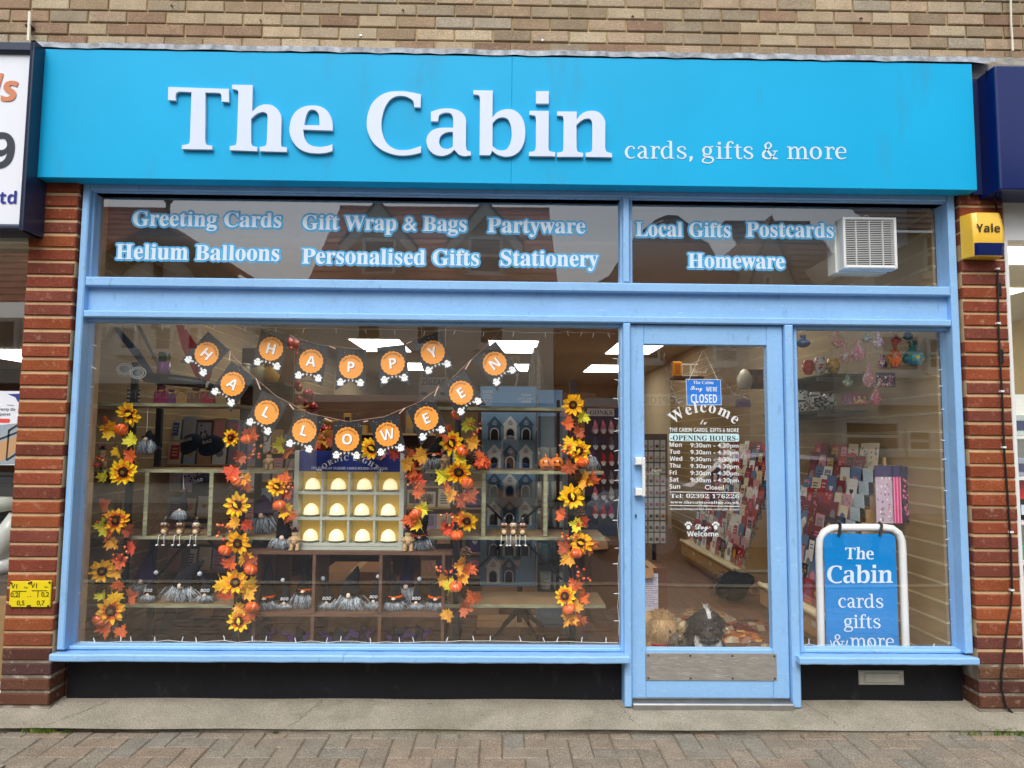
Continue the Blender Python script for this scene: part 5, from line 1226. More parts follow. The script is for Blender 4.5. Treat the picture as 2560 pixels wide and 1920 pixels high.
def pinecone(par, px, py, size, seed, Y=.32):
    r = random.Random(seed); k = size / sc(Y) / 2; p = P(px, py, Y); mb = MB(); mb.m = Matrix.Translation(p) @ Euler((r.uniform(-.6, .6), r.uniform(-1, 1), 0)).to_matrix().to_4x4()
    mb.ball((0, 0, 0), k * .6, 8, 6, 1, 1, 1.3, lin(52, 36, 26))
    for i in range(44):
        z = -k * .9 + 1.8 * k * i / 44; a = i * 2.4; rr = k * .85 * math.sqrt(max(.05, 1 - (z / k / 1.05) ** 2)); w = k * .22
        c = r.choice([lin(104, 80, 60), lin(84, 62, 46), lin(126, 102, 80)]); ca, sa = math.cos(a), math.sin(a)
        mb.add([(rr * .4 * ca - w * sa, rr * .4 * sa + w * ca, z), (rr * .4 * ca + w * sa, rr * .4 * sa - w * ca, z), (rr * ca + w * .8 * sa, rr * sa - w * .8 * ca, z + k * .16), (rr * ca - w * .8 * sa, rr * sa + w * .8 * ca, z + k * .16)], [(0, 1, 2, 3)], c)
    mb.build('pine_cone', 'cloth', par, fixn=False)
def berries(par, px, py, spread, n, seed, Y=.29):
    r = random.Random(seed); p = P(px, py, Y); k = spread / sc(Y); mb = MB()
    for i in range(n):
        q = p + Vector((r.uniform(-k, k), r.uniform(-.02, .02), r.uniform(-k, k) * .9)); mb.tube([p + Vector((0, .01, -k)), p.lerp(q, .6), q], .0010, 4, lin(90, 60, 40)); mb.ball(q, .0085 * r.uniform(.8, 1.15), 8, 5, col=r.choice([lin(206, 62, 34), lin(224, 96, 44), lin(236, 150, 84)]))
    mb.build('berry_sprig', 'gloss', par, smooth=True, fixn=False)
def garland(label, stem_pts, fl, lv, pk, cn, br, seed, Y=.31):
    q = P(stem_pts[-1][0], stem_pts[-1][1], Y); g = thing('autumn_garland', label, 'garland', q, 'autumn garlands in the window')
    mb = MB(); r = random.Random(seed); pts = []
    for (x0, y0), (x1, y1) in zip(stem_pts, stem_pts[1:]):
        for t in range(4): pts.append(P(x0 + (x1 - x0) * t / 4 + r.uniform(-5, 5), y0 + (y1 - y0) * t / 4, Y + r.uniform(.005, .02)))
    pts.append(P(*stem_pts[-1], Y)); mb.tube(pts, .003, 5, lin(92, 66, 40)); mb.build('stem', 'attr', g)
    i = seed * 1000
    for (x, y, rr) in fl: i += 1; sunflower(g, x, y, rr * 1.14, i)
    for (x, y, c) in lv: i += 1; leaf(g, x, y, random.Random(i).uniform(34, 48), c, i)
    for (x, y) in pk: i += 1; minipumpkin(g, x, y, 31, i)
    for (x, y) in cn: i += 1; pinecone(g, x, y, 34, i)
    for (x, y) in br: i += 1; berries(g, x, y, 20, 9, i)
    return g
garland('sunflower and leaf garland tied to the leftmost black post', [(310, 1010), (300, 1200), (285, 1400), (275, 1600)],
  [(323, 1035, 32), (308, 1180, 32), (290, 1300, 31), (255, 1428, 28), (277, 1527, 32)],
  [(272, 1060, OR_), (272, 1074, YE), (332, 1098, YG_), (296, 1130, YE), (325, 1140, OR_), (262, 1192, YG_), (262, 1262, RS), (257, 1315, YG_), (272, 1333, OR_), (318, 1326, RS), (283, 1357, GO), (328, 1370, RE), (300, 1402, OR_), (290, 1430, GO), (297, 1463, OR_), (332, 1490, RS), (258, 1486, YG_), (285, 1497, YE), (268, 1572, OR_), (304, 1580, OR_)],
  [(303, 1074), (246, 1553)], [(294, 1264), (313, 1353), (250, 1470), (302, 1600)], [(252, 1158), (262, 1290), (300, 1385)], 1)
garland('sunflower and leaf garland tied to the post left of the lit cabinet', [(596, 1070), (598, 1250), (590, 1450), (598, 1610)],
  [(592, 1262, 30), (595, 1358, 31), (588, 1457, 31), (597, 1553, 28), (578, 1094, 22)],
  [(625, 1085, OR_), (600, 1142, RS), (580, 1182, RE), (612, 1198, GO), (620, 1215, OR_), (588, 1304, GO), (618, 1312, RE), (578, 1408, OR_), (610, 1396, YE), (622, 1400, RS), (556, 1464, YE), (600, 1520, GO), (566, 1482, RE), (624, 1462, YE), (622, 1478, GO), (628, 1530, OR_)],
  [(618, 1098), (590, 1202), (562, 1376), (627, 1424), (630, 1518)], [(586, 1226)], [(632, 1128), (560, 1330)], 2)
garland('leaf and pumpkin garland draped over the top of the lit cabinet', [(715, 1290), (700, 1200), (740, 1110), (870, 1105), (1010, 1115), (1040, 1200), (1035, 1300)],
  [(692, 1216, 24), (928, 1122, 28)],
  [(700, 1112, YG_), (722, 1128, RS), (790, 1104, OR_), (812, 1098, GO), (832, 1102, RS), (712, 1196, OR_), (716, 1276, YE), (720, 1288, RS), (716, 1232, RS), (960, 1130, OR_), (985, 1128, RE), (1020, 1132, RS), (1052, 1140, GO), (1032, 1180, OR_), (1042, 1200, RE), (1046, 1228, OR_), (1056, 1272, YG_), (1028, 1300, OR_), (1046, 1306, YE), (1018, 1160, GO)],
  [(698, 1263), (1040, 1286)], [(1064, 1250)], [(812, 1082), (718, 1215), (1034, 1208)], 3)
garland('sunflower and leaf garland tied to the post right of the lit cabinet', [(1145, 1030), (1140, 1200), (1150, 1400), (1150, 1545)],
  [(1130, 1108, 29), (1147, 1180, 32), (1168, 1302, 27)],
  [(1172, 1062, YG_), (1112, 1084, OR_), (1182, 1106, GO), (1150, 1143, YG_), (1198, 1146, OR_), (1210, 1156, RE), (1106, 1188, YG_), (1117, 1216, OR_), (1127, 1238, GO), (1152, 1248, RS), (1174, 1242, RS), (1148, 1294, OR_), (1118, 1322, RE), (1148, 1412, GO), (1172, 1424, OR_), (1157, 1442, GO), (1106, 1450, GO), (1182, 1492, OR_), (1166, 1520, RS), (1120, 1538, GO), (1126, 1462, YG_)],
  [(1144, 1036), (1156, 1126), (1168, 1208), (1142, 1338), (1140, 1466)], [(1180, 1148), (1140, 1272), (1164, 1384), (1160, 1482)], [(1114, 1300), (1110, 1414), (1192, 1072)], 4)
garland('sunflower and leaf garland tied to the rightmost black post', [(1432, 985), (1445, 1200), (1435, 1400), (1435, 1560)],
  [(1432, 1012, 28), (1447, 1127, 28), (1430, 1243, 31), (1452, 1357, 28), (1412, 1490, 26)],
  [(1421, 1058, OR_), (1456, 1042, YG_), (1447, 1082, RS), (1466, 1202, GO), (1474, 1196, OR_), (1424, 1112, YE), (1404, 1286, OR_), (1440, 1312, YG_), (1457, 1304, RE), (1410, 1366, RS), (1418, 1396, GO), (1437, 1462, OR_), (1457, 1492, OR_), (1440, 1516, GO), (1420, 1546, GO), (1448, 1548, RS), (1424, 1168, RS), (1470, 1366, RS)],
  [(1457, 1156), (1442, 1384), (1422, 1522)], [(1440, 1186), (1448, 1282)], [(1424, 1344), (1458, 1434), (1410, 1132)], 5)

# ------------------------------------------------------------------ paper bunting
YB_ = .155
def bunting(label, flags, pts):
    t = thing('bunting', label, 'bunting', P(*pts[0], YB_), 'halloween buntings in the window')
    mb = MB(); mb.tube([P(x, y, YB_ + .004) for x, y in pts], .0011, 5, lin(206, 170, 150)); 
    mb.build('string', 'attr', t)
    k = 1 / sc(YB_); i = 0
    for (ch, cx0, cy0, ang) in flags:
        p = P(cx0, cy0, YB_); A = Matrix.Translation(p) @ Matrix.Rotation(R_(ang), 4, 'Y')
        def q(x, y): return (x * k, -y * k)
        mb = MB(); mb.m = A; c = lin(38, 42, 46)
        mb.prism([q(-38, 62), q(-36, -40), q(0, -52), q(36, -40), q(38, 62), q(0, 34)][::-1] if False else [q(-36, -44), q(36, -44), q(37, 60), q(0, 36), q(-37, 60)], 0, .0012, c)
        f = mb.build('flag', 'card', t)
        mb = MB(); mb.m = A; rr = random.Random(cx0)
        for _ in range(26):
            x, y = rr.uniform(-33, 33), rr.choice([rr.uniform(-42, -30), rr.uniform(26, 46)])
            if abs(x) < 12 and y > 26: continue
            s_ = rr.uniform(.8, 1.8); mb.add([(x * k, -.0006, -y * k), ((x + s_ * 1.6) * k, -.0006, -y * k), ((x + s_) * k, -.0006, -(y + s_) * k)], [(0, 1, 2)], rr.choice([lin(220, 150, 60), lin(210, 210, 206), lin(150, 90, 50)]))
        for s_ in (-1, 1):  # small triangles row
            for m_ in range(2): x = s_ * (5 + 9 * m_); y = 31.5 + 2 * m_; mb.add([((x - 3) * k, -.0008, -y * k), ((x + 3) * k, -.0008, -y * k), (x * k, -.0008, -(y + 7) * k)], [(0, 1, 2)], lin(222, 220, 214))
        mb.build('confetti_print', 'card', f, fixn=False)
        mb = MB(); mb.m = A
        for (R0, col, y) in ((32, lin(34, 30, 32), -.0012), (30, lin(244, 160, 66), -.0020)):
            N = 72; vs = [(0, y, 0)] + [((R0 + 1.1 * math.cos(18 * a)) * k * math.cos(a), y, (R0 + 1.1 * math.cos(18 * a)) * k * math.sin(a)) for a in [2 * math.pi * j / N for j in range(N)]]
            mb.add(vs, [(0, 1 + j, 1 + (j + 1) % N) for j in range(N)], col)
        d = mb.build('badge', 'card', f, fixn=False)
        mb = MB(); 
        arc_text(mb, '*HALLOWEEN*', 'bold', 0, 0, -.0024, 21.5 * k, 7.0 * k, lin(96, 60, 24)); 
        for j, (dx, dy, cc) in enumerate(((1.2, -1.2, lin(60, 50, 46)), (0, 0, lin(246, 246, 246)))):
            put_text(mb, ch, 'bold', dx * k, -13 * k + dy * k, -.0026 - j * .0004, 36 * k, cc, align='c')
        mb.v = [A @ v for v in mb.v]; mb.build('letter', 'card', f, fixn=False)
        mb = MB(); mb.m = A
        for s_ in (-1, 1):
            gx, gy = s_ * 25, 40
            gh = [(-8, 8), (-5, 6), (-3, 9), (0, 7), (3, 9), (5, 6), (8, 8), (7, 0), (10, -2), (9, -4), (6, -4), (4, -9), (0, -10.5), (-4, -9), (-6, -4), (-9, -4), (-10, -2), (-7, 0)]
            mb.add([((gx + a) * k, -.0022, -(gy + b) * k) for a, b in gh], [tuple(range(len(gh)))], lin(244, 246, 246))
            for ex in (-2.5, 2.5): mb.add([((gx + ex + 1.1 * math.cos(a)) * k, -.0026, -(gy - 4 + 1.3 * math.sin(a)) * k) for a in (0, 1.2, 2.5, 3.7, 5)], [tuple(range(5))], lin(40, 40, 44))
        mb.build('ghosts', 'card', f, fixn=False)
        i += 1
    # paper straws between neighbouring flags
    for (f0, f1) in zip(flags, flags[1:]):
        def corner(fl, sx): a = R_(fl[3]); x, y = sx * 40, -44; return (fl[1] + x * math.cos(a) - y * math.sin(a), fl[2] + x * math.sin(a) + y * math.cos(a))
        a, b = corner(f0, 1), corner(f1, -1)
        mb = MB(); mb.tube([P(*a, YB_ - .002), P(*b, YB_ - .002)], .0030, 8, lin(226, 190, 172)); mb.build('paper_straw', 'card', t)
bunting('dark paper bunting spelling HAPPY on orange discs across the big window', [('H', 678, 872, 12), ('A', 778, 903, 8), ('P', 878, 917, 1), ('P', 982, 908, -7), ('Y', 1082, 881, -20)],
        [(640, 815), (690, 828), (800, 862), (885, 872), (980, 862), (1065, 838), (1140, 815)])
bunting('dark paper bunting spelling HALLOWEEN on orange discs, hanging low in the window', [('H', 517, 885, 40), ('A', 582, 960, 34), ('L', 667, 1031, 27), ('L', 761, 1077, 16), ('O', 868, 1098, 1), ('W', 969, 1086, -13), ('E', 1066, 1046, -22), ('E', 1153, 982, -32), ('N', 1237, 909, -38)],
        [(490, 815), (548, 852), (615, 925), (690, 990), (775, 1034), (870, 1054), (960, 1042), (1050, 1004), (1130, 945), (1210, 870), (1262, 815)])

# ------------------------------------------------------------------ gnomes
def hair(mb, cx, cz, Y, w, h, seed, n=150, cols=None, top=.35):
    r = random.Random(seed); cols = cols or [lin(150, 160, 166), lin(104, 114, 122), lin(190, 198, 202), lin(84, 92, 102), lin(168, 178, 184)]
    mb.add([(cx + w * .52 * math.cos(a) * (1 if s_ < 0 else 1), Y + .012 + (.0 if s_ < 0 else .02), cz + h * .45 + h * .5 * math.sin(a)) for s_ in (-1, 1) for a in [2 * math.pi * j / 14 for j in range(14)]], [tuple(range(14)), tuple(range(14, 28))] + [(j, (j + 1) % 14, 14 + (j + 1) % 14, 14 + j) for j in range(14)], cols[1])
    for i in range(n):
        x0 = cx + r.gauss(0, w * .2); z0 = cz + h * r.uniform(.68, .98); x1 = cx + (x0 - cx) * r.uniform(1.2, 2.2) + r.gauss(0, w * .1); z1 = cz + h * r.uniform(.0, .35)
        y0 = Y - .004 * r.random(); y1 = Y - .018 * r.random() - .002; xm = (x0 + x1) / 2 + r.gauss(0, w * .06); t = w * .014
        c = r.choice(cols); ym = min(y0, y1) - .007
        mb.add([(x0 - t, y0, z0), (x0 + t, y0, z0), (xm - t, ym, (z0 + z1) / 2), (xm + t, ym, (z0 + z1) / 2), (x1 - t * .4, y1, z1), (x1 + t * .4, y1, z1)], [(0, 1, 3, 2), (2, 3, 5, 4)], c)
def gnome(label, px, base, tipx, tipy, nosey, w, Y, kind, seed, Yz=None, zb=None):
    "px/base: middle of the foot; tip: hat tip; w: width in photo pixels"
    p = P(px, base, Y); z0 = zb if zb is not None else p.z; k = 1 / sc(Y); t_ = P(tipx, tipy, Y); nz = P(px, nosey, Y).z
    g = thing('gnome', label, 'gnome', (p.x, Y, z0)); W_ = w * k
    blk = {'black': lin(24, 25, 30), 'band': lin(22, 22, 26), 'boo': lin(26, 28, 36), 'purple': lin(46, 30, 66)}[kind]
    mb = MB(); mb.ball((p.x, Y + .03, z0 + (nz - z0) * .5), W_ * .42, 12, 8, 1, .7, (nz - z0) / W_ * 1.15, blk if kind != 'purple' else lin(60, 36, 92)); mb.build('body', 'cloth', g, smooth=True)
    r = random.Random(seed); mb = MB(); pts = []; rad = []
    tp = Vector((t_.x, Y + .035, t_.z)); b0 = Vector((p.x, Y + .030, nz - W_ * .02)); bend = tp.x - b0.x
    for i in range(9):
        f_ = i / 8; q = b0.lerp(tp, f_); q.x = b0.x + bend * (f_ ** 1.9); q.x += W_ * .03 * math.sin(f_ * 9 + seed); pts.append(q); rad.append(W_ * (.40 * (1 - f_) ** .85 + .035))
    if kind in ('band',):
        n = 22; c = b0 + Vector((0, 0, W_ * .02))
        mb.lathe([(W_ * .30, .012), (W_ * .52, 0), (W_ * .56, -.006), (W_ * .50, -.008), (W_ * .28, -.002)], n, c, blk)
    mb.tube(pts, rad, 14, blk); mb.build('hat', 'cloth', g, smooth=True)
    if kind == 'band':
        mb = MB(); mb.m = Matrix.Translation(b0 + Vector((0, 0, W_ * .10))); mb.lathe([(W_ * .405, -.005), (W_ * .40, .010), (W_ * .36, .0102), (W_ * .36, -.005)], 24, col=lin(236, 96, 20)); mb.box(-.010, .010, -W_ * .42, -W_ * .36, -.006, .011, lin(60, 40, 20)); mb.box(-.007, .007, -W_ * .428, -W_ * .37, -.003, .008, lin(240, 150, 60)); mb.build('hat_band', 'cloth', g, fixn=False)
    if kind == 'boo':
        mb = MB(); mb.ball((tp.x, tp.y - .005, tp.z), W_ * .17, 10, 7, col=lin(196, 204, 210)); mb.build('pompom', 'cloth', g, smooth=True)
        mb = MB(); put_text(mb, 'BOO', 'script' if False else 'ital', p.x, nz + W_ * .22, Y + .030 - W_ * .40, W_ * .30, lin(220, 224, 228), align='c'); mb.build('lettering', 'vinyl', g, fixn=False)
    mb = MB(); mb.ball((p.x, Y - W_ * .12, nz), W_ * .125, 12, 8, col=lin(232, 206, 184)); mb.build('nose', 'cloth', g, smooth=True)
    mb = MB(); hair(mb, p.x, z0, Y - W_ * .06, W_ * .92, (nz - z0) * 1.04, seed); mb.build('beard', 'hair', g, fixn=False)
    return g
z4 = P(390, 1511, YSH).z + .001; zmb = zm(1534) + .0006; zmt = zm(1379) + .0006; z3 = P(430, 1341, YSH).z + .001; z2 = P(430, 1174, YSH).z + .001; z2r = P(1286, 1177, YSH).z + .001; z3r = P(1286, 1342, YSH).z + .001
YN = .46
gnome('purple bat gnome with dark witch hat on the lowest left shelf', 355, 1503, 366, 1380, 1452, 62, .56, 'purple', 31, zb=z4)
gnome('small BOO gnome beside the purple gnome on the lowest left shelf', 369, 1507, 384, 1434, 1487, 33, YN, 'boo', 32, zb=z4)
gnome('big black gnome with long grey beard alone on the lowest left shelf', 453, 1504, 505, 1404, 1463, 66, YN + .02, 'black', 33, zb=z4)
gnome('small BOO gnome at the right end of the lowest left shelf', 512, 1507, 494, 1437, 1488, 36, YN, 'boo', 34, zb=z4)
YN = .44
gnome('orange banded gnome at the left end of the brown shelf', 661, 1528, 672, 1396, 1498, 50, YN, 'band', 35, zb=zmb)
gnome('small BOO gnome in the left bay of the brown shelf', 710, 1528, 703, 1453, 1508, 32, YN, 'boo', 36, zb=zmb)
gnome('orange banded gnome against the left divider of the brown shelf', 757, 1525, 767, 1391, 1480, 48, YN + .03, 'band', 37, zb=zmb)
gnome('small BOO gnome at the left of the middle bay', 816, 1528, 804, 1449, 1507, 34, YN, 'boo', 38, zb=zmb)
gnome('big black pointed gnome in the middle bay of the brown shelf', 873, 1528, 893, 1418, 1487, 64, YN, 'black', 39, zb=zmb)
gnome('small BOO gnome at the right of the middle bay', 933, 1528, 943, 1444, 1503, 32, YN, 'boo', 40, zb=zmb)
gnome('orange banded gnome in the right bay next to the divider', 984, 1530, 974, 1434, 1498, 50, YN - .02, 'band', 41, zb=zmb)
gnome('tall purple gnome standing behind in the right bay', 1014, 1524, 1018, 1383, 1466, 50, YN + .10, 'purple', 42, zb=zmb)
gnome('small BOO gnome in the right bay of the brown shelf', 1040, 1529, 1047, 1450, 1507, 34, YN, 'boo', 43, zb=zmb)
gnome('orange banded gnome with bent hat at the right end of the brown shelf', 1088, 1529, 1075, 1449, 1499, 48, YN, 'band', 44, zb=zmb)
gnome('black gnome with swept beard left of the lit cabinet', 706, 1374, 693, 1271, 1344, 54, .42, 'black', 45, zb=zmt)
gnome('orange banded gnome right of the lit cabinet', 1048, 1377, 1071, 1286, 1345, 48, .42, 'band', 46, zb=zmt)
gnome('purple striped bat gnome on the shelf left of the lit cabinet', 655, 1330, 655, 1238, 1288, 62, .56, 'purple', 47, zb=z3)
gnome('orange banded gnome behind the sunflowers on the upper right shelf', 1085, 1170, 1108, 1085, 1140, 46, .50, 'band', 48, zb=z2r)
GN_ = gnome('small DOG gnome hanging on a white cord at upper left', 364, 1145, 368, 1075, 1098, 40, .44, 'black', 49, zb=P(364, 1135, .44).z)
mb = MB(); a = P(367, 1078, .45); mb.tube([a, P(370, 1012, .45)], .0018, 5); mb.build('cord', 'wire_white', GN_)
GN_ = gnome('small gnome hanging on a cord above the left shelf sitters', 449, 1300, 460, 1222, 1275, 30, .46, 'black', 50, zb=P(449, 1300, .46).z)
mb = MB(); a = P(460, 1224, .47); mb.tube([a, P(458, 1180, .47)], .0018, 5); mb.build('cord', 'wire_white', GN_)
gnome('white bobbled gnome with grey beard right of the rightmost post', 1476, 1172, 1479, 1110, 1140, 30, .52, 'purple', 51, zb=z2r)
# purple bat hats at the foot of the window
for i, (px, w) in enumerate(((660, 46), (745, 50), (845, 60), (905, 40), (990, 46), (1045, 46))):
    Yb = .50; p = P(px, 1606, Yb); k = w / sc(Yb); zt = P(px, (1562, 1568, 1570, 1560, 1568, 1562)[i], Yb).z; z0 = zm(1680)
    lab = 'purple bat hat at the foot of the window, %s from left' % ['first', 'second', 'third', 'fourth', 'fifth', 'sixth'][i]
    t = thing('bat_hat', lab, 'hat', (p.x, Yb, z0), 'purple bat hats at the foot of the window')
    mb = MB(); mb.tube([(p.x, Yb, z0), (p.x, Yb, z0 + (zt - z0) * .5), (p.x + .01, Yb, z0 + (zt - z0) * .85), (p.x - .012, Yb, zt)], [k * .5, k * .4, k * .25, .006], 12, lin(30, 26, 40)); mb.build('crown', 'cloth', t, smooth=True)
    mb = MB()
    for s_ in (-1, 1): mb.prism([(p.x + s_ * k * .2, zt - .05), (p.x + s_ * k * .75, zt - .01), (p.x + s_ * k * .7, zt - .045), (p.x + s_ * k * .5, zt - .04), (p.x + s_ * k * .4, zt - .07), (p.x + s_ * k * .2, zt - .08)], Yb - .02, Yb - .016, lin(74, 42, 112))
    mb.build('wing', 'cloth', t)

# ------------------------------------------------------------------ small figures
def rabbit(label, px, base, top, Y, zb, seed):
    p = P(px, base, Y); h = (base - top) / sc(Y); g = thing('rabbit_figure', label, 'figurine', (p.x, Y, zb)); c = lin(206, 174, 130); d = lin(178, 146, 104)
    mb = MB()
    for s_ in (-1, 1): mb.tube([(p.x + s_ * h * .12, Y, zb), (p.x + s_ * h * .12, Y, zb + h * .36)], [h * .09, h * .075], 8, c); mb.ball((p.x + s_ * h * .13, Y - h * .06, zb + h * .05), h * .10, 8, 5, 1, 1.4, .6, d)
    mb.ball((p.x, Y, zb + h * .43), h * .19, 10, 8, 1, .9, 1.15, c); mb.ball((p.x, Y, zb + h * .68), h * .14, 10, 7, 1, 1, 1.05, c)
    for s_ in (-1, 1): mb.tube([(p.x + s_ * h * .16, Y, zb + h * .54), (p.x + s_ * h * .24, Y - h * .05, zb + h * .42), (p.x + s_ * h * .10, Y - h * .17, zb + h * .44)], [h * .06, h * .05, h * .05], 7, d)
    mb.build('body', 'attr', g, smooth=True)
    mb = MB()
    for s_ in (-1, 1): mb.tube([(p.x + s_ * h * .07, Y, zb + h * .80), (p.x + s_ * h * .16, Y, zb + h * .94), (p.x + s_ * h * .20, Y, zb + h * 1.02)], [h * .03, h * .05, h * .01], 6, lin(196, 120, 110))
    mb.build('ears', 'attr', g, smooth=True)
    mb = MB(); mb.lathe([(h * .17, .0), (h * .17, .003), (h * .10, .004), (h * .04, h * .16)], 12, (p.x, Y, zb + h * .78), lin(46, 34, 40)); mb.build('hat', 'cloth', g)
rabbit('rabbit figure in a witch hat at the left foot of the lit cabinet', 736, 1376, 1316, .38, zmt, 1); rabbit('rabbit figure in a witch hat at the right foot of the lit cabinet', 1020, 1375, 1313, .38, zmt, 2)
rabbit('rabbit figure standing on the shelf left of the HALLOWEEN flags', 672, 1172, 1122, .46, z2, 3); rabbit('rabbit figure with dark hat behind berries on the left shelf', 254, 1172, 1112, .46, z2, 4)
rabbit('rabbit figure with a price tag beside the upper right gnome', 1112, 1171, 1120, .44, z2r, 5)
def sitter(label, px, Y, zb, seed, beak):
    p = P(px, 1340, Y); h = .088; g = thing('shelf_sitter', label, 'figurine', (p.x, Y, zb), 'long legged animals sitting on shelf edges'); b = lin(132, 96, 62); cr = lin(220, 200, 160); r = random.Random(seed)
    mb = MB(); mb.ball((p.x, Y, zb + h * .30), h * .27, 12, 8, 1, .9, 1.1, b); mb.ball((p.x, Y - h * .08, zb + h * .28), h * .21, 10, 7, .95, .95, 1.0, cr); mb.ball((p.x, Y - .003, zb + h * .72), h * .22, 12, 8, 1.1, 1, .9, b if beak else cr); mb.build('body', 'attr', g, smooth=True)
    mb = MB()
    for s_ in (-1, 1): mb.ball((p.x + s_ * h * .10, Y - h * .20, zb + h * .78), h * .075, 8, 6, col=lin(236, 236, 232)); mb.ball((p.x + s_ * h * .10, Y - h * .265, zb + h * .78), h * .03, 6, 4, col=lin(20, 20, 20))
    mb.ball((p.x, Y - h * .24, zb + h * .64), h * .06, 6, 5, 1, 1, .8, lin(60, 40, 30)); mb.build('face', 'attr', g, smooth=True)
    mb = MB()
    for s_ in (-1, 1): mb.ball((p.x + s_ * h * .26, Y, zb + h * .66), h * .09, 8, 6, .6, .8, 1.6, lin(112, 78, 50))
    mb.build('ears', 'attr', g, smooth=True)
    mb = MB(); mb.lathe([(h * .18, 0), (h * .17, h * .05), (h * .12, h * .18), (.001, h * .22)], 10, (p.x, Y, zb + h * .90), lin(36, 34, 38)); mb.tube([(p.x, Y, zb + h * 1.1), (p.x + .004, Y, zb + h * 1.25)], .002, 5, lin(200, 200, 200)); mb.build('hat', 'attr', g)
    for s_ in (-1, 1):
        x = p.x + s_ * h * .17; y = YSH - .008; mb = MB(); mb.tube([(x, Y - .01, zb + h * .08), (x, y, zb + h * .06), (x + .003 * s_, y - .002, zb - h * .5)], .0022, 6, lin(230, 230, 226)); mb.ball((x + .003 * s_, y - .012, zb - h * .55), h * .10, 8, 5, 1, 1.4, .6, lin(226, 226, 222)); mb.ball((x + .003 * s_, y - .012, zb - h * .61), h * .085, 8, 5, 1, 1.4, .5, lin(30, 30, 32)); mb.build('leg', 'attr', g, smooth=True)
for i, px in enumerate((411, 450, 490)): sitter('%s of the three long legged animals on the left shelf edge' % ['leftmost', 'middle', 'rightmost'][i], px, YSH + .03, z3, i, i < 2)
for i, px in enumerate((1260, 1283, 1306)): sitter('%s of the three long legged birds on the right shelf edge' % ['leftmost', 'middle', 'rightmost'][i], px, YSH + .03, z3r, i + 5, i != 1)
def lantern(label, px, h_px, Y, zb):
    p = P(px, 1172, Y); k = h_px / sc(Y) * .40; g = thing('pumpkin_lantern', label, 'pumpkin ornament', (p.x, Y, zb), 'ceramic pumpkin lanterns'); o = lin(236, 130, 44); N, K = 40, 10; mb = MB(); vs = []
    for i in range(K + 1):
        ph = math.pi * i / K
        for j in range(N):
            a = 2 * math.pi * j / N; rr = k * (.96 + .09 * abs(math.cos(5 * a))) * math.sin(ph) + .0003; vs.append((p.x + rr * math.cos(a), Y + rr * math.sin(a), zb + k * 1.02 - k * 1.02 * math.cos(ph)))
    mb.add(vs, [(i*N+j, i*N+(j+1) % N, (i+1)*N+(j+1) % N, (i+1)*N+j) for i in range(K) for j in range(N)], o); mb.build('body', 'gloss', g, smooth=True)
    mb = MB(); mb.tube([(p.x, Y, zb + k * 1.95), (p.x + k * .1, Y, zb + k * 2.3), (p.x - k * .15, Y, zb + k * 2.5)], [k * .22, k * .13, k * .12], 8, lin(224, 120, 50)); mb.build('stalk', 'gloss', g, smooth=True)
    mb = MB(); y = Y - k * 1.06; d = lin(70, 28, 12)
    for s_ in (-1, 1): mb.prism([(p.x + s_ * k * .18, zb + k * 1.15), (p.x + s_ * k * .55, zb + k * 1.15), (p.x + s_ * k * .36, zb + k * 1.55)], y, y + .012, d)
    mb.prism([(p.x - k * .55, zb + k * .8), (p.x - k * .3, zb + k * .66), (p.x, zb + k * .74), (p.x + k * .3, zb + k * .66), (p.x + k * .55, zb + k * .8), (p.x + k * .3, zb + k * .46), (p.x - k * .3, zb + k * .46)], y, y + .012, d); mb.build('face', 'attr', g)
lantern('left ceramic pumpkin lantern beside the rightmost sunflower garland', 1364, 40, .48, z2r); lantern('right ceramic pumpkin lantern beside the rightmost sunflower garland', 1392, 42, .48, z2r)
lantern('left ceramic pumpkin lantern behind the big orange leaf', 1196, 34, .50, z2r); lantern('right ceramic pumpkin lantern behind the big orange leaf', 1214, 34, .50, z2r)

# ------------------------------------------------------------------ blue rack of dog kennel hooks
YK = .92
rk_ = thing('hook_rack', 'blue spinner rack of dog kennel hooks behind the right shelves', 'display stand', (.05, YK, FZ))
def kp_(x, y): return P(x, y, YK)
mb = MB(); a, b = kp_(1200, 1466), kp_(1340, 1024); mb.box(a.x, b.x, YK, YK + .012, a.z, b.z, lin(134, 168, 190)); mb.build('panel', 'attr', rk_)
mb = MB(); a, b = kp_(1201, 1016), kp_(1341, 967); mb.box(a.x, b.x, YK - .01, YK + .004, a.z, b.z, lin(128, 170, 206)); hd_ = mb.build('header', 'attr', rk_)
mb = MB(); Yt = YK - .0115; wc = lin(222, 228, 230)
q = kp_(1208, 983); put_text(mb, 'DOG', 'bold', q.x, q.z, Yt, .030, wc); q = kp_(1208, 991); put_text(mb, 'LEAD', 'bold', q.x, q.z, Yt, .022, wc); q = kp_(1208, 998); put_text(mb, 'HOOK', 'bold', q.x, q.z, Yt, .022, wc); q = kp_(1207, 1006); put_text(mb, 'TOP 50', 'bold', q.x, q.z, Yt, .018, wc); q = kp_(1207, 1013); put_text(mb, 'NAMES', 'bold', q.x, q.z, Yt, .018, wc)
q = kp_(1315, 991); put_text(mb, 'YOUR', 'bold', q.x, q.z, Yt, .024, wc, align='c'); q = kp_(1315, 999); put_text(mb, "DOG'S NAME", 'bold', q.x, q.z, Yt, .017, wc, align='c'); q = kp_(1315, 1008); put_text(mb, 'HERE', 'bold', q.x, q.z, Yt, .026, wc, align='c')
mb.build('lettering', 'vinyl', hd_, fixn=False)
mb = MB(); a, b = kp_(1343, 1040), kp_(1406, 975); mb.box(a.x, b.x, YK + .01, YK + .02, a.z, b.z, lin(120, 158, 194)); mb.build('side_header', 'attr', rk_)
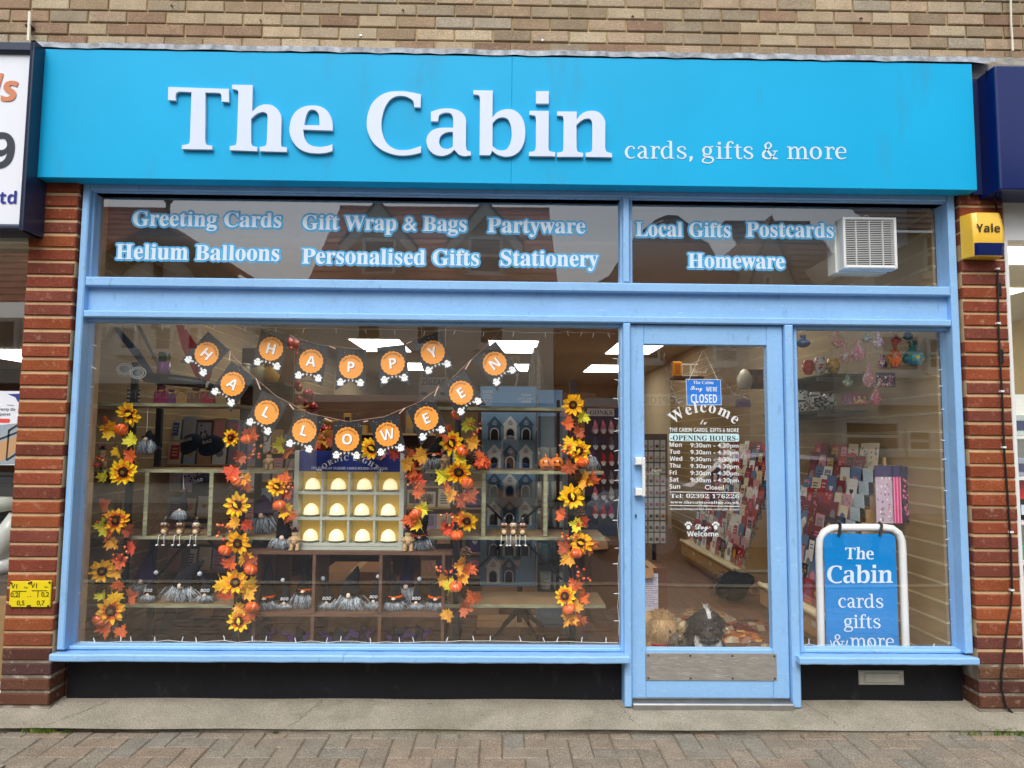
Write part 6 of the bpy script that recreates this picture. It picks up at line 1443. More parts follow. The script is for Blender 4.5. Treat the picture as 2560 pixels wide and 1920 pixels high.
mb = MB(); x = kp_(1300, 1500).x; mb.tube([(x, YK + .06, FZ + .1), (x, YK + .06, 1.2)], .018, 12)
for a in range(4): an = a * 1.57 + .6; mb.add([(x, YK + .06, FZ + .16), (x + .22 * math.cos(an), YK + .06 + .22 * math.sin(an), FZ + .01), (x + .22 * math.cos(an), YK + .06 + .22 * math.sin(an), FZ + .03), (x, YK + .06, FZ + .22)], [(0, 1, 2, 3)])
mb.build('stand', 'dark_metal', rk_, fixn=False)
mb = MB()
for px in (1341, 1408): a = kp_(px, 1480); mb.box(a.x - .004, a.x + .004, YK - .01, YK, a.z, kp_(px, 1000).z)
mb.build('rails', 'steel', rk_)
kn = {}
def kennel(white):
    c = lin(234, 236, 228) if white else lin(70, 96, 114); ink = lin(52, 56, 60) if white else lin(206, 214, 216)
    t = thing('kennel_hook', None, 'hook'); w, h = .052, .160
    mb = MB(); mb.prism([(-w * .82, 0), (w * .82, 0), (w * .82, h * .62), (w, h * .60), (w * .94, h * .66), (0, h), (-w * .94, h * .66), (-w, h * .60), (-w * .82, h * .62)], -.006, 0, c); mb.build('plaque', 'attr', t)
    mb = MB()
    for rr, y, cc in ((.030, -.0072, lin(214, 214, 204) if not white else lin(190, 192, 184)), (.0235, -.0084, lin(24, 26, 28))):
        mb.add([(rr, y, .003), (rr, y, .048)] + [(rr * math.cos(a), y, .048 + rr * 1.1 * math.sin(a)) for a in [math.pi * j / 10 for j in range(1, 10)]] + [(-rr, y, .048), (-rr, y, .003)], [tuple(range(13))], cc)
    mb.tube([(0, -.010, .02), (0, -.018, .008), (0, -.03, .008), (0, -.032, .02)], .004, 6, lin(30, 30, 30)); mb.build('arch', 'attr', t, fixn=False)
    mb = MB()
    for j, (z, ww) in enumerate(((.128, .012), (.119, .028), (.110, .036), (.101, .026))):
        mb.add([(-ww / 2, -.0068, z), (ww / 2, -.0068, z), (ww / 2, -.0068, z + .0035), (-ww / 2, -.0068, z + .0035)], [(0, 1, 2, 3)], ink)
    mb.build('lettering', 'vinyl', t, fixn=False)
    return t
names_ = ['BUSTER', 'POPPY', 'OSCAR', 'ROSIE', 'MURPHY', 'TILLY', 'TOBY', 'ROXY', 'LOTTIE', 'OLLIE']
kc = [1236, 1275.5, 1315]; krow = [1100, 1171, 1243, 1313, 1390, 1456]
for r in range(6):
    for c in range(3):
        if r == 5 and c == 2: continue
        wh = (r + c) % 2 == 1 if r < 5 else c == 0
        lab = '%s dog kennel hook, row %s from top, %s column of the blue rack' % ('white' if wh else 'slate', ['one', 'two', 'three', 'four', 'five', 'six'][r], ['left', 'middle', 'right'][c])
        p = kp_(kc[c] - r * .7, krow[r])
        if wh not in kn: kn[wh] = kennel(wh); kn[wh].location = (p.x, YK - .001, p.z); kn[wh]['label'] = lab; kn[wh]['group'] = 'dog kennel hooks on the blue rack'
        else: dup(kn[wh], (p.x, YK - .001, p.z), label=lab)
# pots beside the rack
pot0 = None
for i, (px, py, teal) in enumerate(((1358, 1165, 0), (1392, 1165, 0), (1358, 1250, 0), (1392, 1250, 0), (1358, 1318, 0), (1394, 1318, 0), (1360, 1404, 1), (1394, 1404, 1), (1364, 1472, 2), (1396, 1472, 2))):
    Yp_ = 1.02; p = P(px, py, Yp_); t = thing('dog_treat_pot', '%s treat pot, %s column, shelf %s right of the blue rack' % (['cream', 'cream', 'cream', 'teal', 'lettered cream'][i // 2], ['left', 'right'][i % 2], ['one', 'two', 'three', 'four', 'five'][i // 2]), 'pot', (p.x, Yp_, p.z), 'pots right of the blue rack')
    c = lin(206, 210, 196) if teal != 1 else lin(74, 108, 112); mb = MB(); R0 = .040; mb.lathe([(.001, 0), (R0 * .8, 0), (R0 * .86, .01), (R0, .112), (R0 * .94, .112), (R0 * .9, .09)], 20, p, c); mb.build('bowl', 'gloss', t, smooth=True)
    if teal != 2: mb = MB(); mb.lathe([(R0 * 1.02, .112), (R0 * 1.02, .122), (.001, .126)], 20, p, c); mb.build('lid', 'gloss', t, smooth=True)
    else:
        mb = MB(); put_text(mb, 'POPPY', 'serif', p.x, p.z + .04, Yp_ - R0 * .93, .018, lin(50, 54, 56), align='c'); put_text(mb, 'a spoilt', 'serif', p.x, p.z + .07, Yp_ - R0 * .98, .012, lin(50, 54, 56), align='c'); mb.build('lettering', 'vinyl', t, fixn=False)
prk = thing('pot_shelf', 'narrow grey shelving holding the pots right of the blue rack', 'shelving', (.38, 1.0, FZ)); 
for py in (1165.5, 1250.5, 1318.5, 1404.5, 1472.5): mb = MB(); a, b = P(1340, py, 1.0), P(1418, py, 1.0); z = P(1375, py, 1.02).z; mb.box(a.x, b.x, .97, 1.1, z - .012, z - .001); mb.build('shelf_board', 'dark_metal', prk)
mb = MB(); a, b = P(1340, 1480, 1.1), P(1420, 1040, 1.1); mb.box(a.x, b.x, 1.105, 1.115, FZ + .001, b.z, lin(120, 136, 148)); mb.build('back_panel', 'attr', prk)

# ------------------------------------------------------------------ fairy lights along the window edges
def fairy(label, path, n, seed, Y=YG + .03):
    r = random.Random(seed); t = thing('fairy_lights', label, 'fairy lights', P(*path[0], Y)); pts = []
    for (x0, y0), (x1, y1) in zip(path, path[1:]):
        for j in range(8): f_ = j / 8; pts.append(P(x0 + (x1 - x0) * f_ + r.uniform(-3, 3), y0 + (y1 - y0) * f_ + r.uniform(-3, 3), Y + r.uniform(0, .01)))
    pts.append(P(*path[-1], Y)); mb = MB(); mb.tube(pts, .0013, 5); mb.build('wire', 'wire_white', t)
    for i in range(n):
        q = pts[int((i + .5) / n * (len(pts) - 1))]; d = Vector((r.uniform(-1, 1), r.uniform(-.2, .2), r.uniform(-.2, 1))).normalized() if n else None
        if seed == 1: d = Vector((1, 0, r.uniform(-.4, .4))).normalized()
        if seed == 2: d = Vector((r.uniform(-.4, .4), 0, -1)).normalized()
        if seed in (3, 6): d = Vector((r.uniform(-.4, .4), 0, 1)).normalized()
        if seed in (4, 5): d = Vector((-1, 0, r.uniform(-.3, .3))).normalized()
        mb = MB(); mb.tube([q, q + d * .018, q + d * .028], [.0024, .0024, .0012], 6); mb.build('bulb', 'white_plastic', t)
fairy('fairy lights taped down the left edge of the big window', [(230, 830), (225, 950), (214, 1030), (205, 1160), (196, 1310), (190, 1450), (180, 1600)], 12, 1)
fairy('fairy lights along the top edge of the big window', [(240, 815), (500, 812), (800, 820), (1100, 826), (1400, 830), (1540, 836)], 20, 2)
fairy('fairy lights lying along the bottom edge of the big window', [(180, 1604), (420, 1603), (700, 1604), (1000, 1605), (1300, 1604), (1545, 1606)], 24, 3)
fairy('fairy lights down the edge of the big window beside the door', [(1546, 900), (1546, 1100), (1546, 1300), (1547, 1590)], 14, 4)
fairy('fairy lights down the right edge of the small window', [(2356, 850), (2362, 1000), (2370, 1200), (2382, 1400), (2392, 1600)], 12, 5)
fairy('fairy lights along the bottom of the small window', [(2006, 1612), (2150, 1615), (2390, 1619)], 6, 6)

# ------------------------------------------------------------------ extractor fan in the right transom
fx0, fx1, fz0, fz1 = RC(2095, 550, 2231, 678, YG + .01); fz0, fz1 = min(fz0, fz1), max(fz0, fz1)
fan = thing('extractor_fan', 'white slatted extractor fan set in the right transom glass', 'fan', ((fx0 + fx1) / 2, .06, fz0))
mb = MB(); w = .014
mb.cbox(fx0, fx0 + w, .045, .12, fz0, fz1, .005); mb.cbox(fx1 - w, fx1, .045, .12, fz0, fz1, .005); mb.cbox(fx0 + w, fx1 - w, .046, .12, fz1 - w, fz1, .005); mb.cbox(fx0 + w, fx1 - w, .046, .12, fz0, fz0 + w * 1.2, .005)
mb.build('case', 'white_plastic', fan); mb = MB(); mb.box(fx0 - .012, fx1 - .02, .125, .22, fz0 - .006, fz1 - .03); mb.build('inner_case', 'cream_plastic', fan)
mb = MB(); n = 26
for i in range(n):
    z = fz0 + w * 1.3 + (fz1 - fz0 - 2.4 * w) * i / (n - 1); mb.add([(fx0 + w, .052, z), (fx1 - w, .052, z), (fx1 - w, .059, z + .002), (fx0 + w, .059, z + .002), (fx0 + w, .052, z + .0032), (fx1 - w, .052, z + .0032)], [(0, 1, 2, 3), (0, 1, 5, 4), (4, 5, 2, 3)])
for i in (1, 2, 3): x = fx0 + (fx1 - fx0) * i / 4; mb.box(x - .0015, x + .0015, .053, .066, fz0 + w, fz1 - w)
mb.build('grille', 'white_plastic', fan, fixn=False)
mb = MB(); mb.box(fx0 + w, fx1 - w, .085, .1, fz0 + w, fz1 - w, lin(40, 42, 42)); mb.build('interior', 'attr', fan)
mb = MB(); x = P(2165, 545, .13).x; pts = [(x + .022 * math.cos(a), .13, fz1 + .008 + .028 * math.sin(a)) for a in [i * math.pi / 8 for i in range(9)]]; mb.tube(pts, .004, 6); mb.build('cord', 'white_plastic', fan)
# ------------------------------------------------------------------ card racks along the right wall
rc = random.Random(77)
CW = [('white', lin(222, 220, 212)), ('cream', lin(216, 200, 168)), ('red', lin(166, 30, 38)), ('pink', lin(206, 146, 150)), ('blue', lin(92, 116, 150)), ('black', lin(40, 38, 42)), ('kraft', lin(176, 140, 98)), ('green', lin(140, 160, 118)), ('dark red', lin(120, 22, 34))]
MT = [('dark', lin(50, 46, 50)), ('red', lin(176, 36, 40)), ('gold', lin(196, 150, 70)), ('grey', lin(130, 130, 132)), ('pink', lin(214, 130, 140)), ('blue', lin(70, 100, 160)), ('white', lin(228, 226, 220))]
def card_mesh(mb, w, h, base, mot, kind, r):
    "upright card in local X,Z (faces -Y), with printed motif"
    mb.box(-w/2, w/2, -.0008, .0008, 0, h, base)
    y = -.0014
    if kind == 'heart':
        pts = [(.022 * 16 * math.sin(t) ** 3 / 16 * w / .11, h * .52 + .02 * (13 * math.cos(t) - 5 * math.cos(2*t) - 2 * math.cos(3*t) - math.cos(4*t)) / 16 * w / .11) for t in [2 * math.pi * i / 16 for i in range(16)]]
        mb.add([(a, y, b) for a, b in pts], [tuple(range(16))], mot)
    elif kind == 'panel':
        mb.add([(-w * .34, y, h * .2), (w * .34, y, h * .2), (w * .34, y, h * .85), (-w * .34, y, h * .85)], [(0, 1, 2, 3)], mot)
        for j in range(3): mb.add([(-w * .2, y - .0005, h * (.38 + .14 * j)), (w * .2, y - .0005, h * (.38 + .14 * j)), (w * .2, y - .0005, h * (.42 + .14 * j)), (-w * .2, y - .0005, h * (.42 + .14 * j))], [(0, 1, 2, 3)], base)
    elif kind == 'spots':
        for j in range(9):
            cx, cz_, rr = r.uniform(-.35, .35) * w, r.uniform(.15, .85) * h, r.uniform(.05, .1) * w; mb.add([(cx + rr * math.cos(a), y - j * .00004, cz_ + rr * math.sin(a)) for a in [i * .785 for i in range(8)]], [tuple(range(8))], mot)
    elif kind == 'disc':
        rr = w * .3; mb.add([(rr * math.cos(a), y, h * .5 + rr * math.sin(a)) for a in [i * .524 for i in range(12)]], [tuple(range(12))], mot)
    else:
        for j in range(5): ww = w * r.uniform(.18, .36); mb.add([(-ww, y, h * (.2 + .13 * j)), (ww, y, h * (.2 + .13 * j)), (ww, y, h * (.25 + .13 * j)), (-ww, y, h * (.25 + .13 * j))], [(0, 1, 2, 3)], mot)
ORD = ['first', 'second', 'third', 'fourth', 'fifth', 'sixth', 'seventh', 'eighth', 'ninth', 'tenth', 'eleventh', 'twelfth']
def new_card(M, w, h, where, group, pal=None):
    for _ in range(9):
        bn, b = rc.choice(pal or CW); mn, mo = rc.choice(MT)
        if bn.split()[-1] != mn and not (bn == 'black' and mn == 'dark'): break
    kd = rc.choice(['heart', 'panel', 'spots', 'disc', 'lines'])
    mb = MB(); mb.m = M; card_mesh(mb, w, h, b, mo, kd, rc)
    o = mb.build('greeting_card', 'card', origin=M.translation, fixn=False)
    return tag(o, '%s card with %s %s, %s' % (bn, mn, kd if kd != 'lines' else 'writing', where), 'greeting card', group)
def rack(label, y0, y1, short, n, seed, pal):
    t = thing('card_rack', label, 'card rack', (2.2, (y0 + y1) / 2, FZ)); XF = 1.98; zb_ = .31
    mb = MB(); mb.box(XF + .02, XR - .03, y0 + .02, y1, FZ + .06, zb_ - .02); mb.box(XF + .06, XR - .03, y0 + .03, y1, FZ + .001, FZ + .06, None); mb.build('base', 'tan_wood', t)
    mb = MB(); mb.tube([(XF + .01, y0, zb_), (XF + .01, y1, zb_)], .018, 8); mb.box(XF + .01, XR - .03, y0, y1, zb_ - .018, zb_ + .006); mb.build('ledge', 'slat_rail', t)
    k = max(1, round((y1 - y0) / .55))
    for i in range(k):
        a = y0 + .03 + (y1 - y0 - .04) * i / k; b = a + (y1 - y0 - .04) / k - .012; mb = MB(); mb.box(XF + .004, XF + .0195, a, b, FZ + .075, zb_ - .035); d = mb.build('drawer', 'tan_wood', t)
        mb = MB(); ym = (a + b) / 2; mb.tube([(XF + .003, ym - .05, zb_ - .09), (XF - .014, ym - .045, zb_ - .09), (XF - .014, ym + .045, zb_ - .09), (XF + .003, ym + .05, zb_ - .09)], .004, 6); mb.build('handle', 'steel', d)
        mb = MB(); mb.box(XF + .0025, XF + .0038, a + .03, a + .09, zb_ - .075, zb_ - .045, lin(216, 212, 200)); mb.build('label_card', 'attr', d)
    # end board with stepped front edge
    pts = []
    for i in range(12): x = 2.055 + .030 * i; z = .32 + .082 * i; pts += [(x + .03, z), (x + .03, z + .082)]
    mb = MB(); mb.prism([(XF + .03, zb_ + .007)] + pts + [(XR - .03, .32 + 12 * .082), (XR - .03, zb_ + .007)], y0, y0 + .016); mb.build('end_board', 'tan_wood', t)
    mb = MB()
    for i in range(12):
        x = 2.055 + .030 * i; z = .32 + .082 * i; mb.box(x + .02, XR - .031, y0 + .017, y1, z, z + .004, lin(196, 200, 200)); mb.add([(x - .004, y0 + .02, z), (x - .012, y0 + .02, z + .06), (x - .012, y1, z + .06), (x - .004, y1, z)], [(0, 1, 2, 3)])
    mb.build('acrylic_tiers', 'clear_plastic', t, fixn=False)
    for i in range(12):
        x = 2.055 + .030 * i; z = .325 + .082 * i
        for j in range(n):
            y = y0 + .085 + (y1 - y0 - .1) * j / n + rc.uniform(-.008, .008)
            w, h = rc.uniform(.115, .142), rc.uniform(.15, .185)
            M = Matrix.Translation((x, y, z)) @ Matrix.Rotation(R_(-90), 4, 'Z') @ Matrix.Rotation(R_(-9 + rc.uniform(-4, 4)), 4, 'X') @ Matrix.Rotation(R_(rc.uniform(-2, 2)), 4, 'Y')
            if j == 0 and short == 'near' and i in (5, 6, 7, 8, 9, 10):
                continue
            new_card(M, w, h, '%s along tier %s of the %s rack' % (ORD[j], str(i + 1), short), 'cards in the %s wall rack' % short, pal)
            if rc.random() < .8:      # envelope behind
                pass
    if short == 'near':
        for i in (5, 6, 7, 8, 9, 10):
            x = 2.055 + .030 * i; z = .325 + .082 * i; mb = MB(); mb.box(x - .004, x - .002, y0 + .02, y0 + .14, z, z + .085, lin(196, 212, 216)); tag(mb.build('empty_pocket', 'card', t), None)
    return t
PALR = [CW[0], CW[1], CW[2], CW[2], CW[8], CW[8], CW[3], CW[4], CW[5], CW[0]]
rack('stepped greeting card rack behind the pavement sign in the right window', .67, 1.72, 'near', 7, 1, PALR)
rack('stepped greeting card rack with drawers seen through the door', 2.30, 4.1, 'far', 11, 2, PALR)

# ------------------------------------------------------------------ right window: shelves, glass ornaments, hanging packs
gsh = []
for i, (z, lab) in enumerate(((1.86, 'upper'), (1.615, 'lower'))):
    mb = MB(); mb.box(2.18, XR, .95, 2.1, z - .008, z, lin(60, 84, 84)); o = mb.build('glass_shelf', 'gloss', origin=(2.3, 1.5, z)); tag(o, lab + ' dark glass shelf on the right slat wall', 'shelf')
    mb = MB()
    for y in (1.1, 1.9): mb.box(2.2, XR - .001, y, y + .01, z - .04, z - .0085)
    mb.build('bracket', 'steel', o)
def vase(name, label, cat, px, py, Y, w, h, col, dots, seed, neck=True, hang=False):
    p = P(px, py, Y); k = w / sc(Y) / 2; H = h / sc(Y); r = random.Random(seed); t = thing(name, label, cat, p); N, K = 20, 12; vs = []; cols = []
    mb = MB(); prof = []
    for i in range(K + 1):
        f_ = i / K; rad = (math.sin(math.pi * (.16 + f_ * .62)) if not neck else (math.sin(math.pi * min(1, .14 + f_ * 1.1)) if f_ < .70 else .30 + .5 * (f_ - .70)))
        prof.append((max(.002, k * rad), H * f_))
    for i in range(K):
        for j in range(N):
            a0, a1 = 2 * math.pi * j / N, 2 * math.pi * (j + 1) / N; c = r.choice(dots) if r.random() < .38 else col
            (r0, z0), (r1, z1) = prof[i], prof[i + 1]
            mb.add([(p.x + r0 * math.cos(a0), p.y + r0 * math.sin(a0), p.z + z0), (p.x + r0 * math.cos(a1), p.y + r0 * math.sin(a1), p.z + z0), (p.x + r1 * math.cos(a1), p.y + r1 * math.sin(a1), p.z + z1), (p.x + r1 * math.cos(a0), p.y + r1 * math.sin(a0), p.z + z1)], [(0, 1, 2, 3)], c)
    mb.build('body', 'gloss', t, smooth=True, fixn=False)
    if hang:
        mb = MB(); mb.tube([p + Vector((0, 0, H)), p + Vector((.0, 0, H + .12))], .0015, 5, lin(180, 170, 150)); mb.build('hanger', 'attr', t)
    return t
RD, YL_, WH, PK, TL, PU, OG, GN = lin(196, 40, 34), lin(232, 180, 30), lin(224, 222, 214), lin(214, 110, 140), lin(30, 120, 140), lin(70, 50, 96), lin(226, 104, 36), lin(90, 150, 80)
Z1 = P(2050, 936, 1.05)
for (lab, px, w, h, c, d, s_) in (('red patterned glass bauble on the upper glass shelf', 2021, 30, 36, RD, [lin(220, 80, 50)], 1), ('white glass pot with red bursts on the upper glass shelf', 2050, 32, 44, WH, [RD, OG, WH], 2), ('yellow patterned glass pot on the upper glass shelf', 2082, 34, 40, YL_, [lin(240, 220, 120), TL, OG], 3)):
    v = vase('glass_ornament', lab, 'glass ornament', px, 936, 1.05, w, h, c, d, s_, neck=False); v.location.z = 1.861
for (lab, px, py, w, h, c, d, s_) in (('pale pink clear bag of sweets hanging in the right window', 2112, 905, 30, 46, lin(206, 160, 150), [PK, WH, OG], 4), ('pink clear gift bag hanging in the right window', 2146, 904, 34, 56, lin(206, 140, 160), [PK, WH, lin(190, 90, 110)], 5), ('small pink heart bag hanging lower in the right window', 2172, 968, 28, 58, lin(204, 130, 150), [PK, WH], 6),
    ('orange flowered glass bottle hanging in the right window', 2238, 918, 34, 66, OG, [RD, YL_, TL], 7), ('teal flowered round vase hanging in the right window', 2284, 914, 56, 62, TL, [YL_, GN, lin(60, 170, 180)], 8), ('dark plum spotted pouch hanging in the right window', 2206, 922, 26, 34, lin(48, 36, 60), [PK, WH], 9),
    ('red and orange small bottle at the top of the right window', 2240, 858, 26, 22, RD, [OG, PK], 14), ('blue and green small bottle at the top of the right window', 2270, 850, 24, 30, lin(40, 90, 160), [GN, TL], 15), ('blue green bead string at the top of the right window', 2168, 856, 26, 24, lin(50, 110, 150), [GN, WH], 16),
    ('clear peach sweet bag hanging left of the pale pink one', 2094, 868, 30, 44, lin(206, 170, 150), [WH, OG, PK], 17), ('lilac sweet bag hanging above the plum pouch', 2196, 872, 26, 44, lin(170, 140, 176), [PU, WH], 18), ('rose bottle hanging beside the red pouches', 2190, 1012, 26, 46, lin(196, 90, 110), [PK, WH, RD], 19), ('pale green bead ball hanging right of the magenta pouch', 2120, 966, 24, 28, lin(140, 170, 130), [GN, WH], 21), ('blue cloth bird hanging at the top left of the right window', 2008, 868, 36, 30, lin(46, 76, 120), [lin(70, 100, 150)], 22)):
    vase('glass_ornament', lab, 'glass ornament', px, py, .55 if px < 2215 else .26, w, h, c, d, s_, hang=True)
def pack(name, label, cat, x0, y0, x1, y1, Y, col, dots, seed, head=None, m='gloss', n=60, stripes=None):
    a, b = P(x0, y1, Y), P(x1, y0, Y); r = random.Random(seed); t = thing(name, label, cat, ((a.x + b.x) / 2, Y, a.z)); mb = MB(); zt = b.z
    mb.box(a.x, b.x, Y, Y + .006, a.z, zt, col)
    y = Y - .0008
    if stripes:
        for i in range(len(stripes) * 3): f0, f1 = i / (len(stripes) * 3), (i + .6) / (len(stripes) * 3); mb.add([(a.x + (b.x - a.x) * f0, y, a.z), (a.x + (b.x - a.x) * f1, y, a.z), (a.x + (b.x - a.x) * f1, y, zt), (a.x + (b.x - a.x) * f0, y, zt)], [(0, 1, 2, 3)], stripes[i % len(stripes)])
    else:
        for i in range(n):
            cx, cz_, rr = r.uniform(a.x + .008, b.x - .008), r.uniform(a.z + .01, zt - .02), r.uniform(.003, .007); mb.add([(cx + rr * math.cos(q), y - i * .00002, cz_ + rr * 1.4 * math.sin(q)) for q in (0, 1.05, 2.1, 3.14, 4.2, 5.2)], [tuple(range(6))], r.choice(dots))
    mb.build('wrapper', m, t, fixn=False)
    if head:
        mb = MB(); hz = (zt - a.z) * .18; mb.box(a.x - .001, b.x + .001, Y - .003, Y + .008, zt - hz, zt + .004, head); mb.build('header', 'card', t)
    return t
pack('gift_wrap_pack', 'lilac floral wrapping pack hanging nearest the card rack', 'wrapping pack', 2192, 1166, 2236, 1308, .52, lin(196, 176, 190), [lin(120, 110, 130), lin(214, 150, 170), lin(230, 224, 226), lin(150, 130, 140)], 3, lin(60, 56, 96))
pack('gift_wrap_pack', 'pink striped wrapping pack hanging beside the lilac one', 'wrapping pack', 2237, 1166, 2256, 1308, .50, lin(220, 90, 140), [], 4, lin(54, 50, 90), stripes=[lin(236, 150, 180), lin(200, 50, 110)])
pack('gift_wrap_pack', 'dark floral wrapping pack hanging at the right of the striped one', 'wrapping pack', 2257, 1168, 2278, 1306, .49, lin(64, 44, 60), [PK, lin(30, 26, 34), lin(190, 120, 150)], 5, lin(44, 40, 70))
pack('floral_pouch', 'purple flowered box pouch hanging above the white rail', 'pouch', 2190, 932, 2238, 968, .55, lin(52, 38, 66), [lin(200, 160, 190), WH, PK, lin(130, 90, 140)], 6)
pack('floral_pouch', 'red and green flowered pouch hanging below the glass shelf', 'pouch', 2130, 984, 2170, 1012, .6, lin(130, 50, 60), [GN, YL_, RD, PK, WH], 7); pack('floral_pouch', 'magenta flowered pouch left of the red and green one', 'pouch', 2108, 988, 2130, 1012, .6, lin(140, 40, 80), [PK, TL, RD, PU], 8)
for i, (px, w, h) in enumerate(((2008, 34, 50), (2040, 40, 46), (2072, 36, 42))):
    v = vase('lettered_pot', 'white pot with black scribbled pattern, %s on the lower glass shelf' % ['left', 'middle', 'right'][i], 'pot', px, 1020, 1.12, w, h, lin(218, 218, 210), [lin(30, 30, 32)], 20 + i, neck=False); v.location.z = 1.616

# ------------------------------------------------------------------ pavement sign stored in the right window
YQ = .27
ab = thing('pavement_sign', 'blue and white pavement sign standing inside the right window', 'pavement sign', (P(2157, 1640, YQ).x, YQ, FZ))
fp = [(2069, 1735), (2053, 1616), (2048, 1375), (2050, 1350), (2060, 1331), (2078, 1321), (2100, 1319), (2208, 1319), (2230, 1322), (2246, 1333), (2254, 1352), (2256, 1378), (2264, 1618), (2270, 1735)]
mb = MB(); pts = [P(x, y, YQ) for x, y in fp]; mb.tube(pts, .0215, 12); mb.build('tube_frame', 'white_plastic', ab, smooth=True)
Yp = YQ - .03
pl_ = [(2069, 1700), (2059.5, 1352), (2062, 1342), (2072, 1335), (2226, 1334.5), (2236, 1340), (2239, 1352), (2250, 1700)]
mb = MB(); mb.prism([(P(x, y, Yp).x, P(x, y, Yp).z) for x, y in pl_], Yp, Yp + .004, lin(0, 128, 200)); mb.build('panel', 'attr', ab)
for px in (2096, 2199):
    mb = MB(); a, b = P(px, 1318, YQ), P(px, 1340, Yp); mb.tube([a + Vector((0, -.025, .014)), a + Vector((0, .0, .026)), a + Vector((0, .027, .01))], .008, 6); mb.tube([a + Vector((0, -.025, .014)), b + Vector((0, -.004, .0))], .008, 6); mb.build('hook', 'rubber', ab)
mb = MB(); Yt = Yp - .001; wc = lin(214, 228, 240)
def ab_big(word, lets, x0, x1, base, capt):
    src = {'The': (416, 836), 'Cabin': (915, 1532)}[word]; s_ = (x1 - x0) / (src[1] - src[0]); sy = capt
    for c in lets:
        def xf(p):
            q = P(x0 + (p[0] - src[0]) * s_, base + (p[1] - (373.4 + (p[0] - 470) * .0182)) * s_ * sy, Yt); return (q.x, q.z)
        w, vs, fs = big_letter(c, xf); mb.add([(v[0], Yt, v[1]) for v in vs], fs, wc)
ab_big('The', 'The', 2112, 2185, 1398, 1.08); ab_big('Cabin', 'Cabin', 2067.5, 2233, 1457, 1.04)
def ab_thin(s, x0, x1, base, ref):
    a = P(x0, base, Yt); b = P(x1, base, Yt); adv = sum(((THIN[c][1] if c != '&' else 1.6) if c != ' ' else .2) for c in s[:-1]) + {'s': .78, 'e': .86}[s[-1]]
    thin_text(mb, s, a.x, a.z, Yt, (b.x - a.x) / adv, wc)
ab_thin('cards', 2096, 2209, 1519, 0); ab_thin('gifts', 2110, 2202, 1570, 0); ab_thin('& more', 2082, 2235, 1619, 0)
mb.build('lettering', 'vinyl', ab, fixn=False)

# ------------------------------------------------------------------ stock behind the big window
def grid_cards(prefix, group, x0, x1, ys, Y0, dY, n, hpx, pal, support, seed):
    "rows of upright cards on a stepped display facing the street"
    t = thing('card_display', support, 'card rack', P((x0 + x1) / 2, ys[-1], Y0))
    for i, y in enumerate(ys):
        Y = Y0 + dY * (len(ys) - 1 - i)
        mb = MB(); a, b = P(x0, y, Y), P(x1, y, Y); mb.box(a.x, b.x, Y - .02, Y + .06, a.z - .012, a.z - .001); mb.build('tier', 'tan_wood', t)
        for j in range(n):
            px = x0 + (x1 - x0) * (j + .5) / n; p = P(px, y, Y); w = (x1 - x0) / n / sc(Y) * rc.uniform(.78, .98); h = hpx / sc(Y) * rc.uniform(.85, 1.15)
            M = Matrix.Translation((p.x, Y, a.z)) @ Matrix.Rotation(R_(rc.uniform(-14, 14)), 4, 'Z') @ Matrix.Rotation(R_(-8), 4, 'X')
            new_card(M, w, h, '%s in row %s of the %s' % (ORD[j], ORD[i], prefix), group, pal)
    mb = MB(); Yk = Y0 + dY * len(ys) + .08; a, b = P(x0 - 4, ys[-1] + 60, Yk), P(x1 + 4, ys[0] - hpx, Yk); mb.box(a.x, b.x, Yk, Yk + .02, FZ + .001, b.z); mb.build('back_board', 'brown_board', t)
PALP = [CW[0], CW[3], CW[3], CW[1], CW[6], ('grey', lin(150, 148, 152)), ('pale blue', lin(150, 168, 186)), ('lilac', lin(170, 150, 176))]
grid_cards('left display', 'cards on the left display', 415, 640, (1100, 1160, 1225, 1290, 1355, 1425), 1.15, .07, 6, 50, PALP, 'stepped card display behind the left shelves of the window', 1)
grid_cards('middle display', 'cards on the middle display', 648, 735, (1130, 1200, 1270, 1340), 1.2, .07, 3, 52, PALP, 'narrow card display behind the gnomes left of the lit cabinet', 2)
grid_cards('right display', 'cards on the right display', 1052, 1205, (1165, 1215, 1268, 1322, 1380, 1440), 1.25, .07, 4, 42, [('purple', lin(74, 60, 120)), ('lilac', lin(176, 150, 186)), CW[1], CW[6], CW[0], ('grey', lin(120, 116, 112))], 'stepped card display between the lit cabinet and the blue rack', 3)
def cap(label, px, py, Y, word, seed):
    p = P(px, py, Y); t = thing('cap', label, 'cap', p, 'dark caps on the left card display'); k = .075; c = lin(34, 40, 54)
    mb = MB(); mb.m = Matrix.Translation(p) @ Euler((R_(35), R_(random.Random(seed).uniform(-20, 20)), 0)).to_matrix().to_4x4()
    mb.lathe([(k * math.cos(a), k * .8 * math.sin(a)) for a in [i * math.pi / 12 for i in range(6)]] + [(.001, k * .8)], 18, col=c)
    mb.add([(k * 1.0 * math.cos(a), k * 1.0 * math.sin(a) * (1.7 if math.sin(a) < 0 else 1), -.002) for a in [i * math.pi / 12 for i in range(24)]], [tuple(range(24))], c); mb.build('crown', 'cloth', t, smooth=True, fixn=False)
    mb = MB(); put_text(mb, word, 'bold', p.x, p.z + .012, Y - .085, .03, lin(210, 214, 220), align='c', rot=R_(15)); mb.build('lettering', 'vinyl', t, fixn=False)
cap('dark MUM cap in the upper row of the left card display', 480, 1108, 1.0, 'MUM', 1); cap('dark cap right of the MUM cap on the left card display', 532, 1112, 1.02, 'DAD', 2); cap('dark DAD cap in the lower row of the left card display', 510, 1208, .98, 'DAD', 3)
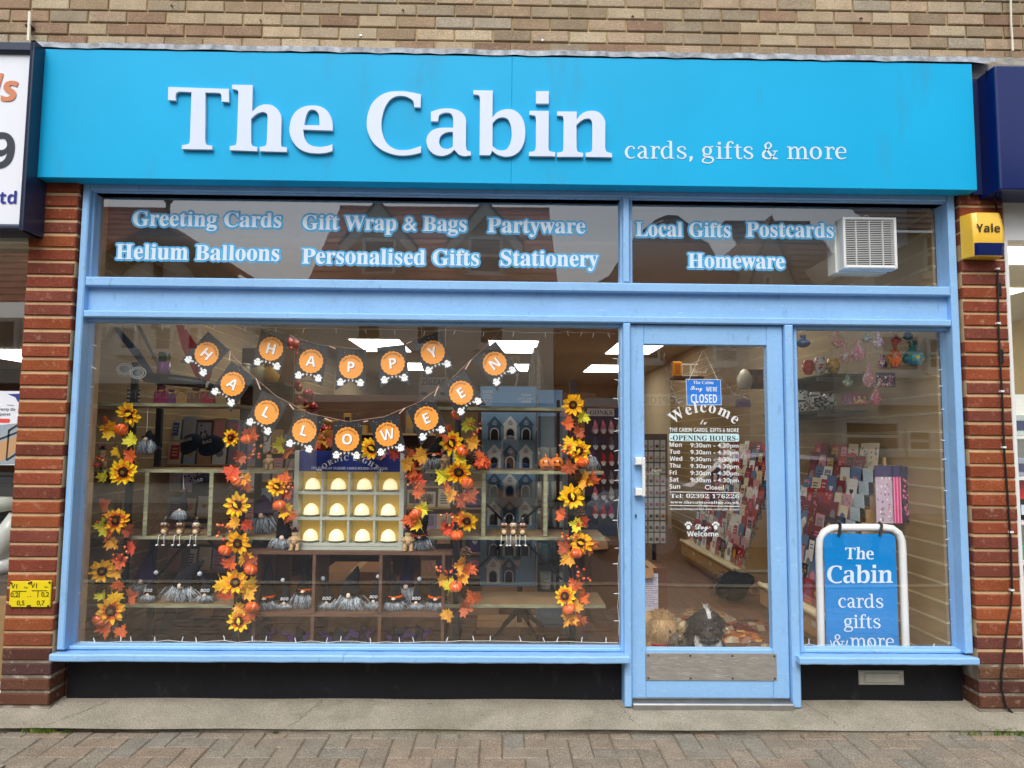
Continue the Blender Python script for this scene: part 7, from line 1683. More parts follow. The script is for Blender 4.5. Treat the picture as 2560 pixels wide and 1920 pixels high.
# things on and above the top left shelf
zt_ = P(400, 1008, YSH).z + .001
def gift_bag(label, px, w, h, Y, zb, c, seed):
    p = P(px, 1000, Y); k = w / sc(Y) / 2; H = h / sc(Y); t = thing('gift_bag', label, 'gift bag', (p.x, Y, zb)); mb = MB(); r = random.Random(seed)
    mb.add([(p.x - k, Y - .02, zb), (p.x + k, Y - .02, zb), (p.x + k, Y + .03, zb), (p.x - k, Y + .03, zb), (p.x - k * .9, Y - .012, zb + H * .7), (p.x + k * .9, Y - .012, zb + H * .7), (p.x + k * .9, Y + .02, zb + H * .7), (p.x - k * .9, Y + .02, zb + H * .7), (p.x - k * .25, Y, zb + H * .75), (p.x + k * .25, Y, zb + H * .75), (p.x + k * .6, Y, zb + H), (p.x - k * .6, Y, zb + H)], [(0, 1, 5, 4), (1, 2, 6, 5), (2, 3, 7, 6), (3, 0, 4, 7), (4, 5, 9, 8), (5, 6, 9), (6, 7, 8, 9), (7, 4, 8), (8, 9, 10, 11), (0, 3, 2, 1)], c)
    mb.build('bag', 'gloss', t, fixn=False)
    mb = MB(); mb.tube([(p.x - k * .3, Y - .012, zb + H * .74), (p.x + k * .3, Y - .012, zb + H * .74)], .005, 6, lin(216, 180, 90)); mb.build('ribbon', 'gloss', t)
for (lab, px, w, h, c, s_) in (('dark pink gift bag on the top left shelf', 404, 34, 44, lin(130, 30, 70), 1), ('purple gift bag on the top left shelf', 428, 30, 36, lin(96, 40, 90), 2), ('gold gift bag on the top left shelf', 455, 34, 36, lin(150, 110, 50), 3), ('brown gift bag on the top left shelf', 490, 40, 40, lin(110, 76, 50), 4), ('red gift bag right of the top left shelf middle', 520, 30, 44, lin(140, 40, 40), 5)): gift_bag(lab, px, w, h, .52, zt_, c, s_)
t = thing('novelty_glasses', 'white novelty spectacles hanging at the top of the left post', 'novelty glasses', P(330, 930, .40)); mb = MB()
for (cx0, cy0) in ((312, 923), (345, 932)):
    for s_, dy in ((1.0, 0), (.72, -.004)):
        c_ = P(cx0, cy0, .40); rr = 18 / sc(.4) * s_; mb.tube([(c_.x + rr * 1.1 * math.cos(a), .40 + dy, c_.z + rr * .8 * math.sin(a)) for a in [i * .3927 for i in range(17)]], .0035, 6, lin(222, 226, 230))
mb.build('rims', 'gloss', t); mb = MB()
for (cx0, cy0) in ((312, 923), (345, 932)): c_ = P(cx0, cy0, .40); mb.ball((c_.x, .402, c_.z), 10 / sc(.4), 10, 6, 1, .3, .9, lin(150, 158, 164))
mb.build('eyes', 'gloss', t, smooth=True)
t = thing('candle_set', 'striped candles standing on the left end of the top shelf', 'candles', (P(330, 1005, .5).x, .5, zt_)); 
for px in (322, 333, 344):
    mb = MB(); p = P(px, 1005, .5)
    for i in range(8): mb.lathe([(.012, i * .012), (.012, i * .012 + .0119)], 10, (p.x, .5, zt_), lin(200, 200, 200) if i % 2 else lin(50, 50, 56))
    mb.lathe([(.001, 0), (.012, 0)], 10, (p.x, .5, zt_ + .096), lin(60, 60, 64)); mb.build('candle', 'attr', t, fixn=False)
t = thing('bottle', 'dark bottle bag lying along the top left shelf uprights', 'bottle', P(450, 950, .5)); mb = MB(); mb.tube([P(362, 942, .5), P(430, 950, .5), P(500, 958, .5), P(540, 968, .5)], [.030, .036, .03, .014], 12, lin(26, 26, 30)); mb.build('body', 'gloss', t, smooth=True); mb = MB(); mb.tube([P(518, 962, .5), P(524, 963, .5)], [.024, .022], 12, lin(210, 204, 190)); mb.build('collar', 'attr', t)
t = thing('plant_pot', 'small purple pot with green plant hanging high in the left window', 'plant pot', P(408, 945, .7)); p = P(408, 945, .7); mb = MB(); mb.lathe([(.001, 0), (.036, 0), (.042, .10), (.038, .1), (.001, .09)], 14, p, lin(150, 96, 150)); mb.build('pot', 'gloss', t, smooth=True)
mb = MB(); r = random.Random(3)
for i in range(60): q = p + Vector((r.gauss(0, .022), r.gauss(0, .015), .10 + r.uniform(0, .04))); a = r.uniform(0, 6.3); mb.add([q, q + Vector((.014 * math.cos(a), -.004, .012)), q + Vector((.006 * math.cos(a + 1), .004, .02))], [(0, 1, 2)], r.choice([lin(60, 90, 50), lin(80, 116, 60), lin(40, 66, 40)]))
mb.build('foliage', 'petal', t, fixn=False)
for (lab, pts, c) in (('navy shape imitating a flag reflected at the top left of the big window', [(278, 815), (296, 818), (348, 876), (396, 950), (392, 962), (334, 890)], lin(70, 82, 110)), ('red shape imitating a flag reflected behind the first HALLOWEEN flag', [(440, 812), (458, 812), (490, 860), (530, 930), (520, 960), (488, 940), (455, 870)], lin(150, 44, 48)), ('thin grey shape imitating a reflected flag between the navy and red ones', [(340, 812), (350, 812), (392, 900), (400, 930), (380, 890)], lin(116, 116, 120))):  # solid shapes added to imitate flags reflected in the glass
    Yp = .66; mb = MB(); mb.prism([(P(x, y, Yp).x, P(x, y, Yp).z) for x, y in pts], Yp, Yp + .003, c); tag(mb.build('flag_reflection', 'cloth', origin=P(*pts[2], Yp)), lab, 'flag_reflection')
# leaning grey board behind the left shelves
mb = MB(); Yp = .86; q = [P(378, 1640, Yp), P(416, 1640, Yp), P(482, 1345, Yp), P(470, 1345, Yp)]; mb.prism([(v.x, v.z) for v in q], Yp, Yp + .012, lin(110, 112, 112)); tag(mb.build('leaning_board', 'attr', origin=q[0]), 'grey board leaning behind the lowest left shelf', 'board')
# ginger jars and red glass ornaments further back
js = thing('display_shelf', 'high dark shelf carrying the lidded jars in the left background', 'shelving', P(655, 955, 1.9)); mb = MB(); a, b = P(585, 957, 1.9), P(720, 957, 1.9); mb.box(a.x, b.x, 1.8, 2.05, a.z - .02, a.z - .001, lin(70, 54, 44)); mb.build('shelf_board', 'attr', js); mb = MB(); mb.box(a.x, b.x, 2.052, 2.07, FZ + .001, a.z + .3); mb.build('back_board', 'brown_board', js)
for i, (px, c, lc) in enumerate(((612, lin(190, 184, 160), lin(160, 150, 130)), (645, lin(196, 192, 150), lin(170, 166, 120)), (679, lin(216, 168, 50), lin(150, 50, 36)))):
    p = P(px, 957, 1.9); t = thing('ginger_jar', ['cream lidded jar at the left of the high shelf', 'pale green lidded jar in the middle of the high shelf', 'yellow lidded jar with red lid on the high shelf'][i], 'jar', (p.x, 1.9, a.z)); mb = MB(); mb.lathe([(.001, 0), (.045, 0), (.062, .05), (.058, .11), (.038, .135), (.038, .14)], 18, (p.x, 1.9, a.z), c); mb.build('body', 'gloss', t, smooth=True); mb = MB(); mb.lathe([(.044, .138), (.044, .15), (.02, .158), (.001, .158)], 16, (p.x, 1.9, a.z), lc); mb.build('lid', 'gloss', t, smooth=True)
r = random.Random(12)
tw = thing('ornament_tree', 'dark wire stand hung with red glass ornaments behind the bunting', 'display stand', P(730, 1080, 2.3)); mb = MB(); p = P(730, 1080, 2.3); mb.tube([(p.x, 2.3, FZ), (p.x, 2.3, P(730, 835, 2.3).z)], .014, 8)
for i in range(7): z = P(730, 850 + 34 * i, 2.3).z; L = .10 + .03 * i; mb.tube([(p.x - L, 2.27, z), (p.x + L, 2.33, z)], .004, 5)
mb.build('stand', 'dark_metal', tw)
b0 = None
for i in range(46):
    f_ = r.random(); py = 850 + 225 * f_; px = 725 + (f_ * 68 + 20) * r.uniform(-1, 1); q = P(px, py, 2.3 + r.uniform(-.12, .06)); lab = 'red glass ornament hanging on the wire stand behind the HAPPY flags'
    if b0 is None:
        b0 = MB(); b0.lathe([(.001, -.03), (.02, -.022), (.030, 0), (.022, .022), (.008, .03), (.008, .036), (.001, .037)], 12, (0, 0, 0), lin(150, 22, 30)); b0 = b0.build('glass_bauble', 'gloss', smooth=True); tag(b0, lab, 'bauble', 'red glass ornaments on the wire stand'); b0.location = q
    else: o = dup(b0, q, (r.uniform(-.2, .2), 0, 0), r.uniform(.8, 1.5))
# printed board, twig tree, macrame
Yz = 2.0; t = thing('card_sign', 'grey card sign reading ZIGZAG hanging between the flags', 'sign', P(1084, 998, Yz)); a, b = P(1047, 998, Yz), P(1121, 943, Yz); mb = MB(); mb.box(a.x, b.x, Yz, Yz + .01, a.z, b.z, lin(170, 158, 146)); mb.build('board', 'attr', t); mb = MB(); q = P(1084, 962, Yz); put_text(mb, 'ZIGZAG', 'bold', q.x, q.z, Yz - .001, .06, lin(70, 60, 56), width=.19, align='c')
for (dx, dy) in ((-24, 22), (24, 22)): c_ = P(1084 + dx, 962 + dy, Yz); mb.add([(c_.x + .03 * math.cos(v), Yz - .001, c_.z + .015 * math.sin(v)) for v in [i * .63 for i in range(10)]], [tuple(range(10))], lin(96, 88, 84))
mb.build('lettering', 'vinyl', t, fixn=False); mb = MB()
for dx in (-30, 30): mb.tube([P(1084 + dx, 944, Yz), P(1084 + dx, 800, Yz)], .0015, 5)
mb.build('hanging_line', 'wire_white', t)
Yt_ = 1.5; t = thing('twig_tree', 'bare pale twig tree behind the blue rack header', 'twig ornament', P(1290, 970, Yt_)); mb = MB(); r = random.Random(6)
def twig(p, d, L, rad, lv):
    q = p + d * L; m_ = p.lerp(q, .5) + Vector((r.uniform(-.01, .01), 0, r.uniform(-.01, .01))); mb.tube([p, m_, q], [rad, rad * .8, rad * .6], 5, lin(206, 190, 164))
    if lv > 0:
        for _ in range(r.choice((2, 3))): twig(p.lerp(q, r.uniform(.6, 1)), (d + Vector((r.uniform(-.9, .9), r.uniform(-.3, .3), r.uniform(-.1, .5)))).normalized(), L * .66, rad * .62, lv - 1)
twig(P(1285, 975, Yt_), Vector((.25, 0, 1)).normalized(), .12, .007, 4); mb.build('branches', 'attr', t, fixn=False)
t = thing('macrame_hanging', 'beige macrame fringe hanging behind the N flag', 'wall hanging', P(1340, 970, 1.45)); mb = MB()
for i in range(46): x = 1322 + r.uniform(0, 34); y0 = 895 + abs(x - 1340) * 1.2 + r.uniform(-4, 4); mb.tube([P(1340 + (x - 1340) * .25, 868, 1.45), P(x, y0, 1.45), P(x + r.uniform(-3, 3), 985 + r.uniform(-12, 4), 1.45)], .0022, 4, r.choice([lin(196, 172, 140), lin(216, 196, 166), lin(176, 156, 140)]))
mb.build('fringe', 'cloth', t, fixn=False)
# gonk keyrings on a dark board right of the blue rack
gb = thing('gonk_rack', 'dark board rack of small pink and red gonks by the door', 'display stand', P(1510, 1200, 1.6)); Yg = 1.6; mb = MB(); a, b = P(1462, 1345, Yg), P(1600, 1020, Yg); mb.box(a.x, b.x, Yg, Yg + .02, a.z, b.z, lin(46, 56, 78)); mb.build('board', 'attr', gb); mb = MB(); a, b = P(1468, 1040, Yg), P(1535, 1022, Yg); mb.box(a.x, b.x, Yg - .012, Yg - .001, a.z, b.z, lin(206, 204, 196)); hd = mb.build('header', 'attr', gb); mb = MB(); q = P(1502, 1037, Yg); put_text(mb, 'GONKS', 'serif', q.x, q.z, Yg - .0125, .05, lin(50, 40, 44), width=.17, align='c'); mb.build('lettering', 'vinyl', hd, fixn=False)
mb = MB(); a, b = P(1463, 1015, Yg), P(1600, 996, Yg); mb.box(a.x, b.x, Yg - .002, Yg + .02, a.z, b.z, lin(150, 146, 140)); mb.build('price_rail', 'attr', gb)
for row, (y, cols) in enumerate(((1085, [('pink', lin(220, 130, 150)), ('pink', lin(214, 116, 140)), ('rose', lin(226, 150, 160)), ('cream', lin(206, 196, 186))]), (1125, [('blue', lin(60, 80, 120)), ('navy', lin(40, 50, 84)), ('grey', lin(90, 96, 110))]), (1165, [('purple', lin(70, 46, 96)), ('red', lin(190, 36, 46)), ('red', lin(200, 50, 50)), ('navy', lin(40, 54, 90))]), (1210, [('lilac', lin(130, 100, 150)), ('crimson', lin(176, 40, 70)), ('grey', lin(120, 116, 120)), ('white', lin(190, 186, 184))]), (1250, [('pink', lin(214, 90, 110)), ('grey', lin(96, 90, 96)), ('white', lin(180, 176, 172))]), (1296, [('red', lin(190, 44, 40)), ('crimson', lin(196, 50, 80)), ('magenta', lin(196, 40, 100))]))):
    for j, (cn, c) in enumerate(cols):
        px = 1488 + j * 20; p = P(px, y, Yg - .05); t = thing('gonk', '%s gonk, row %s from top, %s from left on the dark board' % (cn, ORD[row], ORD[j]), 'soft toy', p, 'small gonks on the dark board'); mb = MB(); mb.ball(p + Vector((0, 0, .025)), .026, 10, 6, 1, .7, .9, tuple(x * .8 for x in c[:3]) + (1,)); mb.build('body', 'cloth', t, smooth=True); mb = MB(); mb.tube([p + Vector((0, 0, .035)), p + Vector((.003, 0, .07)), p + Vector((-.004, 0, .105))], [.026, .015, .003], 10, c); mb.build('hat', 'cloth', t, smooth=True); mb = MB(); mb.add([(p.x - .02, p.y - .021, p.z + .034), (p.x + .02, p.y - .021, p.z + .034), (p.x + .012, p.y - .03, p.z + .008), (p.x, p.y - .03, p.z), (p.x - .012, p.y - .03, p.z + .008)], [tuple(range(5))], lin(206, 204, 200)); mb.ball((p.x, p.y - .024, p.z + .036), .006, 6, 4, col=lin(226, 190, 170)); mb.build('beard', 'hair', t, fixn=False)
def carton(label, x0, y0, x1, y1, Y, d, c=lin(150, 108, 68)):
    a, b = P(x0, y1, Y), P(x1, y0, Y); t = thing('cardboard_box', label, 'cardboard box', ((a.x + b.x) / 2, Y, FZ)); mb = MB(); mb.box(a.x, b.x, Y, Y + d, max(FZ + .001, a.z), b.z, c); mb.build('box', 'attr', t); mb = MB(); mb.box((a.x + b.x) / 2 - .025, (a.x + b.x) / 2 + .025, Y - .0006, Y + d, b.z + .0004, b.z + .001, lin(186, 150, 104)); mb.add([(a.x + .01, Y - .001, b.z), ((a.x + b.x) / 2 - .004, Y - .001, b.z), ((a.x + b.x) / 2 - .004, Y - .05, b.z - .05), (a.x - .005, Y - .05, b.z - .06)], [(0, 1, 2, 3)], lin(166, 122, 80)); mb.build('flap', 'attr', t, fixn=False)
carton('tall brown cardboard box under the gonk rack', 1478, 1352, 1560, 1640, 1.35, .4, lin(112, 80, 54)); carton('wide flat cardboard box on the floor behind the blue rack foot', 1190, 1570, 1410, 1660, 1.05, .35, lin(176, 132, 86)); carton('brown cardboard box low behind the right shelves', 1165, 1515, 1330, 1580, 1.6, .3, lin(150, 106, 66)); carton('brown cardboard box at the back under the left shelves', 480, 1520, 590, 1640, 1.2, .4, lin(110, 78, 52))
carton('brown cardboard box behind the middle gnome shelf', 800, 1430, 960, 1600, 1.1, .4, lin(150, 104, 60))
# gondola shelves deeper in the shop, full of small boxed gifts
def gondola(label, x0, x1, Y, zs, seed, where, pal, n):
    t = thing('gondola_shelf', label, 'shelving', ((x0 + x1) / 2, Y, FZ)); r = random.Random(seed); mb = MB(); mb.box(x0, x1, Y + .3, Y + .33, FZ + .001, zs[-1] + .38); mb.build('back_board', 'brown_board', t)
    for k, z in enumerate(zs):
        mb = MB(); mb.box(x0, x1, Y, Y + .298, z - .02, z); mb.build('shelf_board', 'tan_wood', t)
        x = x0 + .03; j = 0
        while x < x1 - .12 and j < n:
            w = r.uniform(.07, .16); h = r.uniform(.10, .27); d = r.uniform(.05, .12); c = r.choice(pal); y = Y + r.uniform(.02, .1); kd = r.random(); ps = '%s from left on shelf %s of the %s' % (ORD[j] if j < 12 else 'item %d' % (j + 1), ORD[k], where)
            mb = MB()
            if kd < .6:
                mb.cbox(x, x + w, y, y + d, z + .001, z + h, .004, c[1]); c2 = r.choice(pal)[1]; mb.add([(x + w * .15, y - .001, z + h * .2), (x + w * .85, y - .001, z + h * .2), (x + w * .85, y - .001, z + h * .8), (x + w * .15, y - .001, z + h * .8)], [(0, 1, 2, 3)], c2); nm_, ct = 'gift_box', 'gift box'
            elif kd < .85:
                mb.lathe([(.001, 0), (w * .35, 0), (w * .42, h * .3), (w * .34, h * .6), (w * .14, h * .8), (w * .16, h)], 12, (x + w / 2, y + d / 2, z + .001), c[1]); nm_, ct = 'vase', 'vase'
            else:
                mb.lathe([(.001, 0), (w * .4, 0), (w * .4, h * .5), (w * .36, h * .5), (w * .36, .02)], 14, (x + w / 2, y + d / 2, z + .001), c[1]); nm_, ct = 'mug', 'mug'
            o = mb.build(nm_, 'gloss', origin=(x + w / 2, y, z), fixn=False); tag(o, '%s %s, %s' % (c[0], ct, ps), ct, 'stock on the ' + where)
            x += w + r.uniform(.01, .05); j += 1
PALG = [('cream', lin(200, 184, 150)), ('white', lin(206, 204, 196)), ('brown', lin(120, 84, 54)), ('pink', lin(190, 120, 130)), ('dark', lin(60, 50, 46)), ('red', lin(150, 40, 40)), ('grey', lin(130, 126, 120)), ('gold', lin(180, 140, 70))]
gondola('long gondola of gifts in the left background of the shop', -2.3, -.65, 3.0, (.35, .75, 1.12, 1.45), 5, 'left gondola', PALG, 11)
gondola('gondola of wooden gifts in the middle background of the shop', -.25, 1.0, 3.4, (.35, .75, 1.15, 1.52), 6, 'middle gondola', PALG, 9)
gondola('far gondola of gifts at the back left of the door view', .55, 1.65, 5.6, (.35, .75, 1.15, 1.55), 7, 'far gondola', PALG, 9)
# trinket stand left inside the door
ts = thing('trinket_stand', 'narrow stand of carded trinkets just left inside the door', 'display stand', P(1630, 1300, 1.5)); Yq = 1.5; mb = MB(); a, b = P(1605, 1360, Yq), P(1668, 1085, Yq); mb.box(a.x, b.x, Yq, Yq + .02, a.z, b.z, lin(120, 100, 84)); mb.build('board', 'attr', ts); mb = MB(); mb.tube([((a.x + b.x) / 2, Yq + .03, FZ), ((a.x + b.x) / 2, Yq + .03, b.z)], .015, 8); mb.build('pole', 'dark_metal', ts)
r = random.Random(15)
for i in range(9):
    for j in range(4):
        p = P(1612 + j * 15, 1100 + i * 29, Yq - .01); cn, c = r.choice([('cream', lin(196, 180, 150)), ('orange', lin(200, 120, 60)), ('pink', lin(190, 120, 130)), ('grey', lin(120, 114, 110)), ('brown', lin(120, 88, 64))]); mb = MB(); mb.box(p.x - .018, p.x + .018, p.y - .004, p.y, p.z - .075, p.z, lin(206, 200, 186)); mb.ball((p.x, p.y - .008, p.z - .045), .013, 8, 5, col=c); o = mb.build('carded_trinket', 'gloss', origin=p); tag(o, 'card with a %s trinket, row %s, column %s of the stand inside the door' % (cn, ORD[i], ORD[j]), 'trinket', 'carded trinkets on the stand inside the door')
# right wall above the far rack, seen through the door
Yw = 2.4; t = thing('wall_shelf', 'small dark shelf high on the right wall behind the closed notice', 'shelf', P(1720, 940, Yw)); mb = MB(); a, b = P(1688, 940, Yw), P(1760, 940, Yw); mb.box(a.x, b.x, Yw, Yw + .2, a.z - .02, a.z, lin(60, 44, 34)); mb.build('board', 'attr', t)
t = thing('wooden_block', 'orange block frame at the left end of the high wall shelf', 'ornament', P(1695, 940, Yw)); mb = MB(); p = P(1695, 940, Yw); mb.cbox(p.x - .04, p.x + .04, Yw + .01, Yw + .06, a.z + .001, a.z + .13, .006, lin(220, 140, 30)); mb.build('frame', 'attr', t); mb = MB(); mb.box(p.x - .025, p.x + .025, Yw + .008, Yw + .0098, a.z + .02, a.z + .11, lin(170, 96, 20)); mb.build('picture', 'attr', t)
t = thing('photo_frame', 'white picture frame with cut out lettering on the high wall shelf', 'photo frame', P(1730, 940, Yw)); mb = MB(); p = P(1722, 938, Yw)
for (x0_, x1_, z0_, z1_) in ((-.06, .09, .0, .015), (-.06, .09, .1, .115), (-.06, -.045, .015, .1), (.02, .035, .015, .1)): mb.box(p.x + x0_, p.x + x1_, Yw + .03, Yw + .045, a.z + z0_ + .001, a.z + z1_, lin(210, 204, 190))
mb.build('frame', 'attr', t); mb = MB(); put_text(mb, 'Good', 'script', p.x + .03, a.z + .03, Yw + .028, .07, lin(214, 208, 194)); mb.build('lettering', 'vinyl', t, fixn=False)
t = thing('lantern', 'white wire lantern on the right wall rail seen through the door', 'lantern', P(1862, 970, 1.9)); p = P(1862, 972, 1.9); mb = MB(); mb.lathe([(.045, 0), (.06, .04), (.06, .09), (.035, .14), (.01, .16)], 14, p, lin(206, 200, 180)); mb.build('body', 'gloss', t, smooth=True); mb = MB(); mb.tube([p + Vector((0, 0, .16)), p + Vector((.0, 0, .2))], .006, 6, lin(170, 160, 140)); mb.build('loop', 'attr', t)
for i, (px, w) in enumerate(((1880, 20), (1900, 18))):
    p = P(px, 972, 1.95); t = thing('wooden_plaque', ['dark', 'small dark'][i] + ' wooden plaque standing beside the white lantern', 'plaque', p); mb = MB(); k = w / sc(1.95); mb.cbox(p.x - k / 2, p.x + k / 2, 1.95, 1.97, p.z, p.z + .16, .004, lin(104, 68, 42)); mb.build('board', 'attr', t); mb = MB(); mb.box(p.x - k * .3, p.x + k * .3, 1.947, 1.9492, p.z + .05, p.z + .11, lin(150, 110, 76)); mb.build('inlay', 'attr', t)
t = thing('hanging_plaque', 'lilac hanging plaque on strings at the right of the door glass', 'plaque', P(1858, 1012, 1.8)); a, b = P(1838, 1018, 1.8), P(1876, 998, 1.8); mb = MB(); mb.box(a.x, b.x, 1.8, 1.808, a.z, b.z, lin(176, 150, 176)); mb.build('board', 'attr', t); mb = MB(); mb.tube([P(1842, 998, 1.8), P(1858, 972, 1.8), P(1873, 998, 1.8)], .0015, 5); mb.build('string', 'wire_white', t); mb = MB(); q = P(1857, 1011, 1.8); put_text(mb, 'Home', 'script', q.x, q.z, 1.799, .035, lin(110, 90, 120), align='c'); mb.build('lettering', 'vinyl', t, fixn=False)
# string of lights swagged across the door view
fairy('fairy lights swagged behind the closed notice', [(1660, 885), (1675, 950), (1690, 1000), (1720, 1030)], 7, 7, Y=.35); fairy('fairy lights swagged at the right of the closed notice', [(1780, 868), (1800, 940), (1830, 985), (1880, 1000)], 6, 8, Y=.35)
# floor goods
def floor_pack(label, px, py, Y, L, Wd, rot, c, seed, h=.05):
    r = random.Random(seed); p = P(px, py, Y); t = thing('gift_pack', label, 'gift pack', (p.x, Y, FZ)); mb = MB(); mb.m = Matrix.Translation((p.x, Y, FZ + .002)) @ Matrix.Rotation(rot, 4, 'Z'); N = 7; vs = []
    for i in range(N + 1):
        for j in range(N + 1):
            u_, v_ = i / N - .5, j / N - .5; e = min(1, 5 * (.5 - abs(u_))) * min(1, 5 * (.5 - abs(v_))); vs.append((u_ * L, v_ * Wd, h * e * r.uniform(.75, 1.1) + .001))
    for i in range(N):
        for j in range(N): k = r.uniform(.5, 1.15); mb.add([vs[i*(N+1)+j], vs[(i+1)*(N+1)+j], vs[(i+1)*(N+1)+j+1], vs[i*(N+1)+j+1]], [(0, 1, 2, 3)], tuple(min(1, x * k) for x in (c if r.random() < .9 else lin(180, 160, 124))[:3]) + (1,))
    mb.build('wrapper', 'gloss', t, fixn=False); mb = MB(); mb.m = Matrix.Translation((p.x, Y, FZ + h + .004)) @ Matrix.Rotation(rot, 4, 'Z'); mb.box(-L * .08, L * .08, -Wd * .13, Wd * .13, 0, .002, r.choice([lin(190, 176, 150), lin(150, 60, 40), lin(200, 150, 80), lin(60, 50, 60)])); mb.build('label_card', 'card', t)
for i, (lab, px, Y, L, W2, rot, c) in enumerate((('clear orange pack beside the tan dog', 1628, .62, .20, .14, .2, lin(214, 92, 34)), ('silvery brown gift pack behind the tan dog', 1715, 1.3, .34, .26, .5, lin(170, 140, 96)), ('kraft gift pack behind the two dogs', 1760, 1.55, .36, .24, -.3, lin(150, 112, 66)), ('dark red gift pack right of the black dog', 1826, 1.15, .34, .22, .3, lin(96, 34, 34)), ('amber gift pack right of the black dog', 1850, .95, .30, .2, -.2, lin(176, 100, 40)), ('brown gift pack lying nearest the door at right', 1845, .55, .26, .16, .25, lin(190, 130, 60)), ('grey brown gift pack at the right edge of the door view', 1895, .72, .22, .18, -.4, lin(120, 96, 80)), ('pale gift pack in the middle of the door view', 1800, 1.35, .3, .2, .8, lin(180, 160, 130)), ('small copper pack behind the tan dog', 1675, .95, .18, .14, .9, lin(130, 76, 40)), ('long wrapped gift pack against the near rack', 1870, 1.25, .36, .2, .1, lin(110, 74, 50)))): floor_pack(lab, px, 1500, Y, L, W2, rot, c, i, h=.05 if i else .07)
carton('brown paper covered box left inside the door', 1600, 1420, 1668, 1640, .80, .3, lin(104, 66, 44))
t = thing('notice', 'handwritten white notice on the brown box inside the door', 'notice', P(1628, 1528, .79)); Yn_ = .79; mb = MB(); a, b = P(1602, 1528, Yn_), P(1645, 1434, Yn_); mb.box(a.x, b.x, Yn_, Yn_ + .002, a.z, b.z, lin(206, 206, 220)); mb.build('sheet', 'card', t); mb = MB(); r = random.Random(4)
for i in range(15):
    z = b.z - .014 - i * .0135; x = a.x + .012
    while x < b.x - .015 - (.02 if i % 3 == 0 else 0): w = r.uniform(.004, .014); mb.add([(x, Yn_ - .001, z), (x + w, Yn_ - .001, z + r.uniform(-.002, .002)), (x + w, Yn_ - .001, z + .004), (x, Yn_ - .001, z + .003)], [(0, 1, 2, 3)], lin(120, 90, 120)); x += w + .004
mb.build('handwriting', 'vinyl', t, fixn=False)
p = P(1838, 1436, 2.0); t = thing('black_bag', 'shaggy black bag on the floor between the two card racks', 'bag', (p.x, 2.0, FZ)); mb = MB(); BZ = FZ + .125
mb.ball((p.x, 2.05, BZ), .11, 14, 9, 1.15, .8, 1.1, lin(28, 28, 30)); mb.ball((p.x + .10, 2.07, BZ + .045), .07, 12, 8, 1.2, .8, .8, lin(28, 28, 30)); mb.ball((p.x - .08, 2.04, BZ - .03), .075, 12, 8, 1, .8, .9, lin(28, 28, 30)); mb.ball((p.x + .03, 2.04, BZ + .06), .06, 12, 8, 1.3, .8, .8, lin(28, 28, 30)); mb.build('body', 'cloth', t, smooth=True); mb = MB(); r = random.Random(3)
for i in range(900):
    d = Vector((r.gauss(0, 1), r.gauss(0, 1), r.gauss(0, 1))).normalized(); q = Vector((p.x + r.choice((0, .09, -.07)), 2.05, BZ + .02)) + Vector((d.x * .10, d.y * .08, max(-.09, d.z * .10))); e = q + d * .035 + Vector((r.gauss(0, .02), 0, -.02)); s_ = d.orthogonal().normalized() * .002; mb.add([q - s_, q + s_, e], [(0, 1, 2)], r.choice([lin(30, 30, 32), lin(52, 52, 56)]))
mb.build('fur', 'hair', t, fixn=False)

# ------------------------------------------------------------------ the two dogs behind the door glass
def remesh(mb, name, m, parent, vox=.007, sm=6):
    o = mb.build('tmp', m); md = o.modifiers.new('r', 'REMESH'); md.mode = 'VOXEL'; md.voxel_size = vox; md2 = o.modifiers.new('s', 'SMOOTH'); md2.iterations = sm; md2.factor = .6
    dg = bpy.context.evaluated_depsgraph_get(); me = bpy.data.meshes.new_from_object(o.evaluated_get(dg)); bpy.data.objects.remove(o)
    off = OFF[parent]
    for v in me.vertices: v.co -= off
    me.polygons.foreach_set('use_smooth', [True] * len(me.polygons)); me.materials.clear(); me.materials.append(MATS[m])
    ob = bpy.data.objects.new(name, me); COL.objects.link(ob); ob.parent = parent; OFF[ob] = off
    return ob, me
def paint(me, off, fn):
    if 'col' in me.attributes: me.attributes.remove(me.attributes['col'])
    at = me.attributes.new('col', 'FLOAT_COLOR', 'POINT'); buf = []
    for v in me.vertices: buf += list(fn(v.co + off, v.normal, random))
    at.data.foreach_set('color', buf)
def fur(name, me, off, parent, n, fn, seed, kv=.25):
    "fn(p, normal, rnd) -> (direction, length, width, colour) or None"
    r = random.Random(seed); polys = list(me.polygons); areas = []; s_ = 0
    for p in polys: s_ += p.area; areas.append(s_)
    import bisect
    mb = MB()
    for _ in range(n):
        pl = polys[min(len(polys) - 1, bisect.bisect(areas, r.random() * s_))]; vs = [me.vertices[i].co for i in pl.vertices]; a, b = r.random(), r.random()
        q = vs[0].lerp(vs[1], a).lerp(vs[-1].lerp(vs[2 % len(vs)], a), b) + off; out = fn(q, pl.normal, r)
        if not out: continue
        d, L, w, c = out; d = d.normalized(); side = d.cross(pl.normal); side = side.normalized() * w if side.length > 1e-4 else d.orthogonal().normalized() * w
        m_ = q + d * L * .5 + pl.normal * L * .16; e = q + d * L + Vector((r.gauss(0, .08), r.gauss(0, .08), r.gauss(0, .05))) * L - Vector((0, 0, L * .12))
        k = r.uniform(1 - kv, 1 + kv); c = tuple(min(1, x * k) for x in c[:3]) + (1,)
        mb.add([q - side, q + side, m_ - side * .8, m_ + side * .8, e], [(0, 1, 3, 2), (2, 3, 4)], c)
    return mb.build(name, 'hair', parent, fixn=False)
DN = Vector((0, 0, -1))
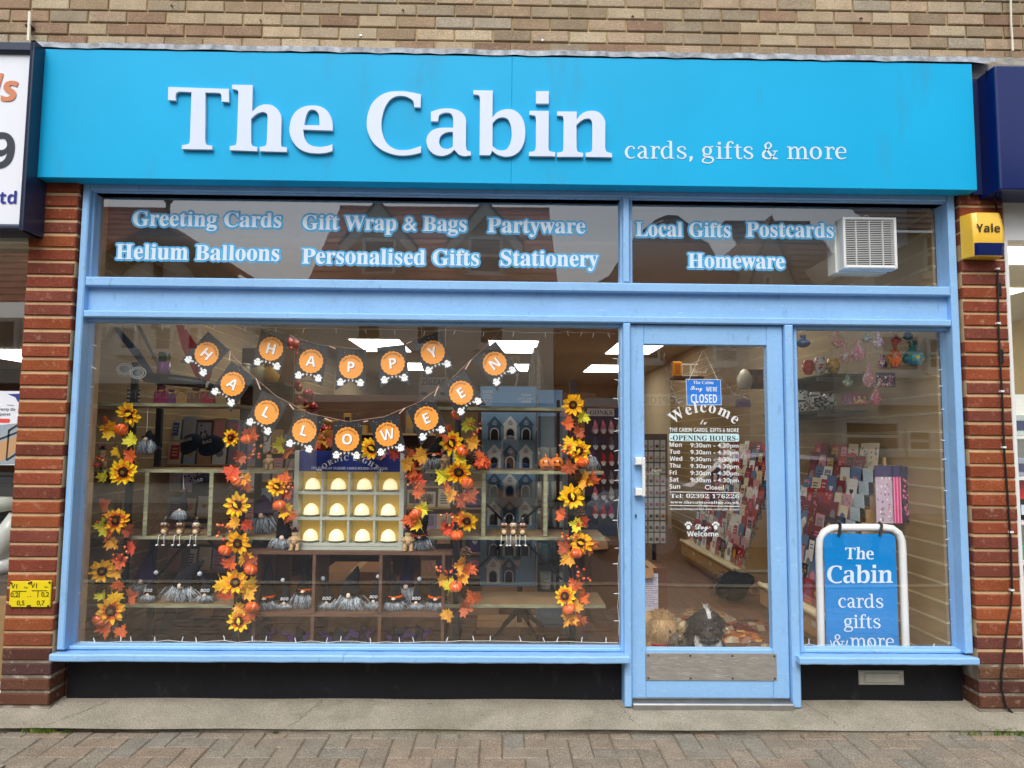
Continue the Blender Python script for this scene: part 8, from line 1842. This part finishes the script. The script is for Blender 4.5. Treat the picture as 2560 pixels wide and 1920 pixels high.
# black and white dog, sitting and looking out
hd2 = P(1770, 1556, .34); X2_ = hd2.x; HZ = hd2.z; YDg = .40
d2 = thing('dog', 'black and white shaggy dog with white blaze sitting behind the door glass', 'dog', (X2_, YDg, FZ))
mb = MB(); c0 = (.5, .5, .5, 1)
mb.ball((X2_ + .004, YDg + .02, FZ + .15), .085, 14, 10, 1.05, .95, 1.45); mb.ball((X2_ + .01, YDg + .10, FZ + .11), .105, 14, 10, 1.1, 1.1, 1.0)
for s_ in (-1, 1):
    mb.tube([(X2_ + s_ * .048, YDg - .02, FZ + .20), (X2_ + s_ * .050, YDg - .04, FZ + .10), (X2_ + s_ * .050, YDg - .045, FZ + .02)], [.042, .032, .030], 10); mb.ball((X2_ + s_ * .050, YDg - .062, FZ + .018), .028, 10, 6, 1, 1.3, .7)
    mb.ball((X2_ + s_ * .095, YDg + .06, FZ + .07), .065, 12, 8, .75, 1.2, 1.05); mb.ball((X2_ + s_ * .10, YDg - .02, FZ + .022), .032, 8, 6, .8, 1.6, .65)
mb.ball((X2_, YDg - .02, HZ - .06), .055, 12, 8, 1, 1, 1.3); mb.ball((X2_, YDg - .03, HZ), .076, 16, 12, 1.05, .95, .96); mb.ball((X2_, YDg - .092, HZ - .030), .036, 12, 9, 1.15, .9, .85); mb.ball((X2_, YDg - .085, HZ - .052), .027, 10, 7, 1.05, .9, .7)
for s_ in (-1, 1): mb.ball((X2_ + s_ * .078, YDg - .015, HZ - .028), .034, 10, 8, .6, 1.0, 1.7)
body2, me2 = remesh(mb, 'body', 'attr', d2)
BK, WHT, GRY = lin(30, 29, 29), lin(196, 196, 190), lin(92, 86, 80)
def c2(p, n, r):
    dx = p.x - X2_
    if p.z > HZ - .075:
        if p.y < YDg - .085 and p.z < HZ - .012: return GRY
        if abs(dx) < .010 and p.z > HZ + .030 and p.y < YDg + .0: return WHT
        return BK
    if abs(dx) < .075 and p.y < YDg + .05: return WHT
    return BK if p.z > FZ + .06 else WHT
paint(me2, OFF[body2], c2)
def f2(p, n, r):
    c = c2(p, n, r); dx = p.x - X2_; hc_ = Vector((X2_, YDg - .03, HZ))
    if p.z > HZ - .075:
        if p.y < YDg - .11 and p.z > HZ - .035 and abs(dx) < .014: return None
        if c == WHT: return (n * .9 + Vector((dx * 16 + r.uniform(-.35, .35), -.2, .55)), r.uniform(.02, .045), .0014, lin(216, 218, 214))
        if c == GRY: return (n * .4 + DN * .7 + Vector((dx * 9, 0, 0)), r.uniform(.018, .034), .0011, GRY)
        return (n * .35 + DN * .75 + Vector((dx * 4.5, -.05, 0)), r.uniform(.026, .05), .0015, BK if r.random() < .8 else lin(62, 60, 58))
    return (n * .4 + DN * .9, r.uniform(.018, .036), .0014, c if r.random() < .8 else lin(150, 150, 146))
fur('fur', me2, OFF[body2], d2, 5200, f2, 5)
mb = MB(); mb.ball((X2_, YDg - .132, HZ - .018), .0125, 12, 8, 1.25, .8, .85, lin(14, 13, 13)); mb.build('nose', 'gloss', d2, smooth=True)
for s_ in (-1, 1): mb = MB(); mb.ball((X2_ + s_ * .031, YDg - .104, HZ + .004), .0105, 12, 8, col=lin(22, 16, 12)); mb.build('eye', 'gloss', d2, smooth=True)
mb = MB(); mb.tube([(X2_ + .018 * math.sin(t) , YDg - .118 - .006 * math.cos(t), HZ - .050 - .004 * math.cos(2 * t)) for t in (-1.3, -.6, 0, .6, 1.3)], .0025, 5, lin(30, 24, 24)); mb.build('mouth', 'attr', d2)
mb = MB(); mb.tube([(X2_ + .075 * math.cos(a), YDg - .012 + .075 * math.sin(a), HZ - .095 + .012 * math.sin(a)) for a in [i * .3927 for i in range(17)]], .0075, 8, lin(40, 42, 48)); mb.build('collar', 'cloth', d2); mb = MB(); mb.ball((X2_ + .01, YDg - .10, HZ - .122), .009, 8, 6, 1, .4, 1, lin(90, 92, 96)); mb.build('collar_tag', 'gloss', d2)
# tan long haired dog, head lowered and turned to the right
h1 = P(1656, 1566, .40); X1 = h1.x; Z1_ = h1.z; Y1 = .44
d1 = thing('dog', 'tan long haired dog with lowered head behind the door glass', 'dog', (X1, Y1, FZ))
MZ = Vector((X1 + .070, Y1 - .075, Z1_ - .062))
mb = MB(); mb.ball((X1 - .045, Y1 + .14, FZ + .16), .095, 14, 10, 1.0, 1.7, 1.05); mb.ball((X1 - .01, Y1 + .03, FZ + .16), .08, 12, 10, 1, 1, 1.2)
for s_ in (-1, 1):
    mb.tube([(X1 - .01 + s_ * .05, Y1 + .0, FZ + .14), (X1 - .01 + s_ * .052, Y1 - .01, FZ + .02)], [.036, .028], 10); mb.ball((X1 - .01 + s_ * .052, Y1 - .025, FZ + .018), .026, 8, 6, 1, 1.3, .7); mb.tube([(X1 - .05 + s_ * .06, Y1 + .24, FZ + .14), (X1 - .05 + s_ * .06, Y1 + .25, FZ + .02)], [.045, .03], 10)
mb.ball((X1, Y1 - .02, Z1_), .070, 16, 12, 1.05, .95, 1.0); mb.ball(MZ, .046, 12, 9, 1.1, 1.0, .85); mb.ball(MZ + Vector((.004, -.008, -.022)), .030, 10, 7)
mb.tube([(X1 - .01, Y1 + .03, Z1_ - .09), (X1 - .005, Y1, Z1_ - .02)], [.066, .062], 10); mb.ball((X1 - .028, Y1 - .02, Z1_ + .052), .030, 10, 7)
for e in ((-.070, .01), (.062, .035)): mb.ball((X1 + e[0], Y1 + e[1] - .02, Z1_ - .02), .028, 10, 8, .6, 1, 1.6)
body1, me1 = remesh(mb, 'body', 'attr', d1)
T1, T2, T3, T4 = lin(190, 154, 106), lin(218, 190, 146), lin(150, 116, 76), lin(204, 172, 124)
DKF = lin(72, 62, 52)
def c1(p, n, r): return DKF if (p - MZ).length < .056 else T1
paint(me1, OFF[body1], c1)
def f1(p, n, r):
    dx = p.x - X1; dm = (p - MZ).length
    if dm < .052 and p.z < MZ.z + .03: return (n * .4 + DN * .8 + Vector((dx * 2, 0, 0)), r.uniform(.014, .026), .0010, r.choice([lin(92, 82, 70), lin(70, 62, 54), lin(124, 108, 88)]))
    c = r.choice([T1, T1, T2, T3, T4, T4])
    if p.z > Z1_ + .042: return (n * .5 + Vector((r.gauss(-.1, .55), -.25, r.uniform(-.3, .5))), r.uniform(.024, .046), .0010, c)
    if p.z > Z1_ - .075:
        fall = Vector((dx * 3 + .2 + r.gauss(0, .22), -.2, 0))
        return (n * .22 + DN * .85 + fall, r.uniform(.024, .05), .0010, c)
    return (n * .35 + DN * .9 + Vector((r.gauss(0, .2), 0, 0)), r.uniform(.02, .04), .0014, c)
fur('fur', me1, OFF[body1], d1, 15000, f1, 9, .12)
mb = MB(); mb.ball(MZ + Vector((.012, -.050, .006)), .0135, 12, 8, 1.2, .8, .85, lin(16, 15, 15)); mb.build('nose', 'gloss', d1, smooth=True)
for e in ((.030, -.092, -.004), (.078, -.070, -.006)): mb = MB(); mb.ball((X1 + e[0], Y1 + e[1], Z1_ + e[2] - .012), .010, 12, 8, col=lin(24, 16, 12)); mb.build('eye', 'gloss', d1, smooth=True)
mb = MB(); mb.tube([(X1 + .0 + .082 * math.cos(a), Y1 + .01 + .082 * math.sin(a), Z1_ - .100) for a in [i * .3927 for i in range(17)]], .008, 8, lin(170, 30, 36)); mb.build('collar', 'cloth', d1)
